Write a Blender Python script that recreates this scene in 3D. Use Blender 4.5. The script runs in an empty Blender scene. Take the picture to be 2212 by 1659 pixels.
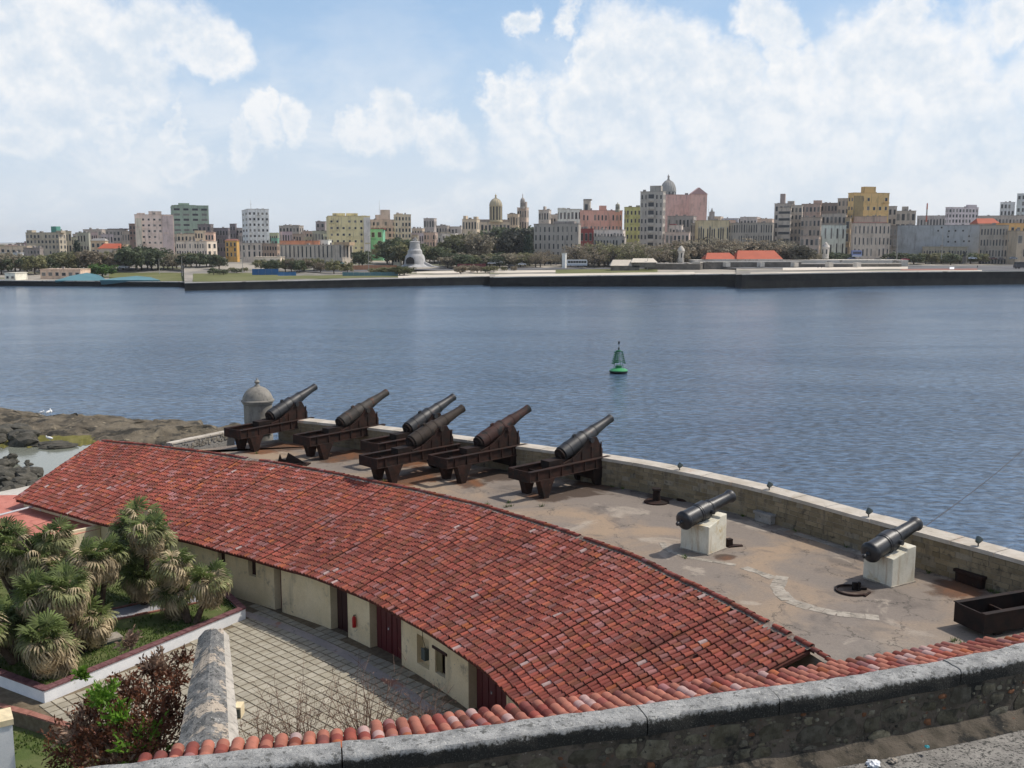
import bpy, bmesh, math, random
from mathutils import Vector, Matrix, noise as mnoise
R = random.Random(7)
sc = bpy.context.scene
C = bpy.data.collections.new("place"); sc.collection.children.link(C)

# ---------------------------------------------------------------- camera, sky, sun, exposure
H = 24.0                      # eye height above the water
FPX = 2160.0                  # focal length for a picture 2212 units wide
PITCH = math.atan((829.5 - 522) / FPX)
CP, SP = math.cos(PITCH), math.sin(PITCH)
cam = bpy.data.cameras.new("camera"); co = bpy.data.objects.new("camera", cam); sc.collection.objects.link(co)
cam.sensor_width = 36.0; cam.lens = 36.0 * FPX / 2212
cam.clip_start = 0.3; cam.clip_end = 60000
co.location = (0, 0, H); co.rotation_euler = (math.pi / 2 - PITCH, 0, 0)
sc.camera = co
SUN_EL, SUN_AZ = math.radians(53), math.radians(73)
sun = bpy.data.lights.new("sun", 'SUN'); so = bpy.data.objects.new("sun", sun); sc.collection.objects.link(so)
sun.energy = 3.4; sun.angle = math.radians(0.6); sun.color = (1, 0.94, 0.85)
sv = Vector((math.sin(SUN_AZ) * math.cos(SUN_EL), math.cos(SUN_AZ) * math.cos(SUN_EL), math.sin(SUN_EL)))
so.rotation_euler = sv.to_track_quat('Z', 'Y').to_euler(); so.location = (0, 0, 60)
sc.view_settings.view_transform = 'Standard'; sc.view_settings.look = 'None'
sc.view_settings.exposure = 0.03; sc.view_settings.gamma = 1.0; sc.view_settings.use_curve_mapping = False

def ray(X, Y):
    a = (X - 1106) / FPX; b = (829.5 - Y) / FPX
    return Vector((a, CP + b * SP, -SP + b * CP))
def P(X, Y, z):               # point of the plane z seen in that direction
    d = ray(X, Y); t = (z - H) / d.z
    return Vector((d.x * t, d.y * t, z))
def at(X, Y, dist):           # point at horizontal distance dist
    d = ray(X, Y); return Vector((d.x, d.y, d.z)) * (dist / d.y) + Vector((0, 0, H))
def proj(p):
    x, y, z = p[0], p[1], p[2] - H
    dep = y * CP - z * SP; up = y * SP + z * CP
    return 1106 + FPX * x / dep, 829.5 - FPX * up / dep

w = bpy.data.worlds.new("World"); sc.world = w; w.use_nodes = True
nt = w.node_tree; nt.nodes.clear()
def N(nt, t, **k):
    n = nt.nodes.new(t)
    for a, b in k.items(): setattr(n, a, b)
    return n
def L(nt, a, b): nt.links.new(a, b)
def math_(nt, op, a, b=None, c=None, clamp=False):
    n = N(nt, 'ShaderNodeMath', operation=op, use_clamp=clamp)
    for i, v in enumerate((a, b, c)):
        if v is None: continue
        if isinstance(v, (int, float)): n.inputs[i].default_value = v
        else: L(nt, v, n.inputs[i])
    return n.outputs[0]
def vmath(nt, op, a, b=None, s=None):
    n = N(nt, 'ShaderNodeVectorMath', operation=op)
    for i, v in enumerate((a, b)):
        if v is None: continue
        if isinstance(v, (tuple, list, Vector)): n.inputs[i].default_value = tuple(v)
        else: L(nt, v, n.inputs[i])
    if s is not None:
        if isinstance(s, (int, float)): n.inputs['Scale'].default_value = s
        else: L(nt, s, n.inputs['Scale'])
    return n
def noise_(nt, vec, scale, detail=4, rough=0.5, dist=0.0):
    n = N(nt, 'ShaderNodeTexNoise'); n.inputs['Scale'].default_value = scale
    n.inputs['Detail'].default_value = detail; n.inputs['Roughness'].default_value = rough
    n.inputs['Distortion'].default_value = dist
    if vec is not None: L(nt, vec, n.inputs['Vector'])
    return n
def mixc(nt, f, a, b, mode='MIX'):
    n = N(nt, 'ShaderNodeMix', data_type='RGBA', blend_type=mode)
    for key, v in ((0, f), (6, a), (7, b)):
        if isinstance(v, (int, float)): n.inputs[key].default_value = v
        elif isinstance(v, (tuple, list)): n.inputs[key].default_value = (*v[:3], 1)
        else: L(nt, v, n.inputs[key])
    return n.outputs[2]
def sstep(nt, v, a, b, lo=0.0, hi=1.0):
    n = N(nt, 'ShaderNodeMapRange', interpolation_type='SMOOTHSTEP')
    L(nt, v, n.inputs[0])
    for i, x in enumerate((a, b, lo, hi)): n.inputs[i + 1].default_value = x
    return n.outputs[0]
SKYK = 0.12
out = N(nt, 'ShaderNodeOutputWorld'); bg = N(nt, 'ShaderNodeBackground'); bg.inputs['Strength'].default_value = SKYK
L(nt, bg.outputs[0], out.inputs[0])
sky = N(nt, 'ShaderNodeTexSky', sky_type='NISHITA', sun_disc=False)
sky.sun_elevation = SUN_EL; sky.sun_rotation = SUN_AZ; sky.altitude = 0; sky.air_density = 1.0; sky.dust_density = 2.2; sky.ozone_density = 1.6
tc = N(nt, 'ShaderNodeTexCoord'); D = tc.outputs['Generated']
# clouds: soft balls along directions, their rims broken up by noise
n1 = noise_(nt, D, 9.0, 8, 0.6); off = vmath(nt, 'SUBTRACT', n1.outputs['Color'], (0.5, 0.5, 0.5))
n0 = noise_(nt, D, 34.0, 6, 0.65); off0 = vmath(nt, 'SCALE', vmath(nt, 'SUBTRACT', n0.outputs['Color'], (0.5, 0.5, 0.5)).outputs[0], s=0.028)
wv = vmath(nt, 'ADD', vmath(nt, 'SCALE', off.outputs[0], s=0.14).outputs[0], off0.outputs[0]); W = vmath(nt, 'ADD', D, wv.outputs[0]).outputs[0]
W = vmath(nt, 'NORMALIZE', W).outputs[0]
blobs = [(40,60,120),(190,90,150),(320,105,120),(425,130,75),(110,195,110),(235,205,75),(30,300,70),(215,300,60),(565,262,40),
 (640,268,55),(560,290,55),(360,258,34),(860,262,70),(800,292,55),(945,300,70),(370,342,52),(500,330,50),
 (1395,125,115),(1300,130,45),(1490,165,110),(1570,225,110),(1260,232,105),(1120,245,90),(1085,200,45),(1700,150,75),
 (1660,35,75),(1890,105,135),(2000,150,130),(2080,235,110),(1940,45,80),(1850,205,150),(2140,40,65),(1700,262,130),
 (1400,275,130),(1150,310,95),(2060,340,120),(1610,330,140),(1130,40,40),(1250,55,45),(1800,300,120),(150,20,110),(1330,200,90),
 (-250,120,260),(2450,160,240),(2800,300,260),(-600,300,260)]
den = None
for X, Y, r in blobs:
    c = ray(X, Y).normalized()
    dd = vmath(nt, 'DISTANCE', W, tuple(c)).outputs['Value']
    v = math_(nt, 'SUBTRACT', 1.0, math_(nt, 'MULTIPLY', dd, FPX / r * 1.02))
    if den is None: den = v
    else:
        m = N(nt, 'ShaderNodeMath', operation='SMOOTH_MAX'); L(nt, den, m.inputs[0]); L(nt, v, m.inputs[1]); m.inputs[2].default_value = 0.12
        den = m.outputs[0]
sep = N(nt, 'ShaderNodeSeparateXYZ'); L(nt, D, sep.inputs[0])
# scattered cumulus over the rest of the sky
gl = noise_(nt, D, 2.6, 6, 0.55).outputs['Fac']
glm = math_(nt, 'MULTIPLY', math_(nt, 'SUBTRACT', gl, 0.56), 6.0)
beh = sstep(nt, sep.outputs['Y'], 0.75, 0.45)
up_ = sstep(nt, sep.outputs['Z'], 0.22, 0.36)
glm = math_(nt, 'SUBTRACT', glm, math_(nt, 'MULTIPLY', math_(nt, 'SUBTRACT', 1.0, math_(nt, 'MAXIMUM', beh, up_)), 4.0))
den = math_(nt, 'MAXIMUM', den, glm)
fine = noise_(nt, D, 20.0, 8, 0.58).outputs['Fac']
den2 = math_(nt, 'ADD', den, math_(nt, 'MULTIPLY', math_(nt, 'SUBTRACT', fine, 0.5), 1.35))
mask = sstep(nt, den2, -0.16, 0.55)
mp2 = N(nt, 'ShaderNodeMapping'); L(nt, D, mp2.inputs[0]); mp2.inputs['Scale'].default_value = (1, 1, 2.2)
hazy = noise_(nt, mp2.outputs[0], 5.5, 8, 0.6, 0.4).outputs['Fac']
hz2 = math_(nt, 'MULTIPLY', sstep(nt, hazy, 0.42, 0.62), sstep(nt, sep.outputs['Z'], 0.28, 0.08, 0.0, 0.45))
low = sstep(nt, sep.outputs['Z'], 0.02, 0.16)
mask = math_(nt, 'MULTIPLY', mask, math_(nt, 'ADD', math_(nt, 'MULTIPLY', low, 0.55), 0.37))
mask = math_(nt, 'MAXIMUM', mask, hz2)
D2 = vmath(nt, 'ADD', D, (-0.004, 0, -0.010)).outputs[0]
fa = noise_(nt, D, 12.0, 9, 0.62).outputs['Fac']; fb = noise_(nt, D2, 12.0, 9, 0.62).outputs['Fac']
emb = math_(nt, 'MULTIPLY', math_(nt, 'SUBTRACT', fb, fa), 4.5)
emb = math_(nt, 'ADD', emb, sstep(nt, den2, 0.2, 0.95, 0.38, -0.22))
big = noise_(nt, D, 7.0, 3, 0.5).outputs['Fac']
lit = math_(nt, 'ADD', math_(nt, 'ADD', 0.55, emb), math_(nt, 'MULTIPLY', math_(nt, 'SUBTRACT', big, 0.50), 1.6), clamp=True)
ccol = mixc(nt, lit, (0.70 / SKYK, 0.78 / SKYK, 0.87 / SKYK), (0.97 / SKYK, 0.97 / SKYK, 0.97 / SKYK))
# milky air near the horizon
veil = sstep(nt, sep.outputs['Z'], 0.55, -0.05)
base = mixc(nt, math_(nt, 'MULTIPLY', veil, 0.95), sky.outputs[0], mixc(nt, sstep(nt, sep.outputs['Z'], 0.26, 0.0), (0.42 / SKYK, 0.66 / SKYK, 0.98 / SKYK), (0.74 / SKYK, 0.82 / SKYK, 0.91 / SKYK)))
L(nt, mixc(nt, mask, base, ccol), bg.inputs['Color'])

# ---------------------------------------------------------------- helpers
class MB:
    def __init__(s): s.v = []; s.f = []; s.m = []; s.c = []
    def add(s, vs, fs, mi=0, col=None):
        b = len(s.v); s.v.extend([tuple(v) for v in vs])
        for f in fs: s.f.append(tuple(i + b for i in f)); s.m.append(mi); s.c.append(col)
        return s
    def box(s, x0, x1, y0, y1, z0, z1, mi=0, M=None, col=None):
        vs = [Vector((x, y, z)) for z in (z0, z1) for x, y in ((x0, y0), (x1, y0), (x1, y1), (x0, y1))]
        if M is not None: vs = [M @ v for v in vs]
        return s.add(vs, [(3, 2, 1, 0), (4, 5, 6, 7), (0, 1, 5, 4), (1, 2, 6, 5), (2, 3, 7, 6), (3, 0, 4, 7)], mi, col)
    def prism(s, pts, z0, z1, mi=0, M=None):    # pts counter-clockwise, z0/z1 numbers or lists
        n = len(pts); a = z0 if isinstance(z0, (list, tuple)) else [z0] * n; b = z1 if isinstance(z1, (list, tuple)) else [z1] * n
        vs = [Vector((p[0], p[1], a[i])) for i, p in enumerate(pts)] + [Vector((p[0], p[1], b[i])) for i, p in enumerate(pts)]
        if M is not None: vs = [M @ v for v in vs]
        return s.add(vs, [tuple(range(n))[::-1], tuple(range(n, 2 * n))] + [(i, (i + 1) % n, n + (i + 1) % n, n + i) for i in range(n)], mi)
    def tube(s, pts, rad, n=8, mi=0, cap=True):
        pts = [Vector(p) for p in pts]; rad = rad if isinstance(rad, (list, tuple)) else [rad] * len(pts)
        vs = []
        for i, p in enumerate(pts):
            t = (pts[min(i + 1, len(pts) - 1)] - pts[max(i - 1, 0)]).normalized()
            u = t.cross(Vector((0, 0, 1)) if abs(t.z) < .95 else Vector((1, 0, 0))).normalized(); v = t.cross(u)
            for k in range(n):
                a = 2 * math.pi * k / n; vs.append(p + (u * math.cos(a) + v * math.sin(a)) * rad[i])
        fs = [(i * n + k, i * n + (k + 1) % n, (i + 1) * n + (k + 1) % n, (i + 1) * n + k) for i in range(len(pts) - 1) for k in range(n)]
        if cap: fs += [tuple(range(n))[::-1], tuple((len(pts) - 1) * n + k for k in range(n))]
        return s.add(vs, fs, mi)
    def lathe(s, prof, n=20, c=(0, 0, 0), mi=0, M=None, cap=True):   # prof: (radius, z)
        vs = [Vector((c[0] + r * math.cos(2 * math.pi * k / n), c[1] + r * math.sin(2 * math.pi * k / n), c[2] + z)) for r, z in prof for k in range(n)]
        if M is not None: vs = [M @ v for v in vs]
        fs = [(i * n + k, i * n + (k + 1) % n, (i + 1) * n + (k + 1) % n, (i + 1) * n + k) for i in range(len(prof) - 1) for k in range(n)]
        if cap: fs += [tuple(range(n))[::-1], tuple((len(prof) - 1) * n + k for k in range(n))]
        return s.add(vs, fs, mi)
    def mesh(s, name, mats, smooth=False):
        me = bpy.data.meshes.new(name); me.from_pydata(s.v, [], s.f)
        for m in (mats if isinstance(mats, (list, tuple)) else [mats]): me.materials.append(m)
        me.polygons.foreach_set('material_index', s.m)
        if any(c is not None for c in s.c):
            at_ = me.color_attributes.new('col', 'FLOAT_COLOR', 'CORNER'); buf = []
            for f, c in zip(s.f, s.c): buf.extend((*(c or (1, 1, 1)), 1) * len(f))
            at_.data.foreach_set('color', buf)
        if smooth is True: me.polygons.foreach_set('use_smooth', [True] * len(s.f))
        elif smooth: me.polygons.foreach_set('use_smooth', [True] * len(s.f)); me.set_sharp_from_angle(angle=math.radians(smooth))
        me.update(); return me
    def obj(s, name, mats, parent=None, smooth=False, loc=None):
        return link(name, s.mesh(name, mats, smooth), parent, loc)
def link(name, data, parent=None, loc=None, rot=None, scale=None, color=None):
    o = bpy.data.objects.new(name, data); C.objects.link(o)
    if parent is not None: o.parent = parent
    if loc is not None: o.location = loc
    if rot is not None: o.rotation_euler = rot
    if scale is not None: o.scale = scale
    if color is not None: o.color = (*color[:3], 1)
    return o
def tag(o, label=None, cat=None, group=None, kind=None):
    for k, v in (('label', label), ('category', cat), ('group', group), ('kind', kind)):
        if v: o[k] = v
    return o
def thing(name, label, cat, loc=(0, 0, 0), rz=0, group=None, kind=None):
    o = bpy.data.objects.new(name, None); C.objects.link(o); o.location = loc; o.rotation_euler = (0, 0, rz)
    o.empty_display_size = 0.3
    return tag(o, label, cat, group, kind)
def copy_tree(o, parent=None):
    c = o.copy(); C.objects.link(c); c.parent = parent
    for ch in o.children: copy_tree(ch, c)
    return c
def lerp(a, b, t): return a + (b - a) * t
def poly_at(pts, s):          # point at fraction s of a polyline's length
    ds = [(Vector(pts[i + 1]) - Vector(pts[i])).length for i in range(len(pts) - 1)]; T = sum(ds) * s
    for i, d in enumerate(ds):
        if T <= d or i == len(ds) - 1: return Vector(pts[i]).lerp(Vector(pts[i + 1]), T / d)
        T -= d
def smooth_line(pts, n=60):   # Catmull-Rom through pts, resampled evenly
    pts = [Vector(p) for p in pts]; q = [2 * pts[0] - pts[1]] + pts + [2 * pts[-1] - pts[-2]]; o = []
    for i in range(1, len(q) - 2):
        for k in range(12):
            t = k / 12; a, b, c, d = q[i - 1:i + 3]
            o.append(0.5 * ((2 * b) + (c - a) * t + (2 * a - 5 * b + 4 * c - d) * t * t + (3 * b - a - 3 * c + d) * t ** 3))
    o.append(pts[-1]); return [poly_at(o, i / n) for i in range(n + 1)]

# ---------------------------------------------------------------- materials
def newmat(name):
    m = bpy.data.materials.new(name); m.use_nodes = True; nt = m.node_tree
    return m, nt, nt.nodes['Principled BSDF']
def wpos(nt): return N(nt, 'ShaderNodeNewGeometry').outputs['Position']
def bump(nt, b, h, strength, dist):
    n = N(nt, 'ShaderNodeBump'); n.inputs['Strength'].default_value = strength; n.inputs['Distance'].default_value = dist
    L(nt, h, n.inputs['Height']); L(nt, n.outputs[0], b.inputs['Normal'])
def stone(name, a, b, scale=2.0, rough=0.9, spots=None, bs=0.5, bd=0.03, streak=None, objcol=False, spotscale=None, spec=0.25):
    """two tones mixed by noise, optional dark/light spots, grain and relief"""
    m, nt, p = newmat(name); pos = wpos(nt)
    f = sstep(nt, noise_(nt, pos, scale, 6, 0.6).outputs['Fac'], 0.35, 0.65)
    ca, cb = a, b
    if objcol:
        oi = N(nt, 'ShaderNodeObjectInfo'); ca = mixc(nt, 1.0, oi.outputs['Color'], a, 'MULTIPLY'); cb = mixc(nt, 1.0, oi.outputs['Color'], b, 'MULTIPLY')
    c = mixc(nt, f, ca, cb)
    if spots:
        for col, sc_, lo, hi in spots:
            s = sstep(nt, noise_(nt, pos, sc_, 5, 0.65).outputs['Fac'], lo, hi); c = mixc(nt, s, c, col)
    if streak:
        mp = N(nt, 'ShaderNodeMapping'); L(nt, pos, mp.inputs[0]); mp.inputs['Scale'].default_value = (1, 1, streak[1])
        s = sstep(nt, noise_(nt, mp.outputs[0], streak[2], 4, 0.6).outputs['Fac'], 0.5, 0.72); c = mixc(nt, math_(nt, 'MULTIPLY', s, streak[3]), c, streak[0])
    g = noise_(nt, pos, scale * 14, 4, 0.7).outputs['Fac']
    gv = N(nt, 'ShaderNodeMapRange'); L(nt, g, gv.inputs[0]); gv.inputs[3].default_value = 0.82; gv.inputs[4].default_value = 1.18
    hs = vmath(nt, 'SCALE', c, s=gv.outputs[0]); L(nt, hs.outputs[0], p.inputs['Base Color'])
    p.inputs['Roughness'].default_value = rough; p.inputs['Specular IOR Level'].default_value = spec
    if bs: bump(nt, p, noise_(nt, pos, scale * 6, 6, 0.65).outputs['Fac'], bs, bd)
    return m
def plain(name, col, rough=0.6, metal=0.0, var=0.15, scale=3.0, spec=0.4):
    m, nt, p = newmat(name); pos = wpos(nt)
    f = noise_(nt, pos, scale, 5, 0.6).outputs['Fac']
    c = mixc(nt, f, tuple(x * (1 - var * 1.6) for x in col), tuple(min(1, x * (1 + var * 1.6)) for x in col))
    L(nt, c, p.inputs['Base Color']); p.inputs['Roughness'].default_value = rough; p.inputs['Metallic'].default_value = metal
    p.inputs['Specular IOR Level'].default_value = spec
    return m
def tilemat(name, use_obj):
    m, nt, p = newmat(name); pos = wpos(nt)
    if use_obj: c = N(nt, 'ShaderNodeObjectInfo').outputs['Color']
    else: c = N(nt, 'ShaderNodeAttribute', attribute_name='col').outputs['Color']
    f = sstep(nt, noise_(nt, pos, 7, 5, 0.7).outputs['Fac'], 0.5, 0.72)
    c2 = mixc(nt, math_(nt, 'MULTIPLY', f, 0.45), c, (0.16, 0.07, 0.045))
    f2 = sstep(nt, noise_(nt, pos, 1.1, 4, 0.6).outputs['Fac'], 0.52, 0.7)
    c2 = mixc(nt, math_(nt, 'MULTIPLY', f2, 0.35), c2, (0.20, 0.085, 0.055))
    f3 = sstep(nt, noise_(nt, pos, 16, 3, 0.7).outputs['Fac'], 0.66, 0.74)
    c2 = mixc(nt, math_(nt, 'MULTIPLY', f3, 0.6), c2, (0.42, 0.30, 0.25))
    L(nt, c2, p.inputs['Base Color']); p.inputs['Roughness'].default_value = 0.75; p.inputs['Specular IOR Level'].default_value = 0.25
    return m
def leafmat(name, col, var=0.5, trans=0.25, objcol=False):
    m, nt, p = newmat(name); pos = wpos(nt)
    f = noise_(nt, pos, 1.3, 3, 0.6).outputs['Fac']
    a = tuple(x * (1 - var) for x in col); b = tuple(x * (1 + var) for x in col)
    c = mixc(nt, sstep(nt, f, 0.35, 0.65), a, b)
    if objcol: c = mixc(nt, 1.0, c, N(nt, 'ShaderNodeObjectInfo').outputs['Color'], 'MULTIPLY')
    L(nt, c, p.inputs['Base Color']); p.inputs['Roughness'].default_value = 0.6; p.inputs['Specular IOR Level'].default_value = 0.3
    t = N(nt, 'ShaderNodeBsdfTranslucent'); L(nt, c, t.inputs['Color']); mx = N(nt, 'ShaderNodeMixShader'); mx.inputs[0].default_value = trans
    o = nt.nodes['Material Output']; L(nt, p.outputs[0], mx.inputs[1]); L(nt, t.outputs[0], mx.inputs[2]); L(nt, mx.outputs[0], o.inputs[0])
    return m
M = {}
M['tile_o'] = tilemat('clay_tile', True); M['tile_s'] = tilemat('clay_tile_many', False)
M['deck'] = stone('roof_bedding', (0.07, 0.025, 0.018), (0.12, 0.04, 0.028), 3)
M['mortar'] = stone('old_mortar', (0.20, 0.12, 0.09), (0.30, 0.27, 0.23), 2.2, spots=[((0.07, 0.06, 0.05), 6, 0.52, 0.62), ((0.40, 0.37, 0.33), 3, 0.62, 0.7)])
M['cream'] = stone('cream_plaster', (0.72, 0.60, 0.38), (0.80, 0.68, 0.46), 0.8, 0.85, bs=0.15, bd=0.01, streak=((0.33, 0.30, 0.22), 0.2, 1.6, 0.45), spots=[((0.38, 0.33, 0.24), 0.9, 0.58, 0.72), ((0.30, 0.27, 0.21), 3.2, 0.66, 0.70), ((0.18, 0.165, 0.13), 4.0, 0.72, 0.75)])
M['jamb'] = stone('door_jamb_plaster', (0.60, 0.50, 0.32), (0.68, 0.57, 0.38), 0.8, 0.85, bs=0.1)
M['door'] = plain('oxblood_door_paint', (0.10, 0.016, 0.02), 0.5, var=0.2)
M['dark_maroon'] = plain('dark_opening_lintel_paint', (0.035, 0.010, 0.010), 0.6, var=0.2)
M['black'] = plain('black_void_paint', (0.012, 0.011, 0.011), 0.8)
M['white'] = stone('white_wash', (0.74, 0.75, 0.76), (0.82, 0.82, 0.82), 1.5, 0.8, bs=0.1, spots=[((0.55, 0.54, 0.50), 2.5, 0.64, 0.76)])
M['border'] = stone('maroon_border', (0.13, 0.055, 0.06), (0.20, 0.10, 0.10), 4, 0.7)
M['redpath'] = stone('red_curb', (0.26, 0.115, 0.085), (0.36, 0.17, 0.13), 3)
M['greypath'] = stone('grey_path', (0.30, 0.30, 0.32), (0.36, 0.36, 0.38), 1.5)
M['paver'] = stone('concrete_paver', (0.80, 0.76, 0.66), (1.0, 0.97, 0.88), 1.3, 0.9, objcol=True, bs=0.2, bd=0.01, spots=[((0.24, 0.22, 0.19), 1.1, 0.66, 0.78)])
M['paver_s'] = stone('concrete_paver_many', (0.40, 0.37, 0.31), (0.50, 0.47, 0.40), 1.3, 0.9, bs=0.2, bd=0.01, spots=[((0.24, 0.22, 0.19), 1.1, 0.66, 0.78)])
M['joint'] = stone('paving_joint_soil', (0.13, 0.10, 0.065), (0.19, 0.15, 0.10), 4)
M['strip'] = stone('worn_red_grey_strip', (0.30, 0.27, 0.25), (0.38, 0.33, 0.30), 1.4, spots=[((0.34, 0.16, 0.11), 0.7, 0.54, 0.66), ((0.15, 0.14, 0.13), 2.4, 0.6, 0.72)])
M['lawn'] = stone('lawn_soil', (0.075, 0.105, 0.028), (0.12, 0.135, 0.05), 0.8, bs=0.8, bd=0.05)
M['rubble'] = stone('rubble_mortar', (0.065, 0.056, 0.042), (0.12, 0.10, 0.078), 2.2, 0.95, bs=1.0, bd=0.04, spots=[((0.02, 0.02, 0.018), 1.6, 0.5, 0.64), ((0.13, 0.055, 0.03), 3.0, 0.64, 0.72), ((0.28, 0.26, 0.22), 11, 0.66, 0.72)])
M['rstone'] = stone('rubble_stone', (0.62, 0.56, 0.46), (1.15, 1.08, 0.96), 4.0, 0.95, objcol=True, bs=0.9, bd=0.03, spots=[((0.025, 0.025, 0.02), 1.7, 0.54, 0.70), ((0.045, 0.04, 0.035), 9, 0.58, 0.68)])
M['coping'] = stone('lichen_coping', (0.40, 0.40, 0.39), (0.58, 0.57, 0.55), 2.6, 0.95, bs=1.0, bd=0.05, spots=[((0.10, 0.10, 0.095), 3.2, 0.56, 0.66), ((0.07, 0.07, 0.065), 12, 0.58, 0.64), ((0.68, 0.66, 0.6), 8, 0.64, 0.7)])
M['copdark'] = stone('coping_front_algae', (0.025, 0.025, 0.02), (0.06, 0.06, 0.048), 3, 0.95, bs=1.0, bd=0.04, spots=[((0.18, 0.18, 0.16), 9, 0.64, 0.72)])
def copingmat():
    m, nt, p = newmat('lichen_coping'); pos = wpos(nt); sp = N(nt, 'ShaderNodeSeparateXYZ'); L(nt, pos, sp.inputs[0])
    a = noise_(nt, pos, 2.4, 6, .65).outputs['Fac']; b = noise_(nt, pos, 11, 6, .7).outputs['Fac']; g = noise_(nt, pos, 34, 4, .7).outputs['Fac']
    c = mixc(nt, sstep(nt, a, .36, .64), (.26, .26, .25), (.43, .425, .405)); c = mixc(nt, sstep(nt, b, .60, .68), c, (.12, .12, .115)); c = mixc(nt, sstep(nt, noise_(nt, pos, 5, 6, .7).outputs['Fac'], .54, .62), c, (.14, .14, .13)); c = mixc(nt, sstep(nt, b, .42, .34), c, (.62, .60, .54)); c = mixc(nt, sstep(nt, g, .60, .66), c, (.06, .06, .055))
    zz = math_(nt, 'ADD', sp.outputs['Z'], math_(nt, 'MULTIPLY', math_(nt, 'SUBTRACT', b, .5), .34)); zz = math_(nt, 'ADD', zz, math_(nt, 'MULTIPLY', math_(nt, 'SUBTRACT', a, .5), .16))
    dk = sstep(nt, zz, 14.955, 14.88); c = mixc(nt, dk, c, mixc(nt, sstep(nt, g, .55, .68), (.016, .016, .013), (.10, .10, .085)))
    L(nt, c, p.inputs['Base Color']); p.inputs['Roughness'].default_value = .95; bump(nt, p, math_(nt, 'ADD', b, math_(nt, 'MULTIPLY', g, .5)), 1.0, .05); return m
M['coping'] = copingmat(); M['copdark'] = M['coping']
M['cap'] = stone('weathered_cap_plaster', (0.13, 0.13, 0.125), (0.27, 0.265, 0.25), 3.0, 0.95, bs=1.0, bd=0.06, spots=[((0.50, 0.42, 0.33), 1.3, 0.50, 0.56), ((0.07, 0.07, 0.065), 8, 0.54, 0.62), ((0.62, 0.60, 0.55), 14, 0.62, 0.67)])
M['capside'] = stone('weathered_lit_wall_side', (0.40, 0.37, 0.32), (0.50, 0.46, 0.40), 2.0, 0.95, bs=0.8, bd=0.03, streak=((0.18, 0.17, 0.15), 0.15, 6, 0.8))
M['gravel'] = stone('pebbly_concrete', (0.17, 0.16, 0.145), (0.27, 0.255, 0.23), 1.2, 0.95, bs=1.0, bd=0.03, spots=[((0.055, 0.055, 0.05), 15, 0.52, 0.58), ((0.42, 0.40, 0.36), 22, 0.60, 0.66)])
M['parapet'] = stone('parapet_masonry', (0.21, 0.18, 0.13), (0.30, 0.26, 0.19), 0.7, 0.95, bs=0.9, bd=0.05, spots=[((0.10, 0.085, 0.065), 2.5, 0.55, 0.68), ((0.30, 0.20, 0.13), 1.4, 0.64, 0.74)], streak=((0.08, 0.075, 0.065), 0.25, 2.5, 0.7))
M['block'] = stone('parapet_block', (0.80, 0.72, 0.58), (1.0, 0.93, 0.80), 1.1, 0.95, objcol=True, bs=0.9, bd=0.03, spots=[((0.10, 0.085, 0.065), 2.5, 0.57, 0.70)], streak=((0.09, 0.08, 0.07), 0.25, 2.2, 0.6))
M['partop'] = stone('parapet_top', (0.42, 0.37, 0.30), (0.55, 0.50, 0.43), 0.8, 0.95, bs=0.5, spots=[((0.42, 0.26, 0.17), 0.5, 0.58, 0.68), ((0.16, 0.15, 0.13), 3.0, 0.63, 0.72)])
M['sentry'] = stone('sentry_plaster', (0.22, 0.205, 0.175), (0.30, 0.28, 0.245), 1.2, 0.9, bs=0.4, spots=[((0.15, 0.14, 0.12), 3.2, 0.58, 0.72), ((0.40, 0.30, 0.2), 1.7, 0.66, 0.75)], streak=((0.14, 0.13, 0.12), 0.2, 3.0, 0.6))
M['greystone'] = stone('grey_coral_stone', (0.26, 0.25, 0.23), (0.36, 0.34, 0.31), 2, 0.95, bs=1.0, spots=[((0.12, 0.115, 0.10), 4.0, 0.56, 0.66)])
M['ruin'] = stone('old_kerb', (0.28, 0.245, 0.20), (0.40, 0.355, 0.295), 2, 0.9, bs=0.6, spots=[((0.2, 0.18, 0.15), 3, 0.5, 0.66)])
M['iron'] = stone('gun_iron', (0.012, 0.013, 0.015), (0.030, 0.030, 0.032), 2.5, 0.5, bs=0.5, bd=0.01, spots=[((0.09, 0.035, 0.018), 1.6, 0.58, 0.72), ((0.16, 0.16, 0.17), 5.0, 0.70, 0.76)], spec=0.5)
M['ironblk'] = stone('black_gun_iron', (0.012, 0.013, 0.015), (0.028, 0.029, 0.032), 2.5, 0.42, bs=0.5, bd=0.012, spots=[((0.07, 0.07, 0.075), 5.0, 0.66, 0.74)], spec=0.5)
M['rust'] = stone('rusted_iron', (0.021, 0.011, 0.008), (0.042, 0.018, 0.012), 1.8, 0.8, bs=0.6, bd=0.01, spots=[((0.018, 0.013, 0.011), 2.0, 0.50, 0.62), ((0.13, 0.05, 0.025), 3.0, 0.66, 0.76)])
M['rustdk'] = stone('dark_rusted_iron', (0.012, 0.008, 0.007), (0.026, 0.014, 0.010), 1.8, 0.8, bs=0.6, bd=0.01)
M['ped'] = stone('pedestal_plaster', (0.62, 0.58, 0.46), (0.74, 0.70, 0.58), 1.3, 0.85, bs=0.3, spots=[((0.56, 0.44, 0.24), 0.9, 0.56, 0.70), ((0.38, 0.30, 0.22), 4, 0.68, 0.76)], streak=((0.40, 0.27, 0.14), 0.15, 2.6, 0.75))
M['redroof'] = stone('painted_red_flat_roof', (0.46, 0.16, 0.12), (0.56, 0.22, 0.17), 0.8, 0.85, spots=[((0.36, 0.13, 0.10), 1.4, 0.56, 0.7)])
M['steel'] = plain('pale_steel', (0.55, 0.56, 0.57), 0.4, 0.3)
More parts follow.
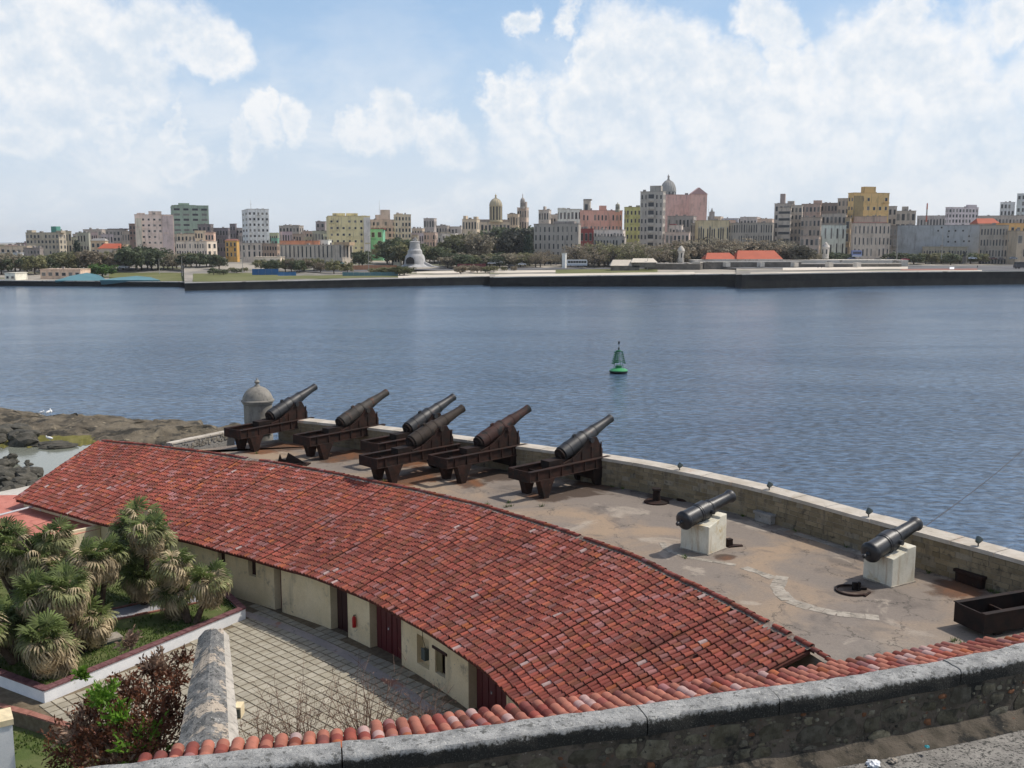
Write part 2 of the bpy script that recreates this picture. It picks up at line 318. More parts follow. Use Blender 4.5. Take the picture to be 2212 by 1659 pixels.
M['rock'] = stone('coral_rock', (0.10, 0.083, 0.06), (0.185, 0.155, 0.11), 0.28, 0.95, bs=1.0, bd=0.25, spots=[((0.05, 0.045, 0.035), 0.5, 0.5, 0.62), ((0.30, 0.25, 0.17), 1.1, 0.6, 0.7)])
M['boulder'] = stone('boulder_rock', (0.05, 0.048, 0.038), (0.11, 0.10, 0.08), 1.1, 0.9, bs=1.0, bd=0.08)
M['moss'] = stone('wet_moss', (0.12, 0.11, 0.02), (0.18, 0.16, 0.05), 0.8, 0.8, bs=0.5)
M['bark'] = stone('bark', (0.07, 0.045, 0.03), (0.12, 0.085, 0.06), 5, 0.95, bs=0.8)
M['twig'] = stone('dry_twig', (0.16, 0.10, 0.075), (0.24, 0.16, 0.12), 5, 0.95, bs=0)
M['seawall'] = stone('tidal_wall', (0.005, 0.006, 0.007), (0.014, 0.015, 0.014), 0.25, 0.9, bs=0.4, bd=0.1, spots=[((0.05, 0.047, 0.04), 0.5, 0.66, 0.76)])
M['quay'] = stone('quay_edge', (0.52, 0.48, 0.41), (0.66, 0.61, 0.54), 0.1, 0.9, bs=0, spots=[((0.25, 0.22, 0.18), 0.2, 0.55, 0.68)])
M['frondg'] = leafmat('green_frond', (0.12, 0.155, 0.045), 0.45, 0.3)
M['frondy'] = leafmat('ageing_frond', (0.26, 0.265, 0.12), 0.4, 0.3)
M['frondb'] = leafmat('dry_frond', (0.42, 0.335, 0.205), 0.38, 0.2)
M['redleaf'] = leafmat('red_brown_leaf', (0.15, 0.058, 0.030), 0.6, 0.2)
M['tanleaf'] = leafmat('dry_tan_leaf', (0.30, 0.20, 0.14), 0.4, 0.2)
M['limeleaf'] = leafmat('lime_leaf', (0.16, 0.30, 0.035), 0.4, 0.4)
M['grassb'] = leafmat('grass_blade', (0.085, 0.135, 0.026), 0.4, 0.3)
M['crown'] = leafmat('tree_leaf', (1.25, 1.22, 1.15), 0.45, 0.38, objcol=True)
M['trunk'] = plain('far_trunk', (0.09, 0.075, 0.06), 0.9)
M['bgreen'] = plain('buoy_green', (0.008, 0.15, 0.05), 0.4, var=0.3)
M['blgreen'] = plain('buoy_pale_green', (0.06, 0.32, 0.12), 0.4, var=0.2)
M['hull'] = plain('buoy_black', (0.012, 0.014, 0.014), 0.5)
M['redpaint'] = plain('fire_red_paint', (0.42, 0.015, 0.015), 0.35)
M['greyobj'] = plain('grey_green_enamel', (0.075, 0.095, 0.09), 0.5)
M['bird'] = plain('gull_white', (0.8, 0.8, 0.78), 0.7)
M['plasticw'] = plain('white_plastic', (0.7, 0.72, 0.75), 0.4)
M['plasticb'] = plain('turquoise_plastic', (0.02, 0.28, 0.33), 0.4)
M['cable'] = plain('cable_dark', (0.06, 0.045, 0.04), 0.6)
# facade paint: colour comes from each building's object colour, stains from noise
def facade():
    m, nt, p = newmat('facade_paint'); pos = wpos(nt); oi = N(nt, 'ShaderNodeObjectInfo')
    f = noise_(nt, pos, 0.16, 6, 0.65).outputs['Fac']; c = mixc(nt, math_(nt, 'MULTIPLY', sstep(nt, f, 0.45, 0.7), 0.45), oi.outputs['Color'], mixc(nt, 1.0, oi.outputs['Color'], (0.5, 0.47, 0.43), 'MULTIPLY'))
    mp = N(nt, 'ShaderNodeMapping'); L(nt, pos, mp.inputs[0]); mp.inputs['Scale'].default_value = (1, 1, 0.15)
    f = noise_(nt, mp.outputs[0], 0.7, 4, 0.6).outputs['Fac']; c = mixc(nt, math_(nt, 'MULTIPLY', sstep(nt, f, 0.5, 0.7), 0.4), c, (0.12, 0.11, 0.10))
    L(nt, c, p.inputs['Base Color']); p.inputs['Roughness'].default_value = 0.9; p.inputs['Specular IOR Level'].default_value = 0.2; return m
M['facade'] = facade()
M['trim'] = plain('stone_trim', (0.36, 0.34, 0.31), 0.9, scale=0.3)
M['glass'] = plain('dark_window_glass', (0.035, 0.038, 0.042), 0.25, var=0.4, scale=0.4)
M['fwall'] = stone('fort_wall', (0.12, 0.108, 0.09), (0.19, 0.172, 0.148), 0.25, 0.95, bs=0.4, spots=[((0.10, 0.09, 0.08), 0.4, 0.56, 0.68)])
M['sand'] = stone('sandy_plaza', (0.56, 0.50, 0.41), (0.68, 0.61, 0.51), 0.03, 0.95, bs=0)
M['asphalt'] = stone('asphalt', (0.11, 0.11, 0.115), (0.17, 0.17, 0.17), 0.05, 0.95, bs=0)
M['citylawn'] = stone('park_grass', (0.12, 0.13, 0.04), (0.17, 0.17, 0.07), 0.05, 0.95, bs=0)
M['cityroof'] = plain('far_red_tiles', (0.42, 0.10, 0.05), 0.8, scale=0.2)
M['carpaint'] = None
def objpaint():
    m, nt, p = newmat('vehicle_paint'); oi = N(nt, 'ShaderNodeObjectInfo'); L(nt, oi.outputs['Color'], p.inputs['Base Color']); p.inputs['Roughness'].default_value = 0.35; return m
M['carpaint'] = objpaint()
def water(name, deep, k=1.0):
    m, nt, p = newmat(name); pos = wpos(nt)
    p.inputs['Roughness'].default_value = 0.16; p.inputs['IOR'].default_value = 1.33
    big = noise_(nt, pos, 0.006, 3, 0.5, 0.6).outputs['Fac']
    mp = N(nt, 'ShaderNodeMapping'); L(nt, pos, mp.inputs[0]); mp.inputs['Rotation'].default_value = (0, 0, math.radians(20)); mp.inputs['Scale'].default_value = (0.55, 1, 1)
    a = noise_(nt, mp.outputs[0], 1.25, 5, 0.62, 0.4).outputs['Fac']; b = noise_(nt, mp.outputs[0], 0.20, 4, 0.6, 0.3).outputs['Fac']
    h = math_(nt, 'ADD', math_(nt, 'MULTIPLY', a, 0.5), math_(nt, 'MULTIPLY', b, 1.4))
    mpl = N(nt, 'ShaderNodeMapping'); L(nt, pos, mpl.inputs[0]); mpl.inputs['Rotation'].default_value = (0, 0, math.radians(-12)); mpl.inputs['Scale'].default_value = (0.007, 0.026, 1)
    lane = sstep(nt, noise_(nt, mpl.outputs[0], 1.0, 5, 0.6, 1.2).outputs['Fac'], 0.42, 0.60)
    st = math_(nt, 'MULTIPLY', sstep(nt, big, 0.36, 0.62, 0.6 * k, 1.0 * k), math_(nt, 'ADD', math_(nt, 'MULTIPLY', lane, 0.4), 0.62))
    bn = N(nt, 'ShaderNodeBump'); sy = N(nt, 'ShaderNodeSeparateXYZ'); L(nt, pos, sy.inputs[0]); st = math_(nt, 'MULTIPLY', st, sstep(nt, sy.outputs['Y'], 60, 480, 1.0, 0.52)); L(nt, st, bn.inputs['Strength']); bn.inputs['Distance'].default_value = 0.75
    L(nt, h, bn.inputs['Height']); L(nt, bn.outputs[0], p.inputs['Normal'])
    c = mixc(nt, sstep(nt, a, 0.35, 0.68), tuple(x * 0.42 for x in deep), tuple(x * 1.65 for x in deep)); L(nt, c, p.inputs['Base Color'])  # bright and dark of the ripples painted into the base colour
    return m
M['sea'] = water('sea_water', (0.066, 0.108, 0.168))
ORD = ['first', 'second', 'third', 'fourth', 'fifth', 'sixth', 'seventh', 'eighth', 'ninth', 'tenth', 'eleventh', 'twelfth', 'thirteenth', 'fourteenth', 'fifteenth', 'sixteenth', 'seventeenth', 'eighteenth', 'nineteenth', 'twentieth', '21st', '22nd', '23rd', '24th', '25th', '26th']
HAZE = 0.00006
# ================================================================ SETTING
ZC, ZP = 4.6, 9.65            # courtyard and gun terrace levels
mb = MB(); mb.add([(-30000, -200, 0), (30000, -200, 0), (30000, 40000, 0), (-30000, 40000, 0)], [(0, 1, 2, 3)])
tag(mb.obj('harbour_water', M['sea']), kind='structure')

# barracks lines
EAVE = smooth_line([(-32.3, 63.4, 0), (-24.6, 58.0, 0), (-18.3, 54.3, 0), (-11.9, 49.8, 0), (-8.8, 47.2, 0), (-5.0, 43.0, 0), (-1.7, 38.3, 0), (-0.1, 35.1, 0), (1.2, 32.0, 0), (2.0, 29.8, 0)], 200)
RIDGE = smooth_line([(-29.3, 69.8, 0), (-19.3, 65.1, 0), (-9.6, 58.6, 0), (-2.7, 53.0, 0), (4.2, 45.2, 0), (7.5, 39.3, 0), (9.4, 35.5, 0), (10.4, 33.2, 0)], 200)
ZE, ZR = 7.35, 9.9
def E_(s): return poly_fast(EAVE, s)
def poly_fast(l, s):
    k = max(0, min(len(l) - 1.0001, s * (len(l) - 1))); i = int(k); return l[i].lerp(l[i + 1], k - i)
def roofp(s, t, lift=0.0):
    e = poly_fast(EAVE, s); r = poly_fast(RIDGE, s); p = e.lerp(r, t); sag = 0.07 * math.sin(s * 23) + 0.05 * math.sin(s * 61 + t * 3) + 0.05 * mnoise.noise(Vector((s * 60, t * 5, 0)))
    return Vector((p.x, p.y, lerp(ZE, ZR, t) + lift + sag * (0.3 + math.sin(t * math.pi))))
def wallp(s, d):              # point of the courtyard wall line, d metres in from the eave edge
    e = poly_fast(EAVE, s); r = poly_fast(RIDGE, s); return e + (r - e).normalized() * d

# sea parapet line (inner face) on the terrace
PAR = smooth_line([(-17.0, 71.5, 0), (-15.9, 71.0, 0), (-10.5, 68.3, 0), (-3.2, 63.8, 0), (5.1, 58.4, 0), (9.4, 54.6, 0), (13.0, 50.4, 0), (16.4, 45.2, 0), (18.4, 42.2, 0), (20.8, 38.5, 0), (23.6, 33.5, 0), (26.5, 27.0, 0)], 240)
def par(s, d=0.0):            # d: outwards (towards the sea)
    a = poly_fast(PAR, s); b = poly_fast(PAR, min(1, s + .01)) if s < .985 else a; c = poly_fast(PAR, s - .01) if s >= .985 else a
    t = (b - c).normalized(); return a + Vector((-t.y, t.x, 0)) * d
# terrace: solid ground from the ridge line to behind the parapet
mb = MB(); n = 80
A = [poly_fast(RIDGE, i / n) + Vector((0.15, 0.1, 0)) for i in range(n + 1)] + [Vector((13, 26, 0)), Vector((14, 16, 0))]
B = [par(i / n, 1.05) for i in range(n + 1)] + [Vector((29, 20, 0)), Vector((30, 16, 0))]
A[0] = Vector((-24.5, 66.2, 0)); A = [a if a.x > -24.6 else Vector((-24.5, 66.2, 0)) for a in A]
m_ = len(A)
top = [(p.x, p.y, ZP) for p in A] + [(p.x, p.y, ZP) for p in B]; bot = [(p.x, p.y, -1) for p in A] + [(p.x, p.y, -1) for p in B]
mb.add(top + bot, [(i, i + 1, m_ + i + 1, m_ + i) for i in range(m_ - 1)] + [(2 * m_ + i, 2 * m_ + i + 1, i + 1, i) for i in range(m_ - 1)] + [(m_ + i, m_ + i + 1, 3 * m_ + i + 1, 3 * m_ + i) for i in range(m_ - 1)] + [(0, m_, 3 * m_, 2 * m_)])
def terracemat():
    m, nt, p = newmat('terrace_floor'); pos = wpos(nt)
    a = noise_(nt, pos, 0.16, 6, 0.6, 0.8).outputs['Fac']; b = noise_(nt, pos, 0.45, 6, 0.65, 0.5).outputs['Fac']; g = noise_(nt, pos, 9, 5, 0.7).outputs['Fac']
    c = mixc(nt, sstep(nt, a, 0.38, 0.6), (0.31, 0.225, 0.15), (0.205, 0.17, 0.14))
    c = mixc(nt, math_(nt, 'MULTIPLY', sstep(nt, b, 0.52, 0.68), 0.75), c, (0.12, 0.10, 0.085))
    c = mixc(nt, math_(nt, 'MULTIPLY', sstep(nt, noise_(nt, pos, 0.3, 5, 0.6, 1.0).outputs['Fac'], 0.56, 0.66), 0.6), c, (0.40, 0.34, 0.27))
    # gritty grey zone towards the near end
    sp = N(nt, 'ShaderNodeSeparateXYZ'); L(nt, pos, sp.inputs[0])
    nr = sstep(nt, math_(nt, 'ADD', sp.outputs['Y'], math_(nt, 'MULTIPLY', a, 14)), 46, 38)
    c = mixc(nt, math_(nt, 'MULTIPLY', nr, 0.6), c, (0.22, 0.20, 0.175))
    # rust washed off the gun carriages
    rust = None
    for x, y, r in RUSTS:
        d = vmath(nt, 'DISTANCE', pos, (x, y, ZP)).outputs['Value']; v = math_(nt, 'SUBTRACT', 1.0, math_(nt, 'DIVIDE', d, r))
        rust = v if rust is None else math_(nt, 'MAXIMUM', rust, v)
    rn = sstep(nt, math_(nt, 'ADD', rust, math_(nt, 'MULTIPLY', math_(nt, 'SUBTRACT', b, 0.5), 2.2)), 0.12, 0.5)
    c = mixc(nt, math_(nt, 'MULTIPLY', rn, 0.95), c, mixc(nt, sstep(nt, a, .4, .6), (0.16, 0.06, 0.02), (0.06, 0.038, 0.025)))
    vo = N(nt, 'ShaderNodeTexVoronoi', feature='DISTANCE_TO_EDGE'); vo.inputs['Scale'].default_value = 0.30
    wv_ = vmath(nt, 'ADD', pos, vmath(nt, 'SCALE', noise_(nt, pos, 1.1, 5, .7).outputs['Color'], s=1.6).outputs[0]).outputs[0]; L(nt, wv_, vo.inputs['Vector'])
    ck_ = math_(nt, 'MULTIPLY', sstep(nt, vo.outputs['Distance'], .014, .003), sstep(nt, b, .44, .56)); c = mixc(nt, math_(nt, 'MULTIPLY', ck_, .75), c, (.05, .043, .035))
    sp2 = sstep(nt, noise_(nt, pos, 2.6, 5, .75).outputs['Fac'], .60, .70); c = mixc(nt, math_(nt, 'MULTIPLY', sp2, .55), c, (.10, .088, .075))
    gv = N(nt, 'ShaderNodeMapRange'); L(nt, g, gv.inputs[0]); gv.inputs[3].default_value = 0.7; gv.inputs[4].default_value = 1.3
    L(nt, vmath(nt, 'SCALE', c, s=gv.outputs[0]).outputs[0], p.inputs['Base Color']); p.inputs['Roughness'].default_value = 0.9
    bump(nt, p, g, 0.6, 0.02); return m
FEET = [(550, 975), (700, 992), (847, 1007), (848, 1043), (997, 1043), (1175, 1075)]
GDIR = Vector((0.74, 0.67, 0)).normalized()
guns = [P(x, y, ZP) for x, y in FEET]
RUSTS = []
for g in guns:
    for k, r in ((0.3, 1.9), (2.0, 2.2), (3.8, 2.3)): q = g + GDIR * k + Vector((.2, .2, 0)); RUSTS.append((q.x, q.y, r))
RUSTS += [(8.6, 55.3, 1.2), (9.8, 44.4, .7), (14.2, 40.0, .8), (18.8, 40.0, 2.0)]
M['terrace'] = terracemat()
terrace = tag(mb.obj('gun_terrace', M['terrace']), kind='structure')
# old kerbs let into the terrace floor
def slab_path(pts, wd, name='kerb_stone', gap=0.965, h=0.012, L0=0.5, skip=0.04, parent=terrace, mat='ruin', z=ZP):
    pts = [Vector(p) for p in pts]; T = sum((pts[i + 1] - pts[i]).length for i in range(len(pts) - 1)); k = max(1, int(T / L0))
    for i in range(k):
        if R.random() < skip: continue
        a = poly_at(pts, i / k); b = poly_at(pts, min(1, (i + gap) / k)); t = (b - a).normalized(); nn = Vector((-t.y, t.x, 0)) * wd * R.uniform(.42, .55)
        m_ = MB().prism([(a - nn)[:2], (b - nn)[:2], (b + nn)[:2], (a + nn)[:2]], z - 0.05, z + h * R.uniform(.7, 1.3)); m_.obj(name, M[mat], parent)
def pp(l, z=ZP): return [P(x, y, z) for x, y in l]
slab_path(pp([(1690, 1245), (1678, 1270), (1700, 1296), (1745, 1312), (1810, 1326), (1900, 1335)]), 0.62)
slab_path(pp([(1430, 1172), (1440, 1188), (1480, 1203), (1540, 1213), (1590, 1221)]), 0.32)
slab_path(pp([(1607, 1226), (1640, 1237), (1672, 1250)]), 0.45)
slab_path([par(0.60 + i * 0.03, -0.35) for i in range(5)], 0.45)
slab_path([par(0.80 + i * 0.02, -0.45) for i in range(5)], 0.5)

# ---- sea parapet: core, block courses, top slabs
PH = 1.65
def strip_wall(pf, s0, s1, n, d0, d1, z0, z1, mb, mi=0):
    vs = []
    for i in range(n + 1):
        s = lerp(s0, s1, i / n); a, b = pf(s, d0), pf(s, d1); vs += [(a.x, a.y, z0), (b.x, b.y, z0), (b.x, b.y, z1), (a.x, a.y, z1)]
    fs = []
    for i in range(n):
        o = 4 * i; fs += [(o, o + 4, o + 7, o + 3), (o + 1, o + 2, o + 6, o + 5), (o + 3, o + 7, o + 6, o + 2)]
    fs += [(0, 3, 2, 1), (4 * n, 4 * n + 1, 4 * n + 2, 4 * n + 3)]
    mb.add(vs, fs, mi)
pt = thing('sea_parapet', 'long low masonry parapet curving along the seaward edge of the gun terrace', 'wall', (0, 0, 0))
mb = MB(); strip_wall(par, 0, 1, 160, 0, 1.0, ZP - 0.1, ZP + PH - 0.18, mb); mb.obj('masonry_core', M['parapet'], pt)
# individual blocks on the near half, the rest joined
blocks = []
PL = sum((PAR[i + 1] - PAR[i]).length for i in range(len(PAR) - 1))
for row in range(6):
    s = R.random() * 0.01
    while s < 0.985:
        wl = R.uniform(0.35, 0.8); ds = wl / PL; z0 = ZP + 0.02 + row * 0.24
        if R.random() < 0.90 : blocks.append((s, ds * 0.94, z0, z0 + 0.225))
        s += ds
vis = []
for b in blocks:
    p = par(b[0], 0); X, Y = proj((p.x, p.y, b[2])); d = math.hypot(p.x, p.y); vis.append((d if -20 < X < 2230 else 1e9, b))
vis.sort(key=lambda t: t[0])
def blk(mb, b, col=None):
    s, ds, z0, z1 = b; pr = R.uniform(0.004, 0.035); a, c = par(s, 0.05), par(s + ds, 0.05); a2, c2 = par(s, -pr), par(s + ds, -pr * R.uniform(.5, 1.2))
    v = [(a.x, a.y, z0), (c.x, c.y, z0), (c.x, c.y, z1), (a.x, a.y, z1), (a2.x, a2.y, z0 + .01), (c2.x, c2.y, z0 + .01), (c2.x, c2.y, z1 - .01), (a2.x, a2.y, z1 - .01)]
    mb.add(v, [(4, 5, 6, 7), (0, 1, 5, 4), (1, 2, 6, 5), (2, 3, 7, 6), (3, 0, 4, 7)], 0, col)
for d, b in vis[:290]:
    m_ = MB(); blk(m_, b); o = m_.obj('stone_block', M['block'], pt); k = R.uniform(.8, 1.2); o.color = (0.27 * k, 0.235 * k, 0.175 * k, 1)
m_ = MB()
for d, b in vis[290:]: blk(m_, b)
o = m_.obj('far_stone_blocks', M['block'], pt); o['kind'] = 'stuff'; o.color = (0.25, 0.22, 0.17, 1)
s = 0.0
while s < 0.995:
    e = min(1.0, s + R.uniform(1.6, 2.6) / PL); m_ = MB(); lift = R.uniform(-.012, .012)
    strip_wall(par, s + 0.0003, e - 0.0003, 4, -0.06, 1.04, ZP + PH - 0.18, ZP + PH + lift, m_); m_.obj('top_slab', M['partop'], pt); s = e
# left end wall of the terrace
lw = thing('terrace_end_wall', 'low grey stone wall from the sentry box to the left end of the tiled roof', 'wall')
def lwall(s, d): a = Vector((-20.4, 72.2, 0)).lerp(Vector((-23.4, 67.4, 0)), s); return a + Vector((-0.84, 0.54, 0)) * d
mb = MB(); strip_wall(lwall, 0, 1, 6, 0, 0.5, 0, ZP + .55, mb); mb.obj('masonry_core', M['greystone'], lw)
for k in range(5):
    m_ = MB(); strip_wall(lwall, k / 5 + .004, (k + 1) / 5 - .004, 1, -0.05, 0.55, ZP + .55, ZP + .65 + R.uniform(-.01, .01), m_); m_.obj('top_slab', M['partop'], lw)
for k in range(60):
    s = R.random() * .95; z = ZP + R.uniform(0, .4); a = lwall(s, 0); u = Vector((-0.535, -0.845, 0)); nn = Vector((0.84, -0.54, 0)); w_ = R.uniform(.1, .25); h_ = R.uniform(.08, .2); q = R.uniform(.02, .05)
    m_ = MB(); c0 = [a, a + u * w_]; m_.add([(*(c + nn * d)[:2], z + hh) for d in (-.03, q) for c in c0 for hh in (0, h_)], [(4, 5, 7, 6), (0, 4, 6, 2), (1, 3, 7, 5), (0, 1, 5, 4), (2, 6, 7, 3)])
    o = m_.obj('stone', M['rstone'], lw); k_ = R.uniform(.2, .45); o.color = (k_, k_ * .97, k_ * .92, 1)

# ---- sentry box
sb = thing('sentry_box', 'round grey stone sentry box with bell shaped dome and ball finial at the terrace corner', 'sentry box', (-18.9, 73.4, ZP - 0.6))
mb = MB(); mb.lathe([(1.04, -4), (1.04, 0), (1.02, 2.2), (1.04, 3.05)], 28); mb.obj('shaft', M['sentry'], sb, smooth=30)
mb = MB(); mb.lathe([(1.04, 3.0), (1.12, 3.06), (1.12, 3.16), (1.21, 3.22), (1.21, 3.31), (1.12, 3.36)], 28); mb.obj('cornice', M['sentry'], sb, smooth=30)
mb = MB(); mb.lathe([(1.12, 3.34), (1.08, 3.52), (0.97, 3.78), (0.82, 3.99), (0.60, 4.17), (0.38, 4.28), (0.2, 4.34), (0.02, 4.36)], 28); mb.obj('dome', M['sentry'], sb, smooth=40)
mb = MB(); mb.lathe([(0.22, 4.28), (0.20, 4.42), (0.11, 4.47), (0.11, 4.53), (0.18, 4.60), (0.20, 4.67), (0.14, 4.76), (0.05, 4.82), (0.04, 4.95)], 14); mb.obj('finial', M['sentry'], sb, smooth=40)
th = math.atan2(-74.0, 19.5) + 0.50
mb = MB(); Mx = Matrix.Rotation(th, 4, 'Z'); mb.box(0.94, 1.055, -0.34, 0.34, 0.75, 2.05, M=Mx); mb.obj('doorway', M['black'], sb)
mb = MB(); mb.box(1.02, 1.08, -0.42, -0.34, 0.7, 2.12, M=Mx); mb.box(1.02, 1.08, 0.34, 0.42, 0.7, 2.12, M=Mx); mb.box(1.02, 1.08, -0.34, 0.34, 2.05, 2.12, M=Mx); mb.obj('door_surround', M['sentry'], sb)
mb = MB(); mb.box(1.05, 1.062, -0.05, 0.08, 1.75, 1.9, M=Mx); mb.obj('window_slit', M['plasticw'], sb)

# ---- guns on slide carriages
def make_gun():
    t = thing('coastal_gun', 'x', 'cannon')
    # barrel: axis raised 17 degrees
    el = math.radians(21); Mb = Matrix.Translation((1.85, 0, 2.80)) @ Matrix.Rotation(math.pi / 2 - el, 4, 'Y')
    b = MB(); b.lathe([(0.0, -2.02), (0.30, -2.0), (0.45, -1.93), (0.465, -1.5), (0.47, -0.6), (0.455, 0.0), (0.385, 0.12), (0.36, 0.9), (0.30, 1.5), (0.265, 1.9), (0.25, 2.35), (0.265, 2.42), (0.265, 2.58), (0.19, 2.6), (0.16, 2.3)], 24, M=Mb, cap=False)
    bar = b.obj('barrel', M['iron'], t, smooth=35)
    for z, r in ((-1.35, .482), (-0.55, .485), (0.02, .475), (0.95, .375)):
        h = MB(); h.lathe([(r - .03, z - .07), (r, z - .055), (r, z + .055), (r - .03, z + .07)], 24, M=Mb, cap=False); h.obj('hoop', M['iron'], bar, smooth=30)
    h = MB(); h.box(-.10, .10, -.06, .06, 0, .14, M=Mb @ Matrix.Translation((-0.46, 0, -0.62)) @ Matrix.Rotation(-math.pi / 2, 4, 'Y')); h.obj('sight_lug', M['iron'], bar)
    br = MB(); br.lathe([(0.40, -2.02), (0.40, -2.10), (0.22, -2.14), (0.20, -2.25), (0.0, -2.28)], 18, M=Mb); br.obj('breech_block', M['rustdk'], t, smooth=30)
    for sgn in (-1, 1):
        tr = MB(); tr.lathe([(0.17, .35), (0.17, .74)], 12, M=Matrix.Translation((1.9, 0, 2.78)) @ Matrix.Rotation(-sgn * math.pi / 2, 4, 'X')); tr.obj('trunnion', M['iron'], t)
        ck = MB(); y0 = sgn * .56; prof = [(-0.5, 1.66), (2.9, 1.66), (2.9, 2.1), (2.4, 2.9), (1.8, 2.9), (1.3, 2.40), (0.5, 1.92)]
        Mp = Matrix.Translation((0, y0, 0)) @ Matrix.Rotation(math.pi / 2, 4, 'X'); ck.prism(prof, -.06, .06, M=Mp); ck.obj('cheek', M['rust'], t)
        for k in range(5):
            rb = MB(); rb.box(-.5 + k * .8, -.42 + k * .8, y0 + sgn * .05, y0 + sgn * .10, 1.66, 1.80 + k * .19); rb.obj('rib', M['rust'], t)
        bm = MB(); bm.box(-3.25, 3.3, sgn * .78 - .06, sgn * .78 + .06, 1.10, 1.62); bm.box(-3.25, 3.3, sgn * .78 - .14, sgn * .78 + .14, 1.62, 1.665); bm.box(-3.25, 3.3, sgn * .78 - .14, sgn * .78 + .14, 1.06, 1.10); bm.obj('slide_beam', M['rust'], t)
        for k in range(7):
            rb = MB(); rb.box(-2.7 + k * .95, -2.62 + k * .95, sgn * .84, sgn * .9, 1.1, 1.62); rb.obj('beam_stiffener', M['rust'], t)
        lg = MB(); pr = [(-2.55, 1.06), (-2.38, .55), (-2.22, 0), (-1.88, 0), (-1.68, .55), (-1.40, 1.06)]
        lg.prism([(x, z) for x, z in pr], -.22, .22, M=Matrix.Translation((0, sgn * .72, 0)) @ Matrix.Rotation(math.pi / 2, 4, 'X')); lg.obj('leg', M['rust'], t)
    e = MB(); e.box(-3.31, -3.25, -.9, .9, 1.06, 1.66); e.obj('end_plate', M['rust'], t)
    e = MB()
    for x in (-1.9, -.8, .4, 1.6, 2.9): e.box(x, x + .08, -.72, .72, 1.12, 1.4)
    e.obj('cross_plate', M['rustdk'], t)
    e = MB(); e.box(-1.3, .3, -.34, .34, 1.5, 1.9); e.obj('recoil_cylinder_box', M['rustdk'], t)
    e = MB(); e.box(1.9, 3.1, -.85, .85, .45, 1.06); e.obj('front_truck', M['rustdk'], t)
    for sgn in (-1, 1):
        wh = MB(); wh.lathe([(.10, -.1), (.42, -.1), (.44, -.12), (.44, .12), (.42, .1), (.10, .1)], 18, M=Matrix.Translation((2.4, sgn * .72, .44)) @ Matrix.Rotation(math.pi / 2, 4, 'X')); wh.obj('wheel', M['rustdk'], t, smooth=30)
    return t
gun0 = make_gun(); ang = math.atan2(GDIR.y, GDIR.x)
glabels = ['blue black cannon on rusty slide carriage right beside the stone sentry box', 'second cannon from the sentry box with a grey brown barrel on a rusty slide',
           'cannon at the parapet mostly hidden behind a nearer cannon, dark worn barrel', 'brown barrelled cannon standing in front of the half hidden one, nearest the tiled roof',
           'reddish brown cannon second from the right in the row of carriage guns', 'rightmost of the guns on slide carriages, grey flaked barrel and dark red carriage']
tint = [M['iron'], stone('brown_gun_iron', (0.035, 0.03, 0.026), (0.065, 0.055, 0.046), 2.0, 0.6, spots=[((0.12, 0.05, 0.03), 2, .55, .7)]), M['iron'],
        stone('tan_gun_iron', (0.034, 0.026, 0.021), (0.055, 0.040, 0.030), 2.0, 0.7, spots=[((0.02, 0.02, 0.02), 2, .55, .7)]), stone('red_gun_iron', (0.042, 0.020, 0.016), (0.065, 0.030, 0.024), 2.0, 0.7, spots=[((0.02, 0.02, 0.02), 1.2, .52, .62)]), M['iron']]
for i, g in enumerate(guns):
    o = gun0 if i == 0 else copy_tree(gun0)
    rz = ang + (.19, .12, .10, .04, .02, .0)[i]
    d = Vector((math.cos(rz), math.sin(rz), 0)); nn = Vector((-d.y, d.x, 0))
    o.location = g + d * 2.05 + nn * .72; o.rotation_euler.z = rz; o['label'] = glabels[i]; o['group'] = 'guns on slide carriages along the parapet'
    for ch in o.children:
        if ch.name.startswith(('barrel', 'trunnion')) and i not in (0, 2, 5):
            for q in [ch] + list(ch.children):
                q.material_slots[0].link = 'OBJECT'; q.material_slots[0].material = tint[i]
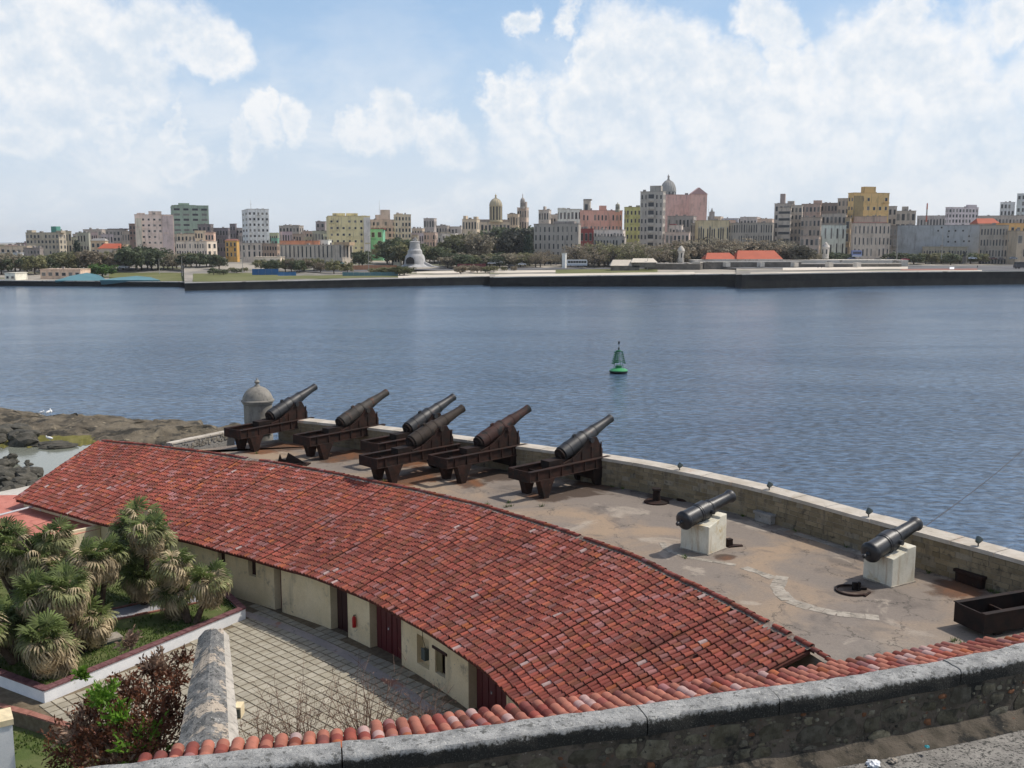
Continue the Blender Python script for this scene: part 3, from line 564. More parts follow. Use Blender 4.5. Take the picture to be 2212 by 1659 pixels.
# ---- black guns on plastered pedestals
def pedestal(loc, rz, label, l, wd, h):
    t = thing('gun_pedestal', label, 'pedestal', loc, rz, 'plastered gun pedestals')
    m_ = MB(); pr = [(-l / 2, 0), (l / 2, 0), (l / 2, h), (l * .12, h - .04), (l * .10, h - .16), (-l / 2 + .1, h - .36), (-l / 2, h - .36)]
    m_.prism(pr, -wd / 2, wd / 2, M=Matrix.Rotation(math.pi / 2, 4, 'X')); o = m_.obj('block', M['ped'], t)
    bv = o.modifiers.new('bev', 'BEVEL'); bv.width = .035; bv.segments = 2
    m_ = MB(); m_.box(-l / 2 - .05, l / 2 + .05, -wd / 2 - .05, wd / 2 + .05, -.05, .05); m_.obj('footing', M['ruin'], t)
    return t
def blackgun(loc, rz, el, label):
    t = thing('smooth_bore_cannon', label, 'cannon', loc, rz, 'black cannons on pedestals')
    t.scale = (1.13, 1.13, 1.13)
    Mb = Matrix.Rotation(math.pi / 2 - el, 4, 'Y')
    b = MB(); b.lathe([(0.0, -1.42), (0.25, -1.41), (0.37, -1.34), (0.40, -1.28), (0.40, -1.20), (0.37, -1.16), (0.365, -.62), (0.36, -.5), (0.39, -.48), (0.39, -.40), (0.33, -.38), (0.31, .25), (0.33, .27), (0.33, .33), (0.285, .36), (0.235, 1.45), (0.25, 1.5), (0.285, 1.62), (0.285, 1.70), (0.25, 1.76), (0.12, 1.77), (0.11, 1.4)], 26, M=Mb, cap=False)
    bar = b.obj('barrel', M['ironblk'], t, smooth=35)
    k = MB(); k.lathe([(0.0, -1.72), (0.07, -1.70), (0.095, -1.63), (0.07, -1.55), (0.05, -1.5), (0.10, -1.42), (.1, -1.38)], 14, M=Mb, cap=False); k.obj('cascabel', M['ironblk'], bar, smooth=40)
    sl = MB(); sl.lathe([(0.372, -.40), (0.405, -.38), (0.405, .05), (0.38, .08)], 26, M=Mb @ Matrix.Translation((0, 0, -.02)), cap=False); sl.obj('reinforce_ring', M['ironblk'], bar, smooth=35)
    for s in (-1, 1):
        tr = MB(); tr.lathe([(.10, .28), (.10, .52)], 12, M=Matrix.Rotation(-s * math.pi / 2, 4, 'X')); tr.obj('trunnion', M['ironblk'], t)
    return t
p1 = (P(1475, 1181, ZP) + P(1563, 1188, ZP)) / 2; p2 = (P(1868, 1250, ZP) + P(1970, 1255, ZP)) / 2
e1 = P(1563, 1188, ZP) - P(1525, 1203, ZP); e2 = P(1970, 1255, ZP) - P(1918, 1268, ZP)
pedestal(p1, math.atan2(e1.y, e1.x), 'cream plastered gun pedestal on the middle of the terrace, left of the other one', 1.5, 1.55, 1.70)
pedestal(p2, math.atan2(e2.y, e2.x), 'white plastered gun pedestal with rust stains near the right hand parapet', 1.45, 1.5, 1.60)
a1 = P(1500, 1122, ZP + 1.95); a2 = P(1905, 1176, ZP + 1.85)
g1 = thing; blackgun((p1.x + .02, p1.y + .05, ZP + 1.86), math.atan2(.62, .78), math.radians(11), 'black smooth bore cannon lying on the left cream pedestal')
blackgun((p2.x + .02, p2.y + .05, ZP + 1.76), math.atan2(.58, .80), math.radians(12), 'black smooth bore cannon on the right white pedestal, muzzle over the parapet')
# ---- odds and ends on the terrace
def bollard(X, Y, label, r=.22, h=.8, name='gun_pivot'):
    t = thing(name, label, 'gun pivot', P(X, Y, ZP)); m_ = MB(); m_.lathe([(r, .06), (r * .9, h * .8), (r * 1.1, h * .85), (r * 1.1, h), (0.02, h + .02)], 14); m_.obj('post', M['rustdk'], t, smooth=40)
    m_ = MB(); m_.lathe([(r * 3.2, 0), (r * 3.1, .07), (r * 2.2, .10), (r, .12)], 22); m_.obj('base_plate', M['rust'], t); return t
bollard(1418, 1085, 'dark iron pivot post on a round rusty base, left of the cream pedestal')
bollard(1476, 1080, 'slim dark iron post standing in a recess against the parapet', .12, .7, 'iron_post')
def blockthing(X, Y, name, label, cat, w_, d_, h_, mat, rz, z=ZP):
    t = thing(name, label, cat, P(X, Y, z), rz); m_ = MB(); m_.box(-w_ / 2, w_ / 2, -d_ / 2, d_ / 2, 0, h_); o = m_.obj('block', M[mat], t); bv = o.modifiers.new('b', 'BEVEL'); bv.width = .04
    m_ = MB(); m_.box(-w_ / 2 - .05, w_ / 2 + .05, -d_ / 2 - .05, d_ / 2 + .05, h_, h_ + .12); o = m_.obj('seat_slab', M[mat], t); return t
pd = par(.72, 0) - par(.66, 0); prz = math.atan2(pd.y, pd.x)
blockthing(1655, 1128, 'stone_step', 'pale stone step block against the parapet between the two pedestals', 'step', 1.1, .6, .42, 'greystone', prz)
blockthing(2098, 1262, 'brick_step', 'reddish brick step block against the parapet right of the white pedestal', 'step', 1.3, .5, .42, 'rust', prz - .1)
t = thing('iron_scrap', 'small rusted iron fitting lying right of the cream pedestal', 'iron fitting', P(1576, 1180, ZP), .4)
m_ = MB(); m_.box(-.18, .1, -.12, .12, 0, .38); m_.box(-.3, -.12, -.05, .05, .28, .34); m_.obj('bracket', M['rustdk'], t); m_ = MB(); m_.prism([(-.2, -.2), (.55, -.3), (.6, -.15), (.1, .2)], 0, .06); m_.obj('foot_plate', M['rust'], t)
t = thing('pivot_ring', 'rusted iron ring track with a pivot lug lying left of the white pedestal', 'iron ring', P(1840, 1277, ZP), 0); t.scale = (.74, .74, .9)
m_ = MB(); n = 22; rr = .78
for i in range(n):
    a0, a1_ = math.pi * (.35 + 1.35 * i / n), math.pi * (.35 + 1.35 * (i + 1) / n)
    m_.prism([(rr * math.cos(a0), rr * math.sin(a0)), ((rr + .13) * math.cos(a0), (rr + .13) * math.sin(a0)), ((rr + .13) * math.cos(a1_), (rr + .13) * math.sin(a1_)), (rr * math.cos(a1_), rr * math.sin(a1_))], 0.01, .09)
m_.prism([(.35, -.85), (.45, -.95), (.95, -.35), (.85, -.3)], .01, .08); m_.obj('arc_plate', M['rust'], t)
m_ = MB(); m_.box(.1, .35, .1, .3, 0, .36); m_.box(.38, .5, .0, .22, 0, .4); m_.box(.1, .9, .15, .22, 0.02, .12); m_.obj('pivot_lug', M['rustdk'], t)
t = thing('scrap_plate', 'bent dark iron plate lying behind the roof ridge near the left guns', 'scrap iron', P(628, 1004, ZP), -.3)
m_ = MB(); m_.prism([(-1.1, 0), (-.95, .62), (-.8, .32), (-.5, .30), (-.35, .75), (.1, .55), (1.2, .05), (1.2, 0)], -.25, -.18, M=Matrix.Rotation(math.radians(80), 4, 'X')); m_.obj('upright_plate', M['rustdk'], t)
m_ = MB(); m_.prism([(-1.1, 0), (1.2, 0), (1.1, .7), (-1.0, .8)], .02, .08); m_.obj('flat_plate', M['rust'], t)
# empty slide at the right edge
t = thing('empty_gun_slide', 'empty dark iron gun slide lying on the terrace at the right edge', 'gun slide', P(2128, 1380, ZP), math.radians(21))
for nm, bx in (('side_beam', (-.1, 6, -.06, .06, .2, .95)), ('side_beam', (-.1, 6, 1.24, 1.36, .2, .95)), ('end_plate', (-.16, -.1, -.06, 1.36, .2, .95)), ('bottom_plate', (-.1, 6, .06, 1.24, .22, .26))):
    m_ = MB(); m_.box(*bx); m_.obj(nm, M['rustdk'], t)
for y0 in (-.12, 1.20): m_ = MB(); m_.box(-.16, 6, y0, y0 + .22, .95, .98); m_.obj('top_flange', M['rustdk'], t)
for x in (1.4, 3.2): m_ = MB(); m_.box(x, x + .07, .06, 1.24, .26, .7); m_.obj('cross_plate', M['rust'], t)
for x, y in ((0.6, .1), (.6, .95), (4.5, .1), (4.5, .95)): m_ = MB(); m_.box(x, x + .35, y, y + .3, 0, .2); m_.obj('foot', M['rustdk'], t)
# floodlights on the parapet
def flood(X, label):
    best = min((abs(proj((*par(s / 400, .25)[:2], ZP + PH))[0] - X), s / 400) for s in range(400))[1]; p = par(best, .25)
    t = thing('floodlight', label, 'floodlight', (p.x, p.y, ZP + PH), prz, 'small floodlights on the parapet')
    m_ = MB(); m_.tube([(0, 0, 0), (0, 0, .16)], .025, 6); m_.obj('stem', M['rustdk'], t)
    m_ = MB(); m_.lathe([(.03, -.12), (.10, -.10), (.15, .08), (.15, .12), (.02, .10)], 12, M=Matrix.Translation((0, 0, .24)) @ Matrix.Rotation(-.9, 4, 'X')); m_.obj('lamp_head', M['greyobj'], t, smooth=40)
for X, l in ((633, 'small floodlight on the parapet just right of the gun by the sentry box'), (1285, 'small floodlight on the parapet right of the last carriage gun'), (1470, 'small floodlight on the parapet above the slim iron post'), (1660, 'small floodlight on the parapet above the pale stone step'), (1875, 'small floodlight on the parapet left of the right hand black cannon'), (2115, 'small floodlight on the parapet farthest right, above the brick step')): flood(X, l)
# cable
a = P(1997, 1138, ZP + 1.6); b = at(2330, 850, 62)
m_ = MB(); m_.tube([a.lerp(b, i / 12) - Vector((0, 0, .5 * math.sin(math.pi * i / 12))) for i in range(13)], .016, 6); tag(m_.obj('cable', M['cable']), 'thin dark cable rising from the parapet beside the right cannon out of the frame', 'cable')

# ================================================================ BARRACKS
bk = thing('barracks', 'long curved cream barracks with a red clay tile roof and maroon doors below the terrace', 'building')
def s_at_X(X, d=.55, z=ZC):
    best = None
    for i in range(0, 2001):
        s = i / 2000; p = wallp(s, d); q = abs(proj((p.x, p.y, z))[0] - X)
        if best is None or q < best[0]: best = (q, s)
    return best[1]
def wallseg(s0, s1, z0, z1, d0=.55, d1=1.5, mi=(0, 1)):
    m_ = MB(); n = max(1, int((s1 - s0) * 60)); vs = []
    for i in range(n + 1):
        s = lerp(s0, s1, i / n); a, b = wallp(s, d0), wallp(s, d1); vs += [(a.x, a.y, z0), (b.x, b.y, z0), (b.x, b.y, z1), (a.x, a.y, z1)]
    for i in range(n):
        o = 4 * i; m_.add([], [])
    fs = []
    for i in range(n): o = 4 * i; fs += [(o, o + 4, o + 7, o + 3), (o + 1, o + 2, o + 6, o + 5), (o + 3, o + 7, o + 6, o + 2), (o, o + 1, o + 5, o + 4)]
    m_.add(vs, fs, 0); e = [(0, 3, 2, 1), (4 * n, 4 * n + 1, 4 * n + 2, 4 * n + 3)]
    m_.f += e; m_.m += [1, 1]; m_.c += [None, None]
    return m_.obj('wall', [M['cream'], M['jamb']], bk)
WT = ZE + 0.02
ops = [(452, 484, 6.15, 9, 'window'), (536, 553, 6.1, 9, 'window'), (594, 610, ZC, 9, 'door'), (715, 752, ZC, 9, 'door'), (800, 868, ZC, 9, 'door'),
       (901, 927, 5.15, 6.55, 'niche'), (940, 962, 5.25, 6.35, 'window'), (1012, 1094, ZC, 9, 'door')]
ops = [(470, 486, 6.15, 9, 'window')] + ops[1:]
cur = 0.0
for X0, X1, z0, z1, k in ops:
    zz = ZC if k == 'door' else (z0 + z1) / 2 if z1 < 9 else 6.6
    s0, s1 = s_at_X(X0, z=zz), s_at_X(X1, z=zz)
    wallseg(cur, s0, ZC - .5, WT)
    if z0 > ZC: wallseg(s0, s1, ZC - .5, z0)
    if z1 < 9: wallseg(s0, s1, z1, WT)
    cur = s1
    if k == 'door':
        dbl = X1 - X0 > 60; mm = M['dark_maroon'] if X0 == 715 else M['door']  # second opening: dark panel paints the unlit inside of an open doorway
        for q in ((s0, lerp(s0, s1, .5)), (lerp(s0, s1, .5), s1)) if dbl else ((s0, s1),):
            a, b = wallp(q[0], .93), wallp(q[1], .93); a2, b2 = wallp(q[0], 1.0), wallp(q[1], 1.0); a = a.lerp(b, .015); b = b.lerp(a, .015)
            m_ = MB(); m_.prism([a[:2], b[:2], b2[:2], a2[:2]], ZC - .3, WT); dr = m_.obj('door', mm, bk)
            u = (b - a); nn = Vector((u.y, -u.x, 0)).normalized() * .025
            for j in range(3):
                c0, c1 = a.lerp(b, (j + .12) / 3), a.lerp(b, (j + .88) / 3); m_ = MB(); m_.prism([(c0 + nn)[:2], (c1 + nn)[:2], c1[:2], c0[:2]], ZC - .2, WT - .1); m_.obj('board', mm, dr)
            c0 = a.lerp(b, .8); m_ = MB(); m_.box(-.03, .03, -.05, .05, 0, .1, M=Matrix.Translation((c0.x + nn.x * 1.6, c0.y + nn.y * 1.6, ZC + 1.15))); m_.obj('lock', M['steel'], dr)
    elif k == 'window':
        a, b = wallp(s0, .80), wallp(s1, .80); a2, b2 = wallp(s0, .86), wallp(s1, .86)
        m_ = MB(); m_.prism([a[:2], b[:2], b2[:2], a2[:2]], z0, min(z1, WT)); wd = m_.obj('window', M['dark_maroon'], bk)  # dark panel paints the shade of the window recess
        if X0 == 940:
            u = (b - a).normalized(); a, b = wallp(s0, .5) - u * .18, wallp(s1, .5) + u * .18; a2, b2 = wallp(s0, .62) - u * .18, wallp(s1, .62) + u * .18
            m_ = MB(); m_.prism([a[:2], b[:2], b2[:2], a2[:2]], z1 - .02, z1 + .10); m_.obj('lintel', M['dark_maroon'], wd)
            m_ = MB(); a, b = wallp(s0, .62), wallp(lerp(s0, s1, .55), .62); a2, b2 = wallp(s0, .66), wallp(lerp(s0, s1, .55), .66); m_.prism([a[:2], b[:2], b2[:2], a2[:2]], z0 + .1, z1 - .05); m_.obj('shutter', plain('olive_shutter', (.17, .14, .07)), wd)
    else:
        a, b = wallp(s0, .85), wallp(s1, .85); a2, b2 = wallp(s0, .92), wallp(s1, .92); m_ = MB(); m_.prism([a[:2], b[:2], b2[:2], a2[:2]], z0, z1); m_.obj('niche_back', M['jamb'], bk)
        c = wallp((s0 + s1) / 2, .66); t = thing('wall_telephone', 'grey green telephone set hanging in the wall niche beside the small window', 'telephone', (c.x, c.y, 5.45), math.atan2((b - a).y, (b - a).x))
        m_ = MB(); m_.box(-.16, .16, -.12, .1, 0, .5); o = m_.obj('case', M['greyobj'], t); m_ = MB(); m_.box(-.13, .13, -.14, -.12, .5, .58); m_.obj('hood', M['greyobj'], t)
        m_ = MB(); m_.tube([(0, .02, .55), (0, -.12, 1.0), (0, -.14, 1.9)], .012, 5); m_.obj('wire', M['black'], t)
wallseg(cur, 1.0, ZC - .5, WT)
# far gable end and back wall
m_ = MB(); a, b = wallp(0, .55), RIDGE[0]; u = Vector((-.8, .5, 0)) * .02
m_.add([(a.x, a.y, 3), (b.x, b.y, 3), (b.x, b.y, ZR - .12), (a.x, a.y, WT - .05)], [(0, 1, 2, 3)]); m_.obj('gable_wall', M['cream'], bk)
# fire extinguisher
s_ = s_at_X(770, z=5.6); c = wallp(s_, .42); t = thing('fire_extinguisher', 'red fire extinguisher hung on the cream wall between two doors', 'fire extinguisher', (c.x, c.y, 5.35))
m_ = MB(); m_.lathe([(.09, 0), (.1, .03), (.1, .45), (.07, .54), (.03, .57)], 14); m_.obj('cylinder', M['redpaint'], t, smooth=40); m_ = MB(); m_.lathe([(.03, .56), (.03, .62)], 8); m_.box(-.02, .10, -.02, .02, .60, .63); m_.obj('valve', M['black'], t)
# roof deck
roof = None
mb = MB(); ns, nt_ = 100, 8; vs = []
for i in range(ns + 1):
    for j in range(nt_ + 1): vs.append(roofp(i / ns, j / nt_, -.02))
for i in range(ns + 1):
    for j in range(nt_ + 1): vs.append(roofp(i / ns, j / nt_, -.14))
q = (ns + 1) * (nt_ + 1); k_ = nt_ + 1; fs = []
for i in range(ns):
    for j in range(nt_): a = i * k_ + j; fs += [(a, a + k_, a + k_ + 1, a + 1), (q + a, q + a + 1, q + a + k_ + 1, q + a + k_)]
    a = i * k_; fs += [(a, q + a, q + a + k_, a + k_), (a + nt_, a + nt_ + k_, q + a + nt_ + k_, q + a + nt_)]
for j in range(nt_): fs += [(j, j + 1, q + j + 1, q + j), (ns * k_ + j, q + ns * k_ + j, q + ns * k_ + j + 1, ns * k_ + j + 1)]
mb.add(vs, fs); roof = mb.obj('roof', M['deck'], bk)
# tiles
TC = [(0.40, 0.10, 0.066), (0.36, 0.086, 0.062), (0.42, 0.115, 0.066), (0.33, 0.095, 0.075), (0.30, 0.075, 0.056), (0.37, 0.125, 0.10), (0.39, 0.17, 0.155), (0.28, 0.092, 0.056), (0.45, 0.13, 0.052), (0.41, 0.18, 0.175)]
TW = [6, 7, 4, 4, 6, 3, 2, 3, 1, 1.2]
def tilecol():
    c = R.choices(TC, TW)[0]; k = R.uniform(.46, .90)
    if R.random() < .006: return (.40, .29, .27)
    return tuple(x * k for x in c)
def tile_geo(l=.46, r0=.105, r1=.085, n=6, h=.8):   # lies along +y, wide end at y=0, crown up
    vs = []; 
    for y, r, dz in ((0, r0, .018), (l, r1, 0)):
        for k in range(n + 1): a = math.pi * k / n; vs.append(Vector((r * math.cos(a), y, r * h * math.sin(a) + dz)))
    for k in range(n + 1): a = math.pi * k / n; vs.append(Vector(((r0 - .018) * math.cos(a), 0, (r0 - .018) * h * math.sin(a) + .015)))
    m_ = n + 1; fs = [(k, k + 1, m_ + k + 1, m_ + k) for k in range(n)] + [(k + 1, k, 2 * m_ + k, 2 * m_ + k + 1) for k in range(n)]
    return vs, fs
TV, TF = tile_geo()
tile_mesh = MB().add(TV, TF).mesh('roof_tile', M['tile_o'], smooth=35)
cand = []
ncol, nrow = 208, 23
for i in range(ncol):
    if i % 17 == 9: gap = .35
    s = (i + .5) / ncol + R.uniform(-.0004, .0004) - ((i % 16) / 15 - .5) * .0017
    e = roofp(s, 0); r = roofp(s, 1); ln = (r - e).length
    for j in range(nrow):
        t0 = j / nrow - .008 + R.uniform(-.003, .003); t1 = t0 + .46 / ln
        a = roofp(s, t0, .005 + R.uniform(0, .02)); b = roofp(s, t1, .0)
        y = (b - a).normalized(); sn = roofp(min(1, s + .004), t0); sp_ = roofp(max(0, s - .004), t0); x = (sn - sp_); wdt = x.length / (min(1, s + .004) - max(0, s - .004)) / ncol
        x = (x - y * x.dot(y)).normalized(); z = x.cross(y)
        if z.z < 0: x = -x; z = -z
        yaw = R.uniform(-.035, .035) if R.random() > .03 else R.uniform(-.16, .16); x, y = x + y * yaw, y - x * yaw
        sx = wdt / .245
        Mt = Matrix(((x.x * sx, y.x, z.x, a.x), (x.y * sx, y.y, z.y, a.y), (x.z * sx, y.z, z.z, a.z), (0, 0, 0, 1)))
        X, Y = proj(a); vis_ = -10 < X < 2222 and Y < 1566 - (X - 1106) * .135
        if not vis_ and not (s > .9): pass
        if R.random() < .0015: continue
        cand.append((a - Vector((0, 0, H))).length if vis_ else 1e6); cand[-1] = (cand[-1], len(cand), Mt)
cand.sort(key=lambda t: t[:2])
ordr = cand
for d, _, Mt in ordr[:295]:
    o = link('roof_tile', tile_mesh, roof, color=tilecol()); o.matrix_world = Mt
big = MB()
for d, _, Mt in ordr[295:]: q_ = .98 + .22 * mnoise.noise(Vector((Mt[0][3] * .35, Mt[1][3] * .35, 0))) + .15 * mnoise.noise(Vector((Mt[0][3] * 1.3, Mt[1][3] * 1.3, 4))); big.add([Mt @ v for v in TV], TF, 0, tuple(c_ * q_ for c_ in tilecol()))
o = big.obj('field_of_roof_tiles', M['tile_s'], roof, smooth=35); o['kind'] = 'stuff'
# ridge: mortar bed and a line of tiles laid along it
m_ = MB(); n = 120
for i in range(n):
    a, b = roofp(i / n, .985 + .012 * mnoise.noise(Vector((i * .37, 0, 0))), .07), roofp((i + 1) / n, .985 + .012 * mnoise.noise(Vector((i * .37 + .37, 0, 0))), .07); c, d = roofp(i / n, 1.02, .08), roofp((i + 1) / n, 1.02, .08)
    k = 0; m_.add([a, b, d + Vector((0, 0, k)), c + Vector((0, 0, k)), c - Vector((0, 0, .3)), d - Vector((0, 0, .3))], [(0, 1, 2, 3), (3, 2, 5, 4)])
m_.obj('ridge_mortar', M['mortar'], bk)
rt = MB().add(*tile_geo(.46, .13, .11, 6, .8)).mesh('ridge_tile', M['tile_o'], smooth=35)
rl = sum((RIDGE[i + 1] - RIDGE[i]).length for i in range(len(RIDGE) - 1)); nr_ = int((rl + 1.6) / .41)
for i in range(nr_):
    s = 1.0 - (i * .41 - 1.6) / rl
    if s > 1: a = RIDGE[-1] + (RIDGE[-1] - RIDGE[-3]).normalized() * (s - 1) * rl; dr = (RIDGE[-3] - RIDGE[-1]).normalized(); z = ZR + .05 - (s - 1) * rl * .08; off_ = (RIDGE[-1] - EAVE[-1]).normalized() * .10
    else:
        if s < 0.002 or R.random() < .03: continue
        a = poly_fast(RIDGE, s); dr = (poly_fast(RIDGE, max(0, s - .01)) - poly_fast(RIDGE, s)).normalized() if s > .01 else (RIDGE[0] - RIDGE[2]).normalized(); z = roofp(s, 1).z + .09; off_ = (a - poly_fast(EAVE, s)).normalized() * .10
    c = tilecol(); c = tuple(x * .95 for x in c)
    o = link('ridge_tile', rt, roof if False else bk, (a.x + off_.x, a.y + off_.y, z + R.uniform(-.01, .02)), (0, 0, math.atan2(dr.y, dr.x) - math.pi / 2 + R.uniform(-.03, .03)), color=c)
# far gable edge tiles
for j in range(17):
    a, b = roofp(0, j / 17), roofp(0, (j + 1.1) / 17); d = (b - a).normalized(); o = link('verge_tile', rt, bk, a + Vector((-.08, -.02, .04)), (math.asin(d.z), 0, math.atan2(d.y, d.x) - math.pi / 2), color=tilecol())

# ================================================================ COURTYARD
mb = MB()
cy = [P(-120, 1500, ZC), P(60, 1547, ZC), P(200, 1592, ZC), P(330, 1640, ZC)]
poly = [(-40, 48), (cy[0].x, cy[0].y), (cy[1].x, cy[1].y), (cy[2].x, cy[2].y), (cy[3].x, cy[3].y), (-10, 20), (6, 20), (9, 34), (0, 55), (-16, 66), (-38, 68)]
mb.prism(poly, 3.4, ZC); court = tag(mb.obj('courtyard', M['joint']), kind='structure')
mb = MB(); mb.add([(-120, 10, 4.0), (20, 10, 4.0), (20, 75, 4.0), (-60, 75, 4.0)], [(0, 1, 2, 3)]); mb.obj('lower_lawn', M['lawn'])['kind'] = 'structure'
slab_path([Vector((p.x, p.y, 0)) + Vector((.1, .15, 0)) for p in cy[0:4]], .32, 'kerb_stone', .96, .05, 1.2, 0, court, 'redpath', ZC)
# planter: corner near, then runs
c0, c1, c2 = P(95, 1490, ZC + .62), P(530, 1312, ZC + .62), P(-60, 1433, ZC + .62)
pl = thing('planter_wall', 'low white garden wall with a maroon top edging the palm lawn', 'garden wall')
def run(p, q, nm, w_, z0, z1, mat, over=0.0, side=1, out=0.0):
    u = (q - p); u.z = 0; u.normalize(); nn = Vector((-u.y, u.x, 0)) * side; p2 = p - u * over - nn * out; q2 = q + u * over - nn * out; pts = [p2, q2, q2 + nn * w_, p2 + nn * w_]
    if side < 0: pts = pts[::-1]
    m_ = MB(); m_.prism([v[:2] for v in pts], z0, z1); return m_.obj(nm, M[mat], pl)
dirA = (c1 - c0); wend = wallp(s_at_X(470, z=ZC), .55)
run(c0, c1, 'wall_run', .3, 3.9, ZC + .55, 'white'); run(c1 , Vector((wend.x, wend.y, 0)) , 'wall_run', .3, 3.9, ZC + .548, 'white')
run(c2, c0 + (c2 - c0).normalized() * .001, 'wall_run', .3, 3.9, ZC + .546, 'white')
L_ = dirA.length; k = int(L_ / .62)
for i in range(k):
    a, b = c0.lerp(c1, i / k), c0.lerp(c1, (i + .965) / k); run(a, b, 'edge_brick', .38, ZC + .55, ZC + .62 + R.uniform(-.006, .006), 'border', 0, 1, .04)
k = 6; we = Vector((wend.x, wend.y, 0))
for i in range(k): run(c1.lerp(we, i / k), c1.lerp(we, (i + .96) / k), 'edge_brick', .38, ZC + .548, ZC + .618, 'border', 0, 1, .04)
for i in range(7): run(c2.lerp(c0, i / 7), c2.lerp(c0, (i + .96) / 7), 'edge_brick', .38, ZC + .546, ZC + .616, 'border', 0, 1, .04)
# raised lawn inside
ZL = ZC + .45
pin = [(c2.x, c2.y), (c0.x + .1, c0.y + .3), (c1.x - .25, c1.y + .1), (wend.x, wend.y + .2), (-20, 56.4), (-27, 60), (-44, 58)]
mb = MB(); mb.prism(pin, ZC - .2, ZL); mb.obj('palm_lawn', M['lawn'])['kind'] = 'structure'
# path across the lawn
pa, pb, pc, pd_ = P(150, 1338, ZL), P(470, 1268, ZL), P(475, 1293, ZL), P(150, 1360, ZL)
mb = MB(); mb.prism([v[:2] for v in (pd_, pc, pb, pa)], ZL - .1, ZL + .03); path = mb.obj('garden_path', M['greypath']); path['kind'] = 'structure'
slab_path([Vector((v.x, v.y, 0)) for v in (pa, pb)], .14, 'kerb_brick', .97, .06, .6, 0, path, 'redpath', ZL + .02)
slab_path([Vector((v.x, v.y, 0)) for v in (pd_, pc)], .14, 'kerb_brick', .97, .06, .6, 0, path, 'redpath', ZL + .02)
t = thing('inspection_cover', 'pale concrete inspection cover slab on the lawn beside the wheel', 'slab', P(235, 1386, ZL), .72)
m_ = MB(); m_.box(-.55, .55, -.42, .42, .14, .24); m_.obj('lid', M['ruin'], t); m_ = MB(); m_.box(-.48, .48, -.36, .36, 0, .14); m_.obj('frame', M['greyobj'], t)
t = thing('wagon_wheel', 'rusty spoked wagon wheel leaning under the palms on the lawn', 'wheel', P(170, 1412, ZL), .25)
Mx = Matrix.Translation((0, 0, .62)) @ Matrix.Rotation(math.radians(80), 4, 'X')
m_ = MB(); m_.lathe([(.56, -.04), (.62, -.04), (.62, .04), (.56, .04), (.56, -.04)], 28, M=Mx, cap=False); m_.obj('rim', M['rust'], t)
for k in range(12): a = math.pi * k / 6; m_ = MB(); m_.tube([Mx @ Vector((.05 * math.cos(a), .05 * math.sin(a), 0)), Mx @ Vector((.58 * math.cos(a), .58 * math.sin(a), 0))], .016, 5); m_.obj('spoke', M['rust'], t)
m_ = MB(); m_.lathe([(.09, -.1), (.09, .1)], 12, M=Mx); m_.obj('hub', M['rust'], t)
# pavers: grid turned with the planter wall
u = dirA.copy(); u.z = 0; u.normalize(); th = math.radians(47); PS = .52
near = []
def wall_dist(p):
    best = 1e9
    for i in range(0, 201, 2):
        q = wallp(i / 200, .55); best = min(best, (q - p).length)
    return best
c00 = Vector((-12, 42, 0)); uu = Vector((math.cos(th), math.sin(th), 0)); vv = Vector((-uu.y, uu.x, 0))
edge = Vector((cy[3].x - cy[1].x, cy[3].y - cy[1].y, 0)).normalized(); en = Vector((-edge.y, edge.x, 0))
PNV = Vector((-u.y, u.x, 0)); pst = MB(); plist = []
pm = [MB() for _ in range(4)]
for v in pm: v.prism([(-.226, -.226 + R.uniform(-.012, .012)), (.226 + R.uniform(-.012, .012), -.226), (.226, .226), (-.226 + R.uniform(-.014, .014), .226)], -.04, .03)
pmesh = [v.mesh('paving_slab', M['paver']) for v in pm]
for i in range(-44, 30):
    for j in range(-34, 34):
        c = c00 + uu * (i * PS) + vv * (j * PS); c.z = ZC
        X, Y = proj(c)
        if not (-30 < X < 1110 and 1300 < Y < 1720): continue
        if (c - Vector((cy[1].x, cy[1].y, ZC))).dot(en) < .45: continue
        if (c - c0).dot(PNV) > -.20 and X < 545: continue
        wd = wall_dist(Vector((c.x, c.y, 0)))
        inside = (c - c00).length
        e = wallp(max(0, min(1, .5)), .55)
        if wd < .3: continue
        # outside the building only
        q = min((( wallp(k / 100, .55) - Vector((c.x, c.y, 0))).length, k) for k in range(101))[1] / 100
        r = poly_fast(RIDGE, q) - poly_fast(EAVE, q)
        if (Vector((c.x, c.y, 0)) - wallp(q, .55)).dot(r) > 0: continue
        hid = 375 < X < 500 and Y > 1350
        plist.append((1e6 if hid or Y > 1600 else (c - Vector((0, 0, H))).length, len(plist), c))
plist.sort(key=lambda t: t[:2])
for d, k, c in plist[:295]:
    g_ = R.uniform(.82, 1.06); o = link('paving_slab', pmesh[k % 4], court, (c.x, c.y, ZC + R.uniform(-.006, .006)), (R.uniform(-.01, .01), R.uniform(-.01, .01), th + R.uniform(-.02, .02)), color=(.42 * g_, .395 * g_, .345 * g_))
for d, k, c in plist[295:]:
    Mx = Matrix.Translation((c.x, c.y, ZC + R.uniform(-.006, .006))) @ Matrix.Rotation(th + R.uniform(-.02, .02), 4, 'Z'); pst.box(-.226, .226, -.226, .226, -.04, .03, M=Mx)
if pst.v: o = pst.obj('further_paving_slabs', M['paver'], court); o['kind'] = 'stuff'; o.color = (.395, .372, .325, 1)
# worn strip along the wall
m_ = MB(); n = 60; vs = []
for i in range(n + 1): a, b = wallp(i / n, .55 - 1.12), wallp(i / n, .55 - 1.66); vs += [(a.x, a.y, ZC + .046), (b.x, b.y, ZC + .046)]
m_.add(vs, [(2 * i, 2 * i + 1, 2 * i + 3, 2 * i + 2)[::-1] for i in range(n)]); m_.obj('drain_strip', M['strip'], court)
print('pavers', len(plist))

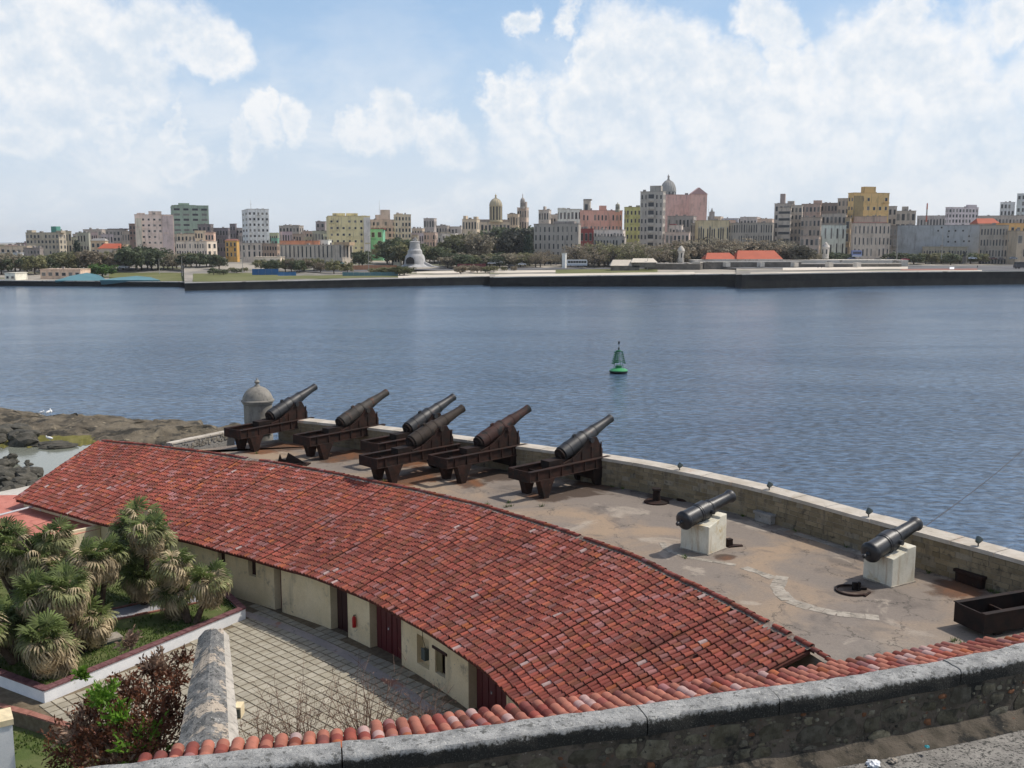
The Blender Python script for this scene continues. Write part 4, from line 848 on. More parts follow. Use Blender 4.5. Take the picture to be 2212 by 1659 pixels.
# ---- tall old wall with a weathered gabled cap
tw = thing('old_divider_wall', 'tall old wall end with grey weathered gabled cap standing beside the red brown bush', 'wall')
ZW = 11.0
fa_, fb_ = P(460, 1348, ZW + .12), P(446, 1640, ZW + .12); fa_.z = fb_.z = 0
u = (fb_ - fa_).normalized(); nn = Vector((-u.y, u.x, 0)); n = 26; vs = []
if nn.x < 0: nn = -nn
for i in range(n + 1):
    c = fa_.lerp(fb_, i / n); wl = lerp(.50, .86, i / n); jz = lambda a: a + .05 * mnoise.noise(Vector((c.x * 3, c.y * 3, a * 5)))
    cz = ZW + (.09 if i > 0 else -.1)
    for dx, z in ((-wl, ZC - .6), (-wl, jz(ZW - .32)), (-wl * .55, jz(ZW - .08)), (-.06, jz(cz)), (.08, jz(cz)), (wl * .5, jz(ZW - .05)), (wl * .66, jz(ZW - .12)), (wl * .93, ZW - .3), (wl, ZW - .34), (wl, ZC - .6)):
        p = c + nn * (dx + .02 * mnoise.noise(Vector((c.x * 4, c.y * 4, z)))); vs.append((p.x, p.y, z))
m_ = MB(); fs = []; mi = []
for i in range(n):
    for k in range(9): a = i * 10 + k; fs.append((a, a + 1, a + 11, a + 10))
m_.add(vs, fs + [tuple(range(10))[::-1], tuple(n * 10 + k for k in range(10))])
for i in range(n):
    for k in (0, 6, 7, 8): m_.m[i * 9 + k] = 1  # side faces and right cap facet lighter: sunlit look put into the colour
m_.obj('capped_wall', [M['cap'], M['capside']], tw)
c = fa_.lerp(fb_, .5) + nn * .68
t = thing('wall_lamp_box', 'small yellowish box fixed to the right side of the old grey wall', 'light box', (c.x, c.y, 9.95)); m_ = MB(); m_.box(0, .22, -.2, .2, 0, .36); m_.obj('housing', M['cream'], t); m_ = MB(); m_.box(.03, .19, -.22, -.2, .03, .3); m_.obj('lens', M['greyobj'], t)
# ---- white gate pier bottom left
pc_ = P(8, 1545, 8.0); t = thing('gate_pier', 'white gate pier with a shallow pyramid top at the lower left corner', 'pier', (pc_.x - .3, pc_.y, 0), .55)
m_ = MB(); m_.box(-.48, .48, -.48, .48, 3.9, 7.75); m_.obj('shaft', M['white'], t); m_ = MB(); m_.box(-.52, .52, -.52, .52, 7.75, 7.95); m_.obj('cap', M['cream'], t)
m_ = MB(); m_.add([(-.52, -.52, 7.95), (.52, -.52, 7.95), (.52, .52, 7.95), (-.52, .52, 7.95), (0, 0, 8.12)], [(0, 1, 4), (1, 2, 4), (2, 3, 4), (3, 0, 4)]); m_.obj('cap_top', M['cream'], t)

# ---- red flat roofed annex left of the barracks
an = thing('flat_roof_annex', 'low annex with a plain red flat roof and cream parapet at the left edge', 'building')
zr_ = 6.75; pts = [P(x, y, zr_) for x, y in ((-260, 1075), (35, 1070), (230, 1112), (216, 1142), (143, 1160), (-260, 1245))]
m_ = MB(); m_.prism([p[:2] for p in pts][::-1], 3.0, zr_ - .01); m_.obj('wall', M['cream'], an); m_ = MB(); m_.prism([(p[0], p[1]) for p in pts][::-1], zr_ - .01, zr_ + .03); m_.obj('roof', M['redroof'], an)
def barth(a, b, w_, z0, z1, nm, mat, par_):
    u = (b - a); u.z = 0; u.normalize(); nn = Vector((-u.y, u.x, 0)) * w_ / 2; m_ = MB(); m_.prism([v[:2] for v in (a - nn, b - nn, b + nn, a + nn)], z0, z1); return m_.obj(nm, M[mat], par_)
barth(pts[3] + Vector((0, .1, 0)), pts[5], .2, zr_ + .03, zr_ + .22, 'parapet', 'cream', an)
barth(P(-100, 1200, zr_), P(120, 1121, zr_), .03, zr_ + .03, zr_ + .05, 'roof_seam', 'deck', an)
a, b = P(-60, 1128, zr_ + .3), P(122, 1081, zr_ + .5); m_ = MB(); m_.tube([a, b], .07, 8); pipe = tag(m_.obj('steel_pipe', M['steel']), 'pale steel pipe lying across the red flat roof at the left edge', 'pipe')
for f in (.2, .8):
    c = a.lerp(b, f); m_ = MB(); m_.box(c.x - .05, c.x + .05, c.y - .05, c.y + .05, zr_ + .03, c.z); m_.obj('support', M['steel'], pipe)
# ================================================================ FOREGROUND WALL
def pz(l, z): return [P(x, y, z) for x, y in l]
ZF = 15.0
FAR = smooth_line([Vector((p.x, p.y, 0)) for p in pz([(150, 1662), (461, 1626), (747, 1600), (979, 1576), (1151, 1551), (1339, 1528), (1670, 1481), (1831, 1459), (2120, 1410), (2212, 1386), (2330, 1355)], ZF)], 120)
def fw(s, d=0.0):             # d towards the camera
    a = poly_fast(FAR, s); i = min(.99, max(.01, s)); t = (poly_fast(FAR, i + .01) - poly_fast(FAR, i - .01)).normalized(); return a + Vector((t.y, -t.x, 0)) * d
fwt = thing('rampart_parapet', 'thick foreground rampart wall of dark rubble with a lichen spotted coping', 'wall')
FL = sum((FAR[i + 1] - FAR[i]).length for i in range(120))
mb = MB(); strip_wall(fw, 0, 1, 80, .03, .50, 3.5, ZF - .36, mb); mb.obj('rubble_core', M['rubble'], fwt)
# coping slabs: rounded section, uneven
cuts = [0, .21, .47, .60, .80, .885, .955, 1.0]
for a0, a1 in zip(cuts[:-1], cuts[1:]):
    m_ = MB(); n = int((a1 - a0) * FL / .12); vs = []; prof = [(-.03, ZF - .36), (-.04, ZF - .07), (.0, ZF - .01), (.12, ZF + .005), (.28, ZF + .005), (.42, ZF - .0), (.52, ZF - .02), (.548, ZF - .07), (.555, ZF - .22), (.54, ZF - .37)]
    lf = R.uniform(-.012, .015)
    for i in range(n + 1):
        s = lerp(a0 + .0006, a1 - .0006, i / n)
        for k, (d, z) in enumerate(prof):
            p = fw(s, d); q = mnoise.noise(Vector((p.x * 1.6, p.y * 1.6, z * 2))) * .035 + mnoise.noise(Vector((p.x * 9, p.y * 9, z * 8))) * .012
            p = fw(s, d + (q * 1.5 if d > .4 or d < 0 else 0)); vs.append((p.x, p.y, z + lf + (q if 0 <= d <= .5 else q * .3)))
    w_ = len(prof); fs = [(i * w_ + k, i * w_ + k + 1, (i + 1) * w_ + k + 1, (i + 1) * w_ + k) for i in range(n) for k in range(w_ - 1)] + [tuple(range(w_))[::-1], tuple(n * w_ + k for k in range(w_))]
    m_.add(vs, fs)
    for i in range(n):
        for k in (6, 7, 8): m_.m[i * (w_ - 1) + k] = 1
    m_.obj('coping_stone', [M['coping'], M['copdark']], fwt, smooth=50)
# rubble stones on the near face
def rubble(mb_list_parent, pf, s0, s1, z0, z1, n_big, n_small, L_, d0, mat='rstone'):
    placed = []
    k = 0; tries = 0
    while k < n_big + n_small and tries < 20000:
        tries += 1
        bigs = k < n_big; w_ = R.uniform(.36, .75) if bigs else R.uniform(.06, .22); h_ = w_ * R.uniform(.5, .8) if bigs else w_ * R.uniform(.45, .9)
        s = R.uniform(s0, s1); z = R.uniform(z0 + h_ / 2, z1 - h_ / 2); x = s * L_
        if any(abs(x - a) < (w_ + c) / 2 * .96 and abs(z - b) < (h_ + d) / 2 * .96 for a, b, c, d in placed):
            if tries > 8000 and bigs: n_big = k
            continue
        placed.append((x, z, w_, h_)); k += 1
        a = pf(s, d0); t = (pf(min(1, s + .005), d0) - a).normalized(); nn = (pf(s, d0 + .1) - a).normalized(); np_ = 9; vs = []; pr = R.uniform(.008, .028)
        rad = [R.uniform(.72, 1.1) for _ in range(np_)]
        for rr, dd in ((1.0, -.05), (1.0, pr * .5), (.78, pr), ):
            for q in range(np_):
                an_ = 2 * math.pi * q / np_; c_, s_ = math.cos(an_), math.sin(an_); sq = 1 / max(abs(c_), abs(s_)) ** .95
                vs.append(a + t * (c_ * sq * rad[q] * rr * w_ / 2) + nn * dd + Vector((0, 0, z + s_ * sq * rad[q] * rr * h_ / 2)))
        m_ = MB(); m_.add(vs, [(i * np_ + q, i * np_ + (q + 1) % np_, (i + 1) * np_ + (q + 1) % np_, (i + 1) * np_ + q) for i in range(2) for q in range(np_)] + [tuple(2 * np_ + q for q in range(np_))])
        o = m_.obj('rubble_stone', M[mat], mb_list_parent, smooth=50); g_ = R.uniform(.075, .17) if bigs else R.uniform(.08, .22); wm = R.uniform(.86, 1.0)
        if not bigs and R.random() < .10: o.color = (.17, .085, .05, 1)
        else: o.color = (g_, g_ * lerp(.9, 1, wm), g_ * wm * .88, 1)
rubble(fwt, fw, .30, .99, ZF - 1.4, ZF - .40, 34, 262, FL, .50)
# rampart walk
mb = MB(); n = 40; vs = []
for i in range(n + 1): a, b = fw(i / n, .35), fw(i / n, 9.0); vs += [(a.x, a.y, 13.58), (b.x, b.y, 13.58)]
mb.add(vs, [(2 * i, 2 * i + 1, 2 * i + 3, 2 * i + 2) for i in range(n)]); walk = mb.obj('rampart_walk', M['gravel']); walk['kind'] = 'structure'
m_ = MB(); vs = []
for i in range(n + 1): a, b, c = fw(lerp(.4, 1, i / n), .50), fw(lerp(.4, 1, i / n), .62), fw(lerp(.4, 1, i / n), .95); vs += [(a.x, a.y, 13.80), (b.x, b.y, 13.72), (c.x, c.y, 13.585)]
m_.add(vs, [(3 * i + k, 3 * i + k + 1, 3 * i + k + 4, 3 * i + k + 3) for i in range(n) for k in (0, 1)]); m_.obj('plinth_fillet', M['rubble'], fwt)
def crumple(c, r, name, label, cat, mat):
    m_ = bmesh.new(); bmesh.ops.create_icosphere(m_, subdivisions=3, radius=r)
    for v in m_.verts: q = mnoise.noise(v.co * 9 / r * .25) ; v.co *= 1 + .55 * q + .25 * mnoise.noise(v.co * 30); v.co.z *= .55
    me = bpy.data.meshes.new(name); m_.to_mesh(me); m_.free(); me.materials.append(M[mat]); return tag(link(name, me, None, c), label, cat)
c = P(1886, 1650, 13.62); crumple(c, .12, 'plastic_bag', 'crumpled white and dark plastic bag at the foot of the rubble wall', 'litter', 'plasticw')
c2 = P(1928, 1644, 13.62); crumple(c2 + Vector((0, 0, .01)), .08, 'paper_scrap', 'grey crumpled paper scrap beside the plastic bag under the rubble wall', 'litter', 'ruin')
c = P(2003, 1613, 13.76); crumple(c, .045, 'plastic_scrap', 'small turquoise plastic scrap at the foot of the rubble wall', 'litter', 'plasticb')

# ---- clay tile lean-to just beyond the foreground wall
lt = thing('lean_to', 'narrow red barrel tiled lean-to roof running just beyond the foreground wall', 'roof')
SL = math.tan(math.radians(12)); ZT = ZF - .22
def outerY(X):
    t = [(200, 1648), (461, 1603), (747, 1574), (908, 1552), (1120, 1523), (1339, 1497), (1510, 1470), (1640, 1452), (1753, 1440), (2000, 1399), (2212, 1372), (2400, 1340)]
    for (a, b), (c, d) in zip(t[:-1], t[1:]):
        if X <= c: return lerp(b, d, (X - a) / (c - a))
    return t[-1][1]
s = .052; cols = []; tc_ = 0
lm = MB().add(*tile_geo(.46, .125, .108, 8, .95)).mesh('barrel_tile', M['tile_o'], smooth=40)
deckA = []
while s < .995:
    a = fw(s, 0); t = (fw(min(1, s + .01), 0) - fw(s - .01, 0)).normalized(); nn = Vector((-t.y, t.x, 0)); az = R.uniform(-.03, .03)
    L0 = .6
    for k in range(5, 60):
        L0 = k * .08; p = a + nn * L0; p.z = ZT - L0 * SL + .10; X, Y = proj(p)
        if Y < outerY(X): break
    rows = max(2, round(L0 / .37))
    for j in range(rows):
        far_ = (j + 1) * .37; p = a + nn * (far_ - .0); p.z = ZT - far_ * SL + R.uniform(.0, .018)
        if tc_ < 292 or True:
            o = link('barrel_tile', lm, lt, p, (0, 0, 0), color=tilecol()); tc_ += 1
            d = -nn; yv = (Vector((d.x, d.y, SL))).normalized(); xv = Vector((d.y, -d.x, 0)).normalized(); zv = xv.cross(yv); yw = R.uniform(-.04, .04); xv, yv = xv + yv * yw, yv - xv * yw
            o.matrix_world = Matrix(((xv.x, yv.x, zv.x, p.x), (xv.y, yv.y, zv.y, p.y), (xv.z, yv.z, zv.z, p.z), (0, 0, 0, 1)))
            if R.random() < .06: o.color = (.46, .30, .27, 1)
            elif R.random() < .55: g_ = R.uniform(.75, 1.1); o.color = (.40 * g_, .15 * g_, .10 * g_, 1)
    deckA.append((a, a + nn * (rows * .37 - .04), rows))
    s += .262 / FL
m_ = MB(); vs = []
for a, b, r in deckA:
    l = (b - a).length; vs += [(a.x, a.y, ZT - .01), (b.x, b.y, ZT - l * SL - .01), (b.x, b.y, ZT - l * SL - .13), (a.x, a.y, ZT - .3)]
n = len(deckA) - 1; m_.add(vs, [(4 * i + k, 4 * i + (k + 1) % 4, 4 * i + 4 + (k + 1) % 4, 4 * i + 4 + k) for i in range(n) for k in range(4)] + [(3, 2, 1, 0), (4 * n, 4 * n + 1, 4 * n + 2, 4 * n + 3)]); m_.obj('roof_deck', M['deck'], lt)
m_ = MB(); vs = []
for a, b, r in deckA:
    q = a.lerp(b, .55); l = (q - a).length; vs += [(q.x, q.y, 4.0), (q.x, q.y, ZT - l * SL - .1)]
m_.add(vs, [(2 * i, 2 * i + 1, 2 * i + 3, 2 * i + 2) for i in range(n)]); m_.obj('support_wall', M['rubble'], lt)
print('lean tiles', tc_)

# ================================================================ PLANTS
def quad_leaf(mb, p, d, up, l, w_, mi=0, fold=.2):
    s_ = d.cross(up)
    if s_.length < 1e-4: s_ = Vector((1, 0, 0))
    s_.normalize(); mb.add([p, p + d * l * .5 + s_ * w_ * .5, p + d * l, p + d * l * .5 - s_ * w_ * .5], [(0, 1, 2, 3)], mi)
def rnd_dir(zmin=-1): 
    while True:
        v = Vector((R.uniform(-1, 1), R.uniform(-1, 1), R.uniform(zmin, 1)))
        if .05 < v.length < 1: return v.normalized()
# fan palm fronds
def fan(mats, droop, n=17, pet=.85, rad=.95):
    m_ = MB(); m_.tube([(0, 0, 0), (0, pet * .5, .03), (0, pet, 0)], [.022, .018, .014], 4)
    for k in range(n):
        a = math.radians(lerp(-118, 118, k / (n - 1))) + R.uniform(-.05, .05); L_ = rad * (1 - .18 * abs(k / (n - 1) - .5) * 2) * R.uniform(.85, 1.1)
        d = Vector((math.sin(a), math.cos(a), 0)); s_ = Vector((d.y, -d.x, 0)); o = Vector((0, pet - .03, 0)); dz = droop * R.uniform(.6, 1.3)
        w_ = .055; p1 = o + d * L_ * .5 + Vector((0, 0, -.04 - dz * .12)); p2 = o + d * L_ * (.92 - dz * .25) + Vector((0, 0, -.08 - dz * .65))
        pm_ = o + d * L_ * .78 * (1 - dz * .12) + Vector((0, 0, -.05 - dz * .32))
        m_.add([o, p1 + s_ * w_, p1 + Vector((0, 0, .025)), p1 - s_ * w_, pm_ + s_ * w_ * .7, pm_ - s_ * w_ * .7, p2], [(0, 1, 2), (0, 2, 3), (1, 4, 2), (2, 4, 5), (2, 5, 3), (4, 6, 5)])
    return m_.mesh('frond', mats)
FG = [fan(M['frondg'], d) for d in (.15, .35, .55)]; FY = [fan(M['frondy'], d) for d in (.7, 1.0)]; FB = [fan(M['frondb'], d, 13, .8, .85) for d in (1.0, 1.3, 1.5)]
def palm(X, Y, zc, r, label, heads=1, n=60, green=.4, zb=None):
    zb = ZL if zb is None else zb; c = P(X, Y, zc); t = thing('fan_palm', label, 'palm', (c.x, c.y, zb), 0, 'fan palms on the lawn')
    hs = [(0, 0, 0)] if heads == 1 else [(R.uniform(-.6, .6) * r, R.uniform(-.6, .6) * r, R.uniform(-.85, .5) * r) for _ in range(heads)]
    for hx, hy, hz in hs:
        top = Vector((hx, hy, zc - zb + hz)); m_ = MB(); m_.tube([(hx * .2, hy * .2, 0), (hx * .6 + .05, hy * .6, top.z * .5), top - Vector((0, 0, .1))], [.17, .14, .13], 9); m_.obj('trunk', M['bark'], t)
        k = int(n * 1.45) // heads
        for i in range(k):
            f = (i + .5) / k; el = lerp(1.25, -1.2, f ** .7) + R.uniform(-.15, .15); az = i * 2.39996 + R.uniform(-.3, .3)
            q = R.random(); grn = f < green * R.uniform(.7, 1.3)
            me = R.choice(FG) if grn and q < .75 else (R.choice(FY) if f < green + .25 and q < .6 else R.choice(FB))
            sc_ = (r / 1.65 if heads == 1 else .77) * R.uniform(.85, 1.15)
            link('frond', me, t, top + Vector((0, 0, -1.0 * max(0, f - .6))), (el, R.uniform(-.5, .5), az), (sc_, sc_, sc_))
palm(300, 1166, 8.5, 2.2, 'largest fan palm clump, tall and leaning on the red tiled roof edge', 10, 280, .30)
palm(410, 1254, 7.3, 1.85, 'small fan palm with dry fronds nearest the cream barracks wall', 3, 110, .20)
palm(45, 1185, 8.3, 2.2, 'green topped fan palm clump in front of the red flat roof at the left edge', 7, 200, .32)
palm(125, 1195, 8.3, 1.8, 'fan palm between the left edge clump and the largest clump', 4, 140, .28)
palm(200, 1228, 7.8, 1.7, 'pale dry fan palm just left of the largest clump', 3, 120, .18)
palm(160, 1300, 7.6, 1.9, 'broad dry brown fan palm above the wagon wheel', 5, 170, .14)
palm(35, 1300, 7.9, 1.8, 'fan palm with bright green heart at the left edge, middle of the garden', 3, 120, .42)
palm(66, 1388, 6.6, 1.6, 'low drooping fan palm nearest the garden wall corner', 3, 120, .22)
# lawn grass
def grass(name, label_poly, n, z, h):
    m_ = MB(); xs = [p[0] for p in label_poly]; ys = [p[1] for p in label_poly]; k = 0
    def ins(x, y):
        c = False; j = len(label_poly) - 1
        for i in range(len(label_poly)):
            a, b = label_poly[i], label_poly[j]
            if (a[1] > y) != (b[1] > y) and x < (b[0] - a[0]) * (y - a[1]) / (b[1] - a[1]) + a[0]: c = not c
            j = i
        return c
    while k < n:
        x, y = R.uniform(min(xs), max(xs)), R.uniform(min(ys), max(ys)); k += 1
        if not ins(x, y): continue
        if mnoise.noise(Vector((x * .7, y * .7, 0))) < -.28: continue
        X, Y = proj((x, y, z + .1))
        if 130 < X < 480 and 1262 < Y < 1365 and abs(Y - lerp(1349, 1280, (X - 150) / 322)) < 14: continue
        a = R.uniform(0, 6.28); w_ = R.uniform(.02, .045); hh = h * R.uniform(.5, 1.3); l = Vector((R.uniform(-.5, .5), R.uniform(-.5, .5), 1)) * hh
        m_.add([(x - w_ * math.cos(a), y - w_ * math.sin(a), z), (x + w_ * math.cos(a), y + w_ * math.sin(a), z), (x + l.x, y + l.y, z + l.z)], [(0, 1, 2)])
    o = m_.obj(name, M['grassb']); tag(o, 'short green lawn grass', 'grass', None, 'stuff')
grass('lawn_grass', [(p[0], p[1]) for p in pin], 60000, ZL, .11)
grass('lower_lawn_grass', [(cy[0].x - 3, cy[0].y - 1), (cy[1].x - .1, cy[1].y - .2), (cy[2].x - .1, cy[2].y - .2), (cy[3].x, cy[3].y - .3), (-9, 28), (-20, 28)], 26000, 4.0, .11)
# weeds in the joints of the terrace
m_ = MB()
spots_ = [par(R.uniform(.3, .97), -R.uniform(.02, .18)) for _ in range(26)] + [P(R.uniform(1030, 1200), 1090 + R.uniform(-4, 6), ZP) for _ in range(5)] + [P(2062, 1385, ZP), P(2080, 1392, ZP), P(1480, 1205, ZP), P(555, 980, ZP), P(830, 1040, ZP)]
for c in spots_:
    for k in range(26):
        a = R.uniform(0, 6.28); q = Vector((math.cos(a), math.sin(a), 0)); l = R.uniform(.05, .2); o_ = q * R.uniform(0, .16); s_ = Vector((-q.y, q.x, 0)) * .018
        m_.add([(c.x + o_.x - s_.x, c.y + o_.y - s_.y, ZP), (c.x + o_.x + s_.x, c.y + o_.y + s_.y, ZP), (c.x + o_.x + q.x * l * .7, c.y + o_.y + q.y * l * .7, ZP + l)], [(0, 1, 2)])
tag(m_.obj('terrace_weeds', M['grassb']), 'small green weeds in the joints of the gun terrace', 'weeds', None, 'stuff')
# red brown bush
def bush(name, label, cat, base, blobs_, leafn, mat, lsz, stems, extra=None, grp=None):
    t = thing(name, label, cat, base); B0 = Vector(base)
    m_ = MB()
    for c, r in blobs_:
        c = Vector(c)
        for q in range(stems):
            e = c + rnd_dir(-.2) * r * .9; mid = c * .55 + Vector((R.uniform(-.2, .2), R.uniform(-.2, .2), -.2)); m_.tube([(R.uniform(-.15, .15), R.uniform(-.15, .15), 0), mid, e], [.05, .03, .008], 4, cap=False)
    m_.obj('branches', M['bark' if mat != 'twig' else 'twig'], t)
    if leafn:
        m_ = MB(); tot = sum(r ** 2 for c, r in blobs_)
        for c, r in blobs_:
            c = Vector(c)
            for q in range(int(leafn * r * r / tot / 7)):
                d = rnd_dir(-.7); tip = c + d * r * R.uniform(.45, 1.12) ** .7; sd = (d + Vector((0, 0, .5)) + rnd_dir() * .4).normalized()
                for j in range(7):
                    p = tip - sd * .06 * j * R.uniform(.7, 1.3); dd = (sd + rnd_dir() * .9).normalized(); quad_leaf(m_, p, dd, rnd_dir(), lsz * R.uniform(.7, 1.3), lsz * .42)
        o = m_.obj('foliage', M[mat], t); o['kind'] = 'stuff'
    if extra:
        for c, r, k, mt in extra:
            m_ = MB(); c = Vector(c)
            for q in range(k // 7):
                d = rnd_dir(-.4); tip = c + d * r * R.uniform(.4, 1.1); sd = (d + Vector((0, 0, .6))).normalized()
                for j in range(7):
                    p = tip - sd * .06 * j; dd = (sd + rnd_dir() * .8).normalized(); quad_leaf(m_, p, dd, rnd_dir(), lsz * 1.2, lsz * .5)
            o = m_.obj('young_foliage' if mt == 'limeleaf' else 'dry_foliage', M[mt], t); o['kind'] = 'stuff'
    return t
bc = P(265, 1500, 9.0); b0 = Vector((bc.x, bc.y, 4.0))
def rel(X, Y, z, r): p = P(X, Y, z) - b0; return ((p.x, p.y, p.z), r)
bl = [rel(300, 1545, 8.5, 1.15), rel(365, 1470, 8.9, .7), rel(225, 1580, 7.8, 1.1), rel(150, 1605, 7.2, .9), rel(335, 1600, 8.2, 1.1), rel(240, 1635, 7.5, 1.2), rel(375, 1540, 8.4, .7), rel(395, 1420, 9.4, .4), rel(270, 1480, 8.9, .6), rel(190, 1525, 8.2, .5), rel(330, 1440, 9.2, .5)]
lime = rel(225, 1505, 9.0, .6); lime2 = rel(255, 1545, 8.8, .5)
bush('sea_almond_bush', 'red brown leafy bush beside the old grey wall with a lime green shoot', 'bush', tuple(b0), bl, 9500, 'redleaf', .17, 7,
     [(lime[0], .55, 560, 'limeleaf'), (lime2[0], .5, 420, 'limeleaf'), (rel(180, 1455, 9.2, .3)[0], .3, 140, 'limeleaf'), (rel(280, 1385, 9.8, .5)[0], .45, 200, 'tanleaf'), (rel(345, 1440, 9.3, .7)[0], .7, 420, 'tanleaf'), (rel(180, 1570, 8.0, 1)[0], .9, 420, 'tanleaf'), (rel(310, 1600, 8.3, 1)[0], 1.0, 300, 'limeleaf'), (rel(260, 1640, 7.6, 1)[0], 1.1, 300, 'tanleaf')])
# leafless twiggy shrubs behind the foreground tiles
def twigs(X, Y, n, ht, sp, label):
    c = P(X, Y, ZC); t = thing('leafless_shrub', label, 'shrub', tuple(c)); m_ = MB(); br = []
    for i in range(n):
        a = R.uniform(0, 6.28); lean = R.uniform(.05, .75); L_ = ht * R.uniform(.55, 1.1); pts = [Vector((R.uniform(-.3, .3), R.uniform(-.3, .3), 0))]; d = Vector((math.cos(a) * lean, math.sin(a) * lean, 1)).normalized()
        for k in range(5): pts.append(pts[-1] + (d + rnd_dir() * .18) * L_ / 5)
        m_.tube(pts, [.022, .018, .014, .011, .008, .004], 4, cap=False)
        for k in range(7):
            q = pts[R.randint(2, 5)]; m_.tube([q, q + (d + rnd_dir() * .9).normalized() * R.uniform(.2, .55) * sp], [.008, .003], 3, cap=False)
    m_.obj('stems', M['twig'], t)
    m_ = MB()
    for i in range(n * 26):
        a = R.uniform(0, 6.28); r = R.random() ** .5 * ht * .62; z = R.uniform(.15, 1) * ht * (1 - r / ht * .5); quad_leaf(m_, Vector((r * math.cos(a), r * math.sin(a), z)), rnd_dir(), rnd_dir(), .085, .03)
    o = m_.obj('dead_leaves', M['twig'], t); o['kind'] = 'stuff'
twigs(650, 1655, 34, 3.3, 1.2, 'dense leafless shrub standing in the courtyard just beyond the tiles, left of centre')
twigs(790, 1640, 40, 3.6, 1.3, 'taller leafless shrub with fanned stems beyond the tiles')
twigs(905, 1620, 22, 2.6, 1.1, 'sparse leafless shrub nearest the barracks wall')
twigs(560, 1680, 24, 2.4, 1.1, 'low leafless shrub right of the old grey wall')

# ================================================================ COAST
def shore(name, outl, z0f, n, mat, kind='structure', seed=0):
    pass
mb = MB(); nx, ny = 110, 46; vs = []
near_l = [(-260, 960), (0, 935), (110, 945), (200, 948), (260, 953), (330, 958), (400, 952), (470, 940), (560, 935)]
far_l = [(-260, 880), (0, 886), (60, 889), (150, 896), (230, 902), (330, 907), (410, 915), (470, 924), (560, 932)]
def at_line(l, X):
    for (a, b), (c, d) in zip(l[:-1], l[1:]):
        if X <= c: return lerp(b, d, (X - a) / (c - a))
    return l[-1][1]
for j in range(ny + 1):
    for i in range(nx + 1):
        X = lerp(-250, 540, i / nx); t = j / ny; a = P(X, at_line(near_l, X) + 8, 0); b = P(X, at_line(far_l, X) + 3, 0); p = a.lerp(b, t)
        e = min(t, 1 - t) * 2; hh = 1.7 * min(1, e * 3) ** .6 * (.62 + .5 * mnoise.noise(Vector((p.x * .10, p.y * .10, 1)))) + .5 * mnoise.noise(Vector((p.x * .45, p.y * .45, 2))) + .25 * mnoise.noise(Vector((p.x * 1.4, p.y * 1.4, 3)))
        p += Vector((mnoise.noise(Vector((p.x * .3, p.y * .3, 7))), mnoise.noise(Vector((p.x * .3, p.y * .3, 9))) * 2, 0)) * (1.3 if 0 < j < ny else 0.8)
        vs.append((p.x, p.y, hh - .35 if 0 < j < ny else -.8))
mb.add(vs, [(j * (nx + 1) + i, j * (nx + 1) + i + 1, (j + 1) * (nx + 1) + i + 1, (j + 1) * (nx + 1) + i) for j in range(ny) for i in range(nx)])
mb.obj('rocky_shore', M['rock'], smooth=60)['kind'] = 'structure'
# shallow inlet floor (shows through as pale flat water), moss band and near bank
mpm, npt, pp_ = newmat('shallow_pool'); pp_.inputs['Base Color'].default_value = (.20, .21, .17, 1); pp_.inputs['Roughness'].default_value = .12; bump(npt, pp_, noise_(npt, wpos(npt), 1.5, 3, .5).outputs['Fac'], .15, .1); M['pool'] = mpm
mb = MB(); q = [P(-300, 1110, .05), P(260, 1040, .05), P(330, 958, .05), P(-300, 948, .05)]; mb.add(q, [(0, 1, 2, 3)]); mb.obj('tidal_pool', M['pool'])['kind'] = 'structure'
mb = MB(); n = 50; vs = []
for i in range(n + 1):
    X = lerp(-60, 225, i / n); y0 = 958 + 5 * mnoise.noise(Vector((X * .05, 0, 0))) - (X - 80) * .02; a, b = P(X, y0 - 16, .5), P(X, y0 + 6 + 7 * mnoise.noise(Vector((X * .09, 4, 0))), .08); vs += [tuple(b), tuple(a)]
mb.add(vs, [(2 * i, 2 * i + 2, 2 * i + 3, 2 * i + 1) for i in range(n)]); mb.obj('mossy_bank', M['moss'])['kind'] = 'structure'
mb = MB(); mb.add([P(-400, 1140, 1.2), P(-400, 1062, .6), P(0, 1062, .6), P(60, 1050, .8), P(130, 1035, 1.2), P(300, 1100, 3.9), P(300, 1140, 3.9)], [tuple(range(7))[::-1]]); mb.obj('sandy_bank', M['quay'])['kind'] = 'structure'
def rockmesh(seed):
    bm = bmesh.new(); bmesh.ops.create_icosphere(bm, subdivisions=2, radius=.5)
    for v in bm.verts: v.co *= 1 + .5 * mnoise.noise(v.co * 2.2 + Vector((seed * 7, 0, 0))); v.co.z *= .6
    me = bpy.data.meshes.new('boulder'); bm.to_mesh(me); bm.free(); me.materials.append(M['boulder']); return me
rks = [rockmesh(i) for i in range(6)]
i = 0
for k in range(78):
    if k < 52: X, Y, s_ = R.uniform(-40, 85) , R.uniform(1003, 1062), R.uniform(.7, 2.1); Y = max(Y, 1000 + X * .25)
    elif k < 62: X, Y, s_ = R.uniform(-10, 70), R.uniform(985, 1008), R.uniform(.5, 1.2)
    else: X, Y, s_ = R.uniform(-30, 60), R.uniform(925, 955), R.uniform(1.2, 3.4)
    p = P(X, Y, .2 + s_ * .12); o = link('boulder', rks[k % 6], None, p, (R.uniform(-.3, .3), R.uniform(-.3, .3), R.uniform(0, 6)), (s_ * 1.3, s_, s_))
    if k < 52: tag(o, 'dark boulder in the heap at the near side of the tidal pool', 'boulder', 'boulders heaped beside the tidal pool')
    elif k < 62: tag(o, 'small dark rock standing alone in the shallow pool water', 'boulder', 'loose rocks in the pool')
    else: tag(o, 'grey boulder under the far bank of the rocky shore at the left edge', 'boulder', 'boulders under the far bank')
p = P(244 / 1, 0, 0) if False else None
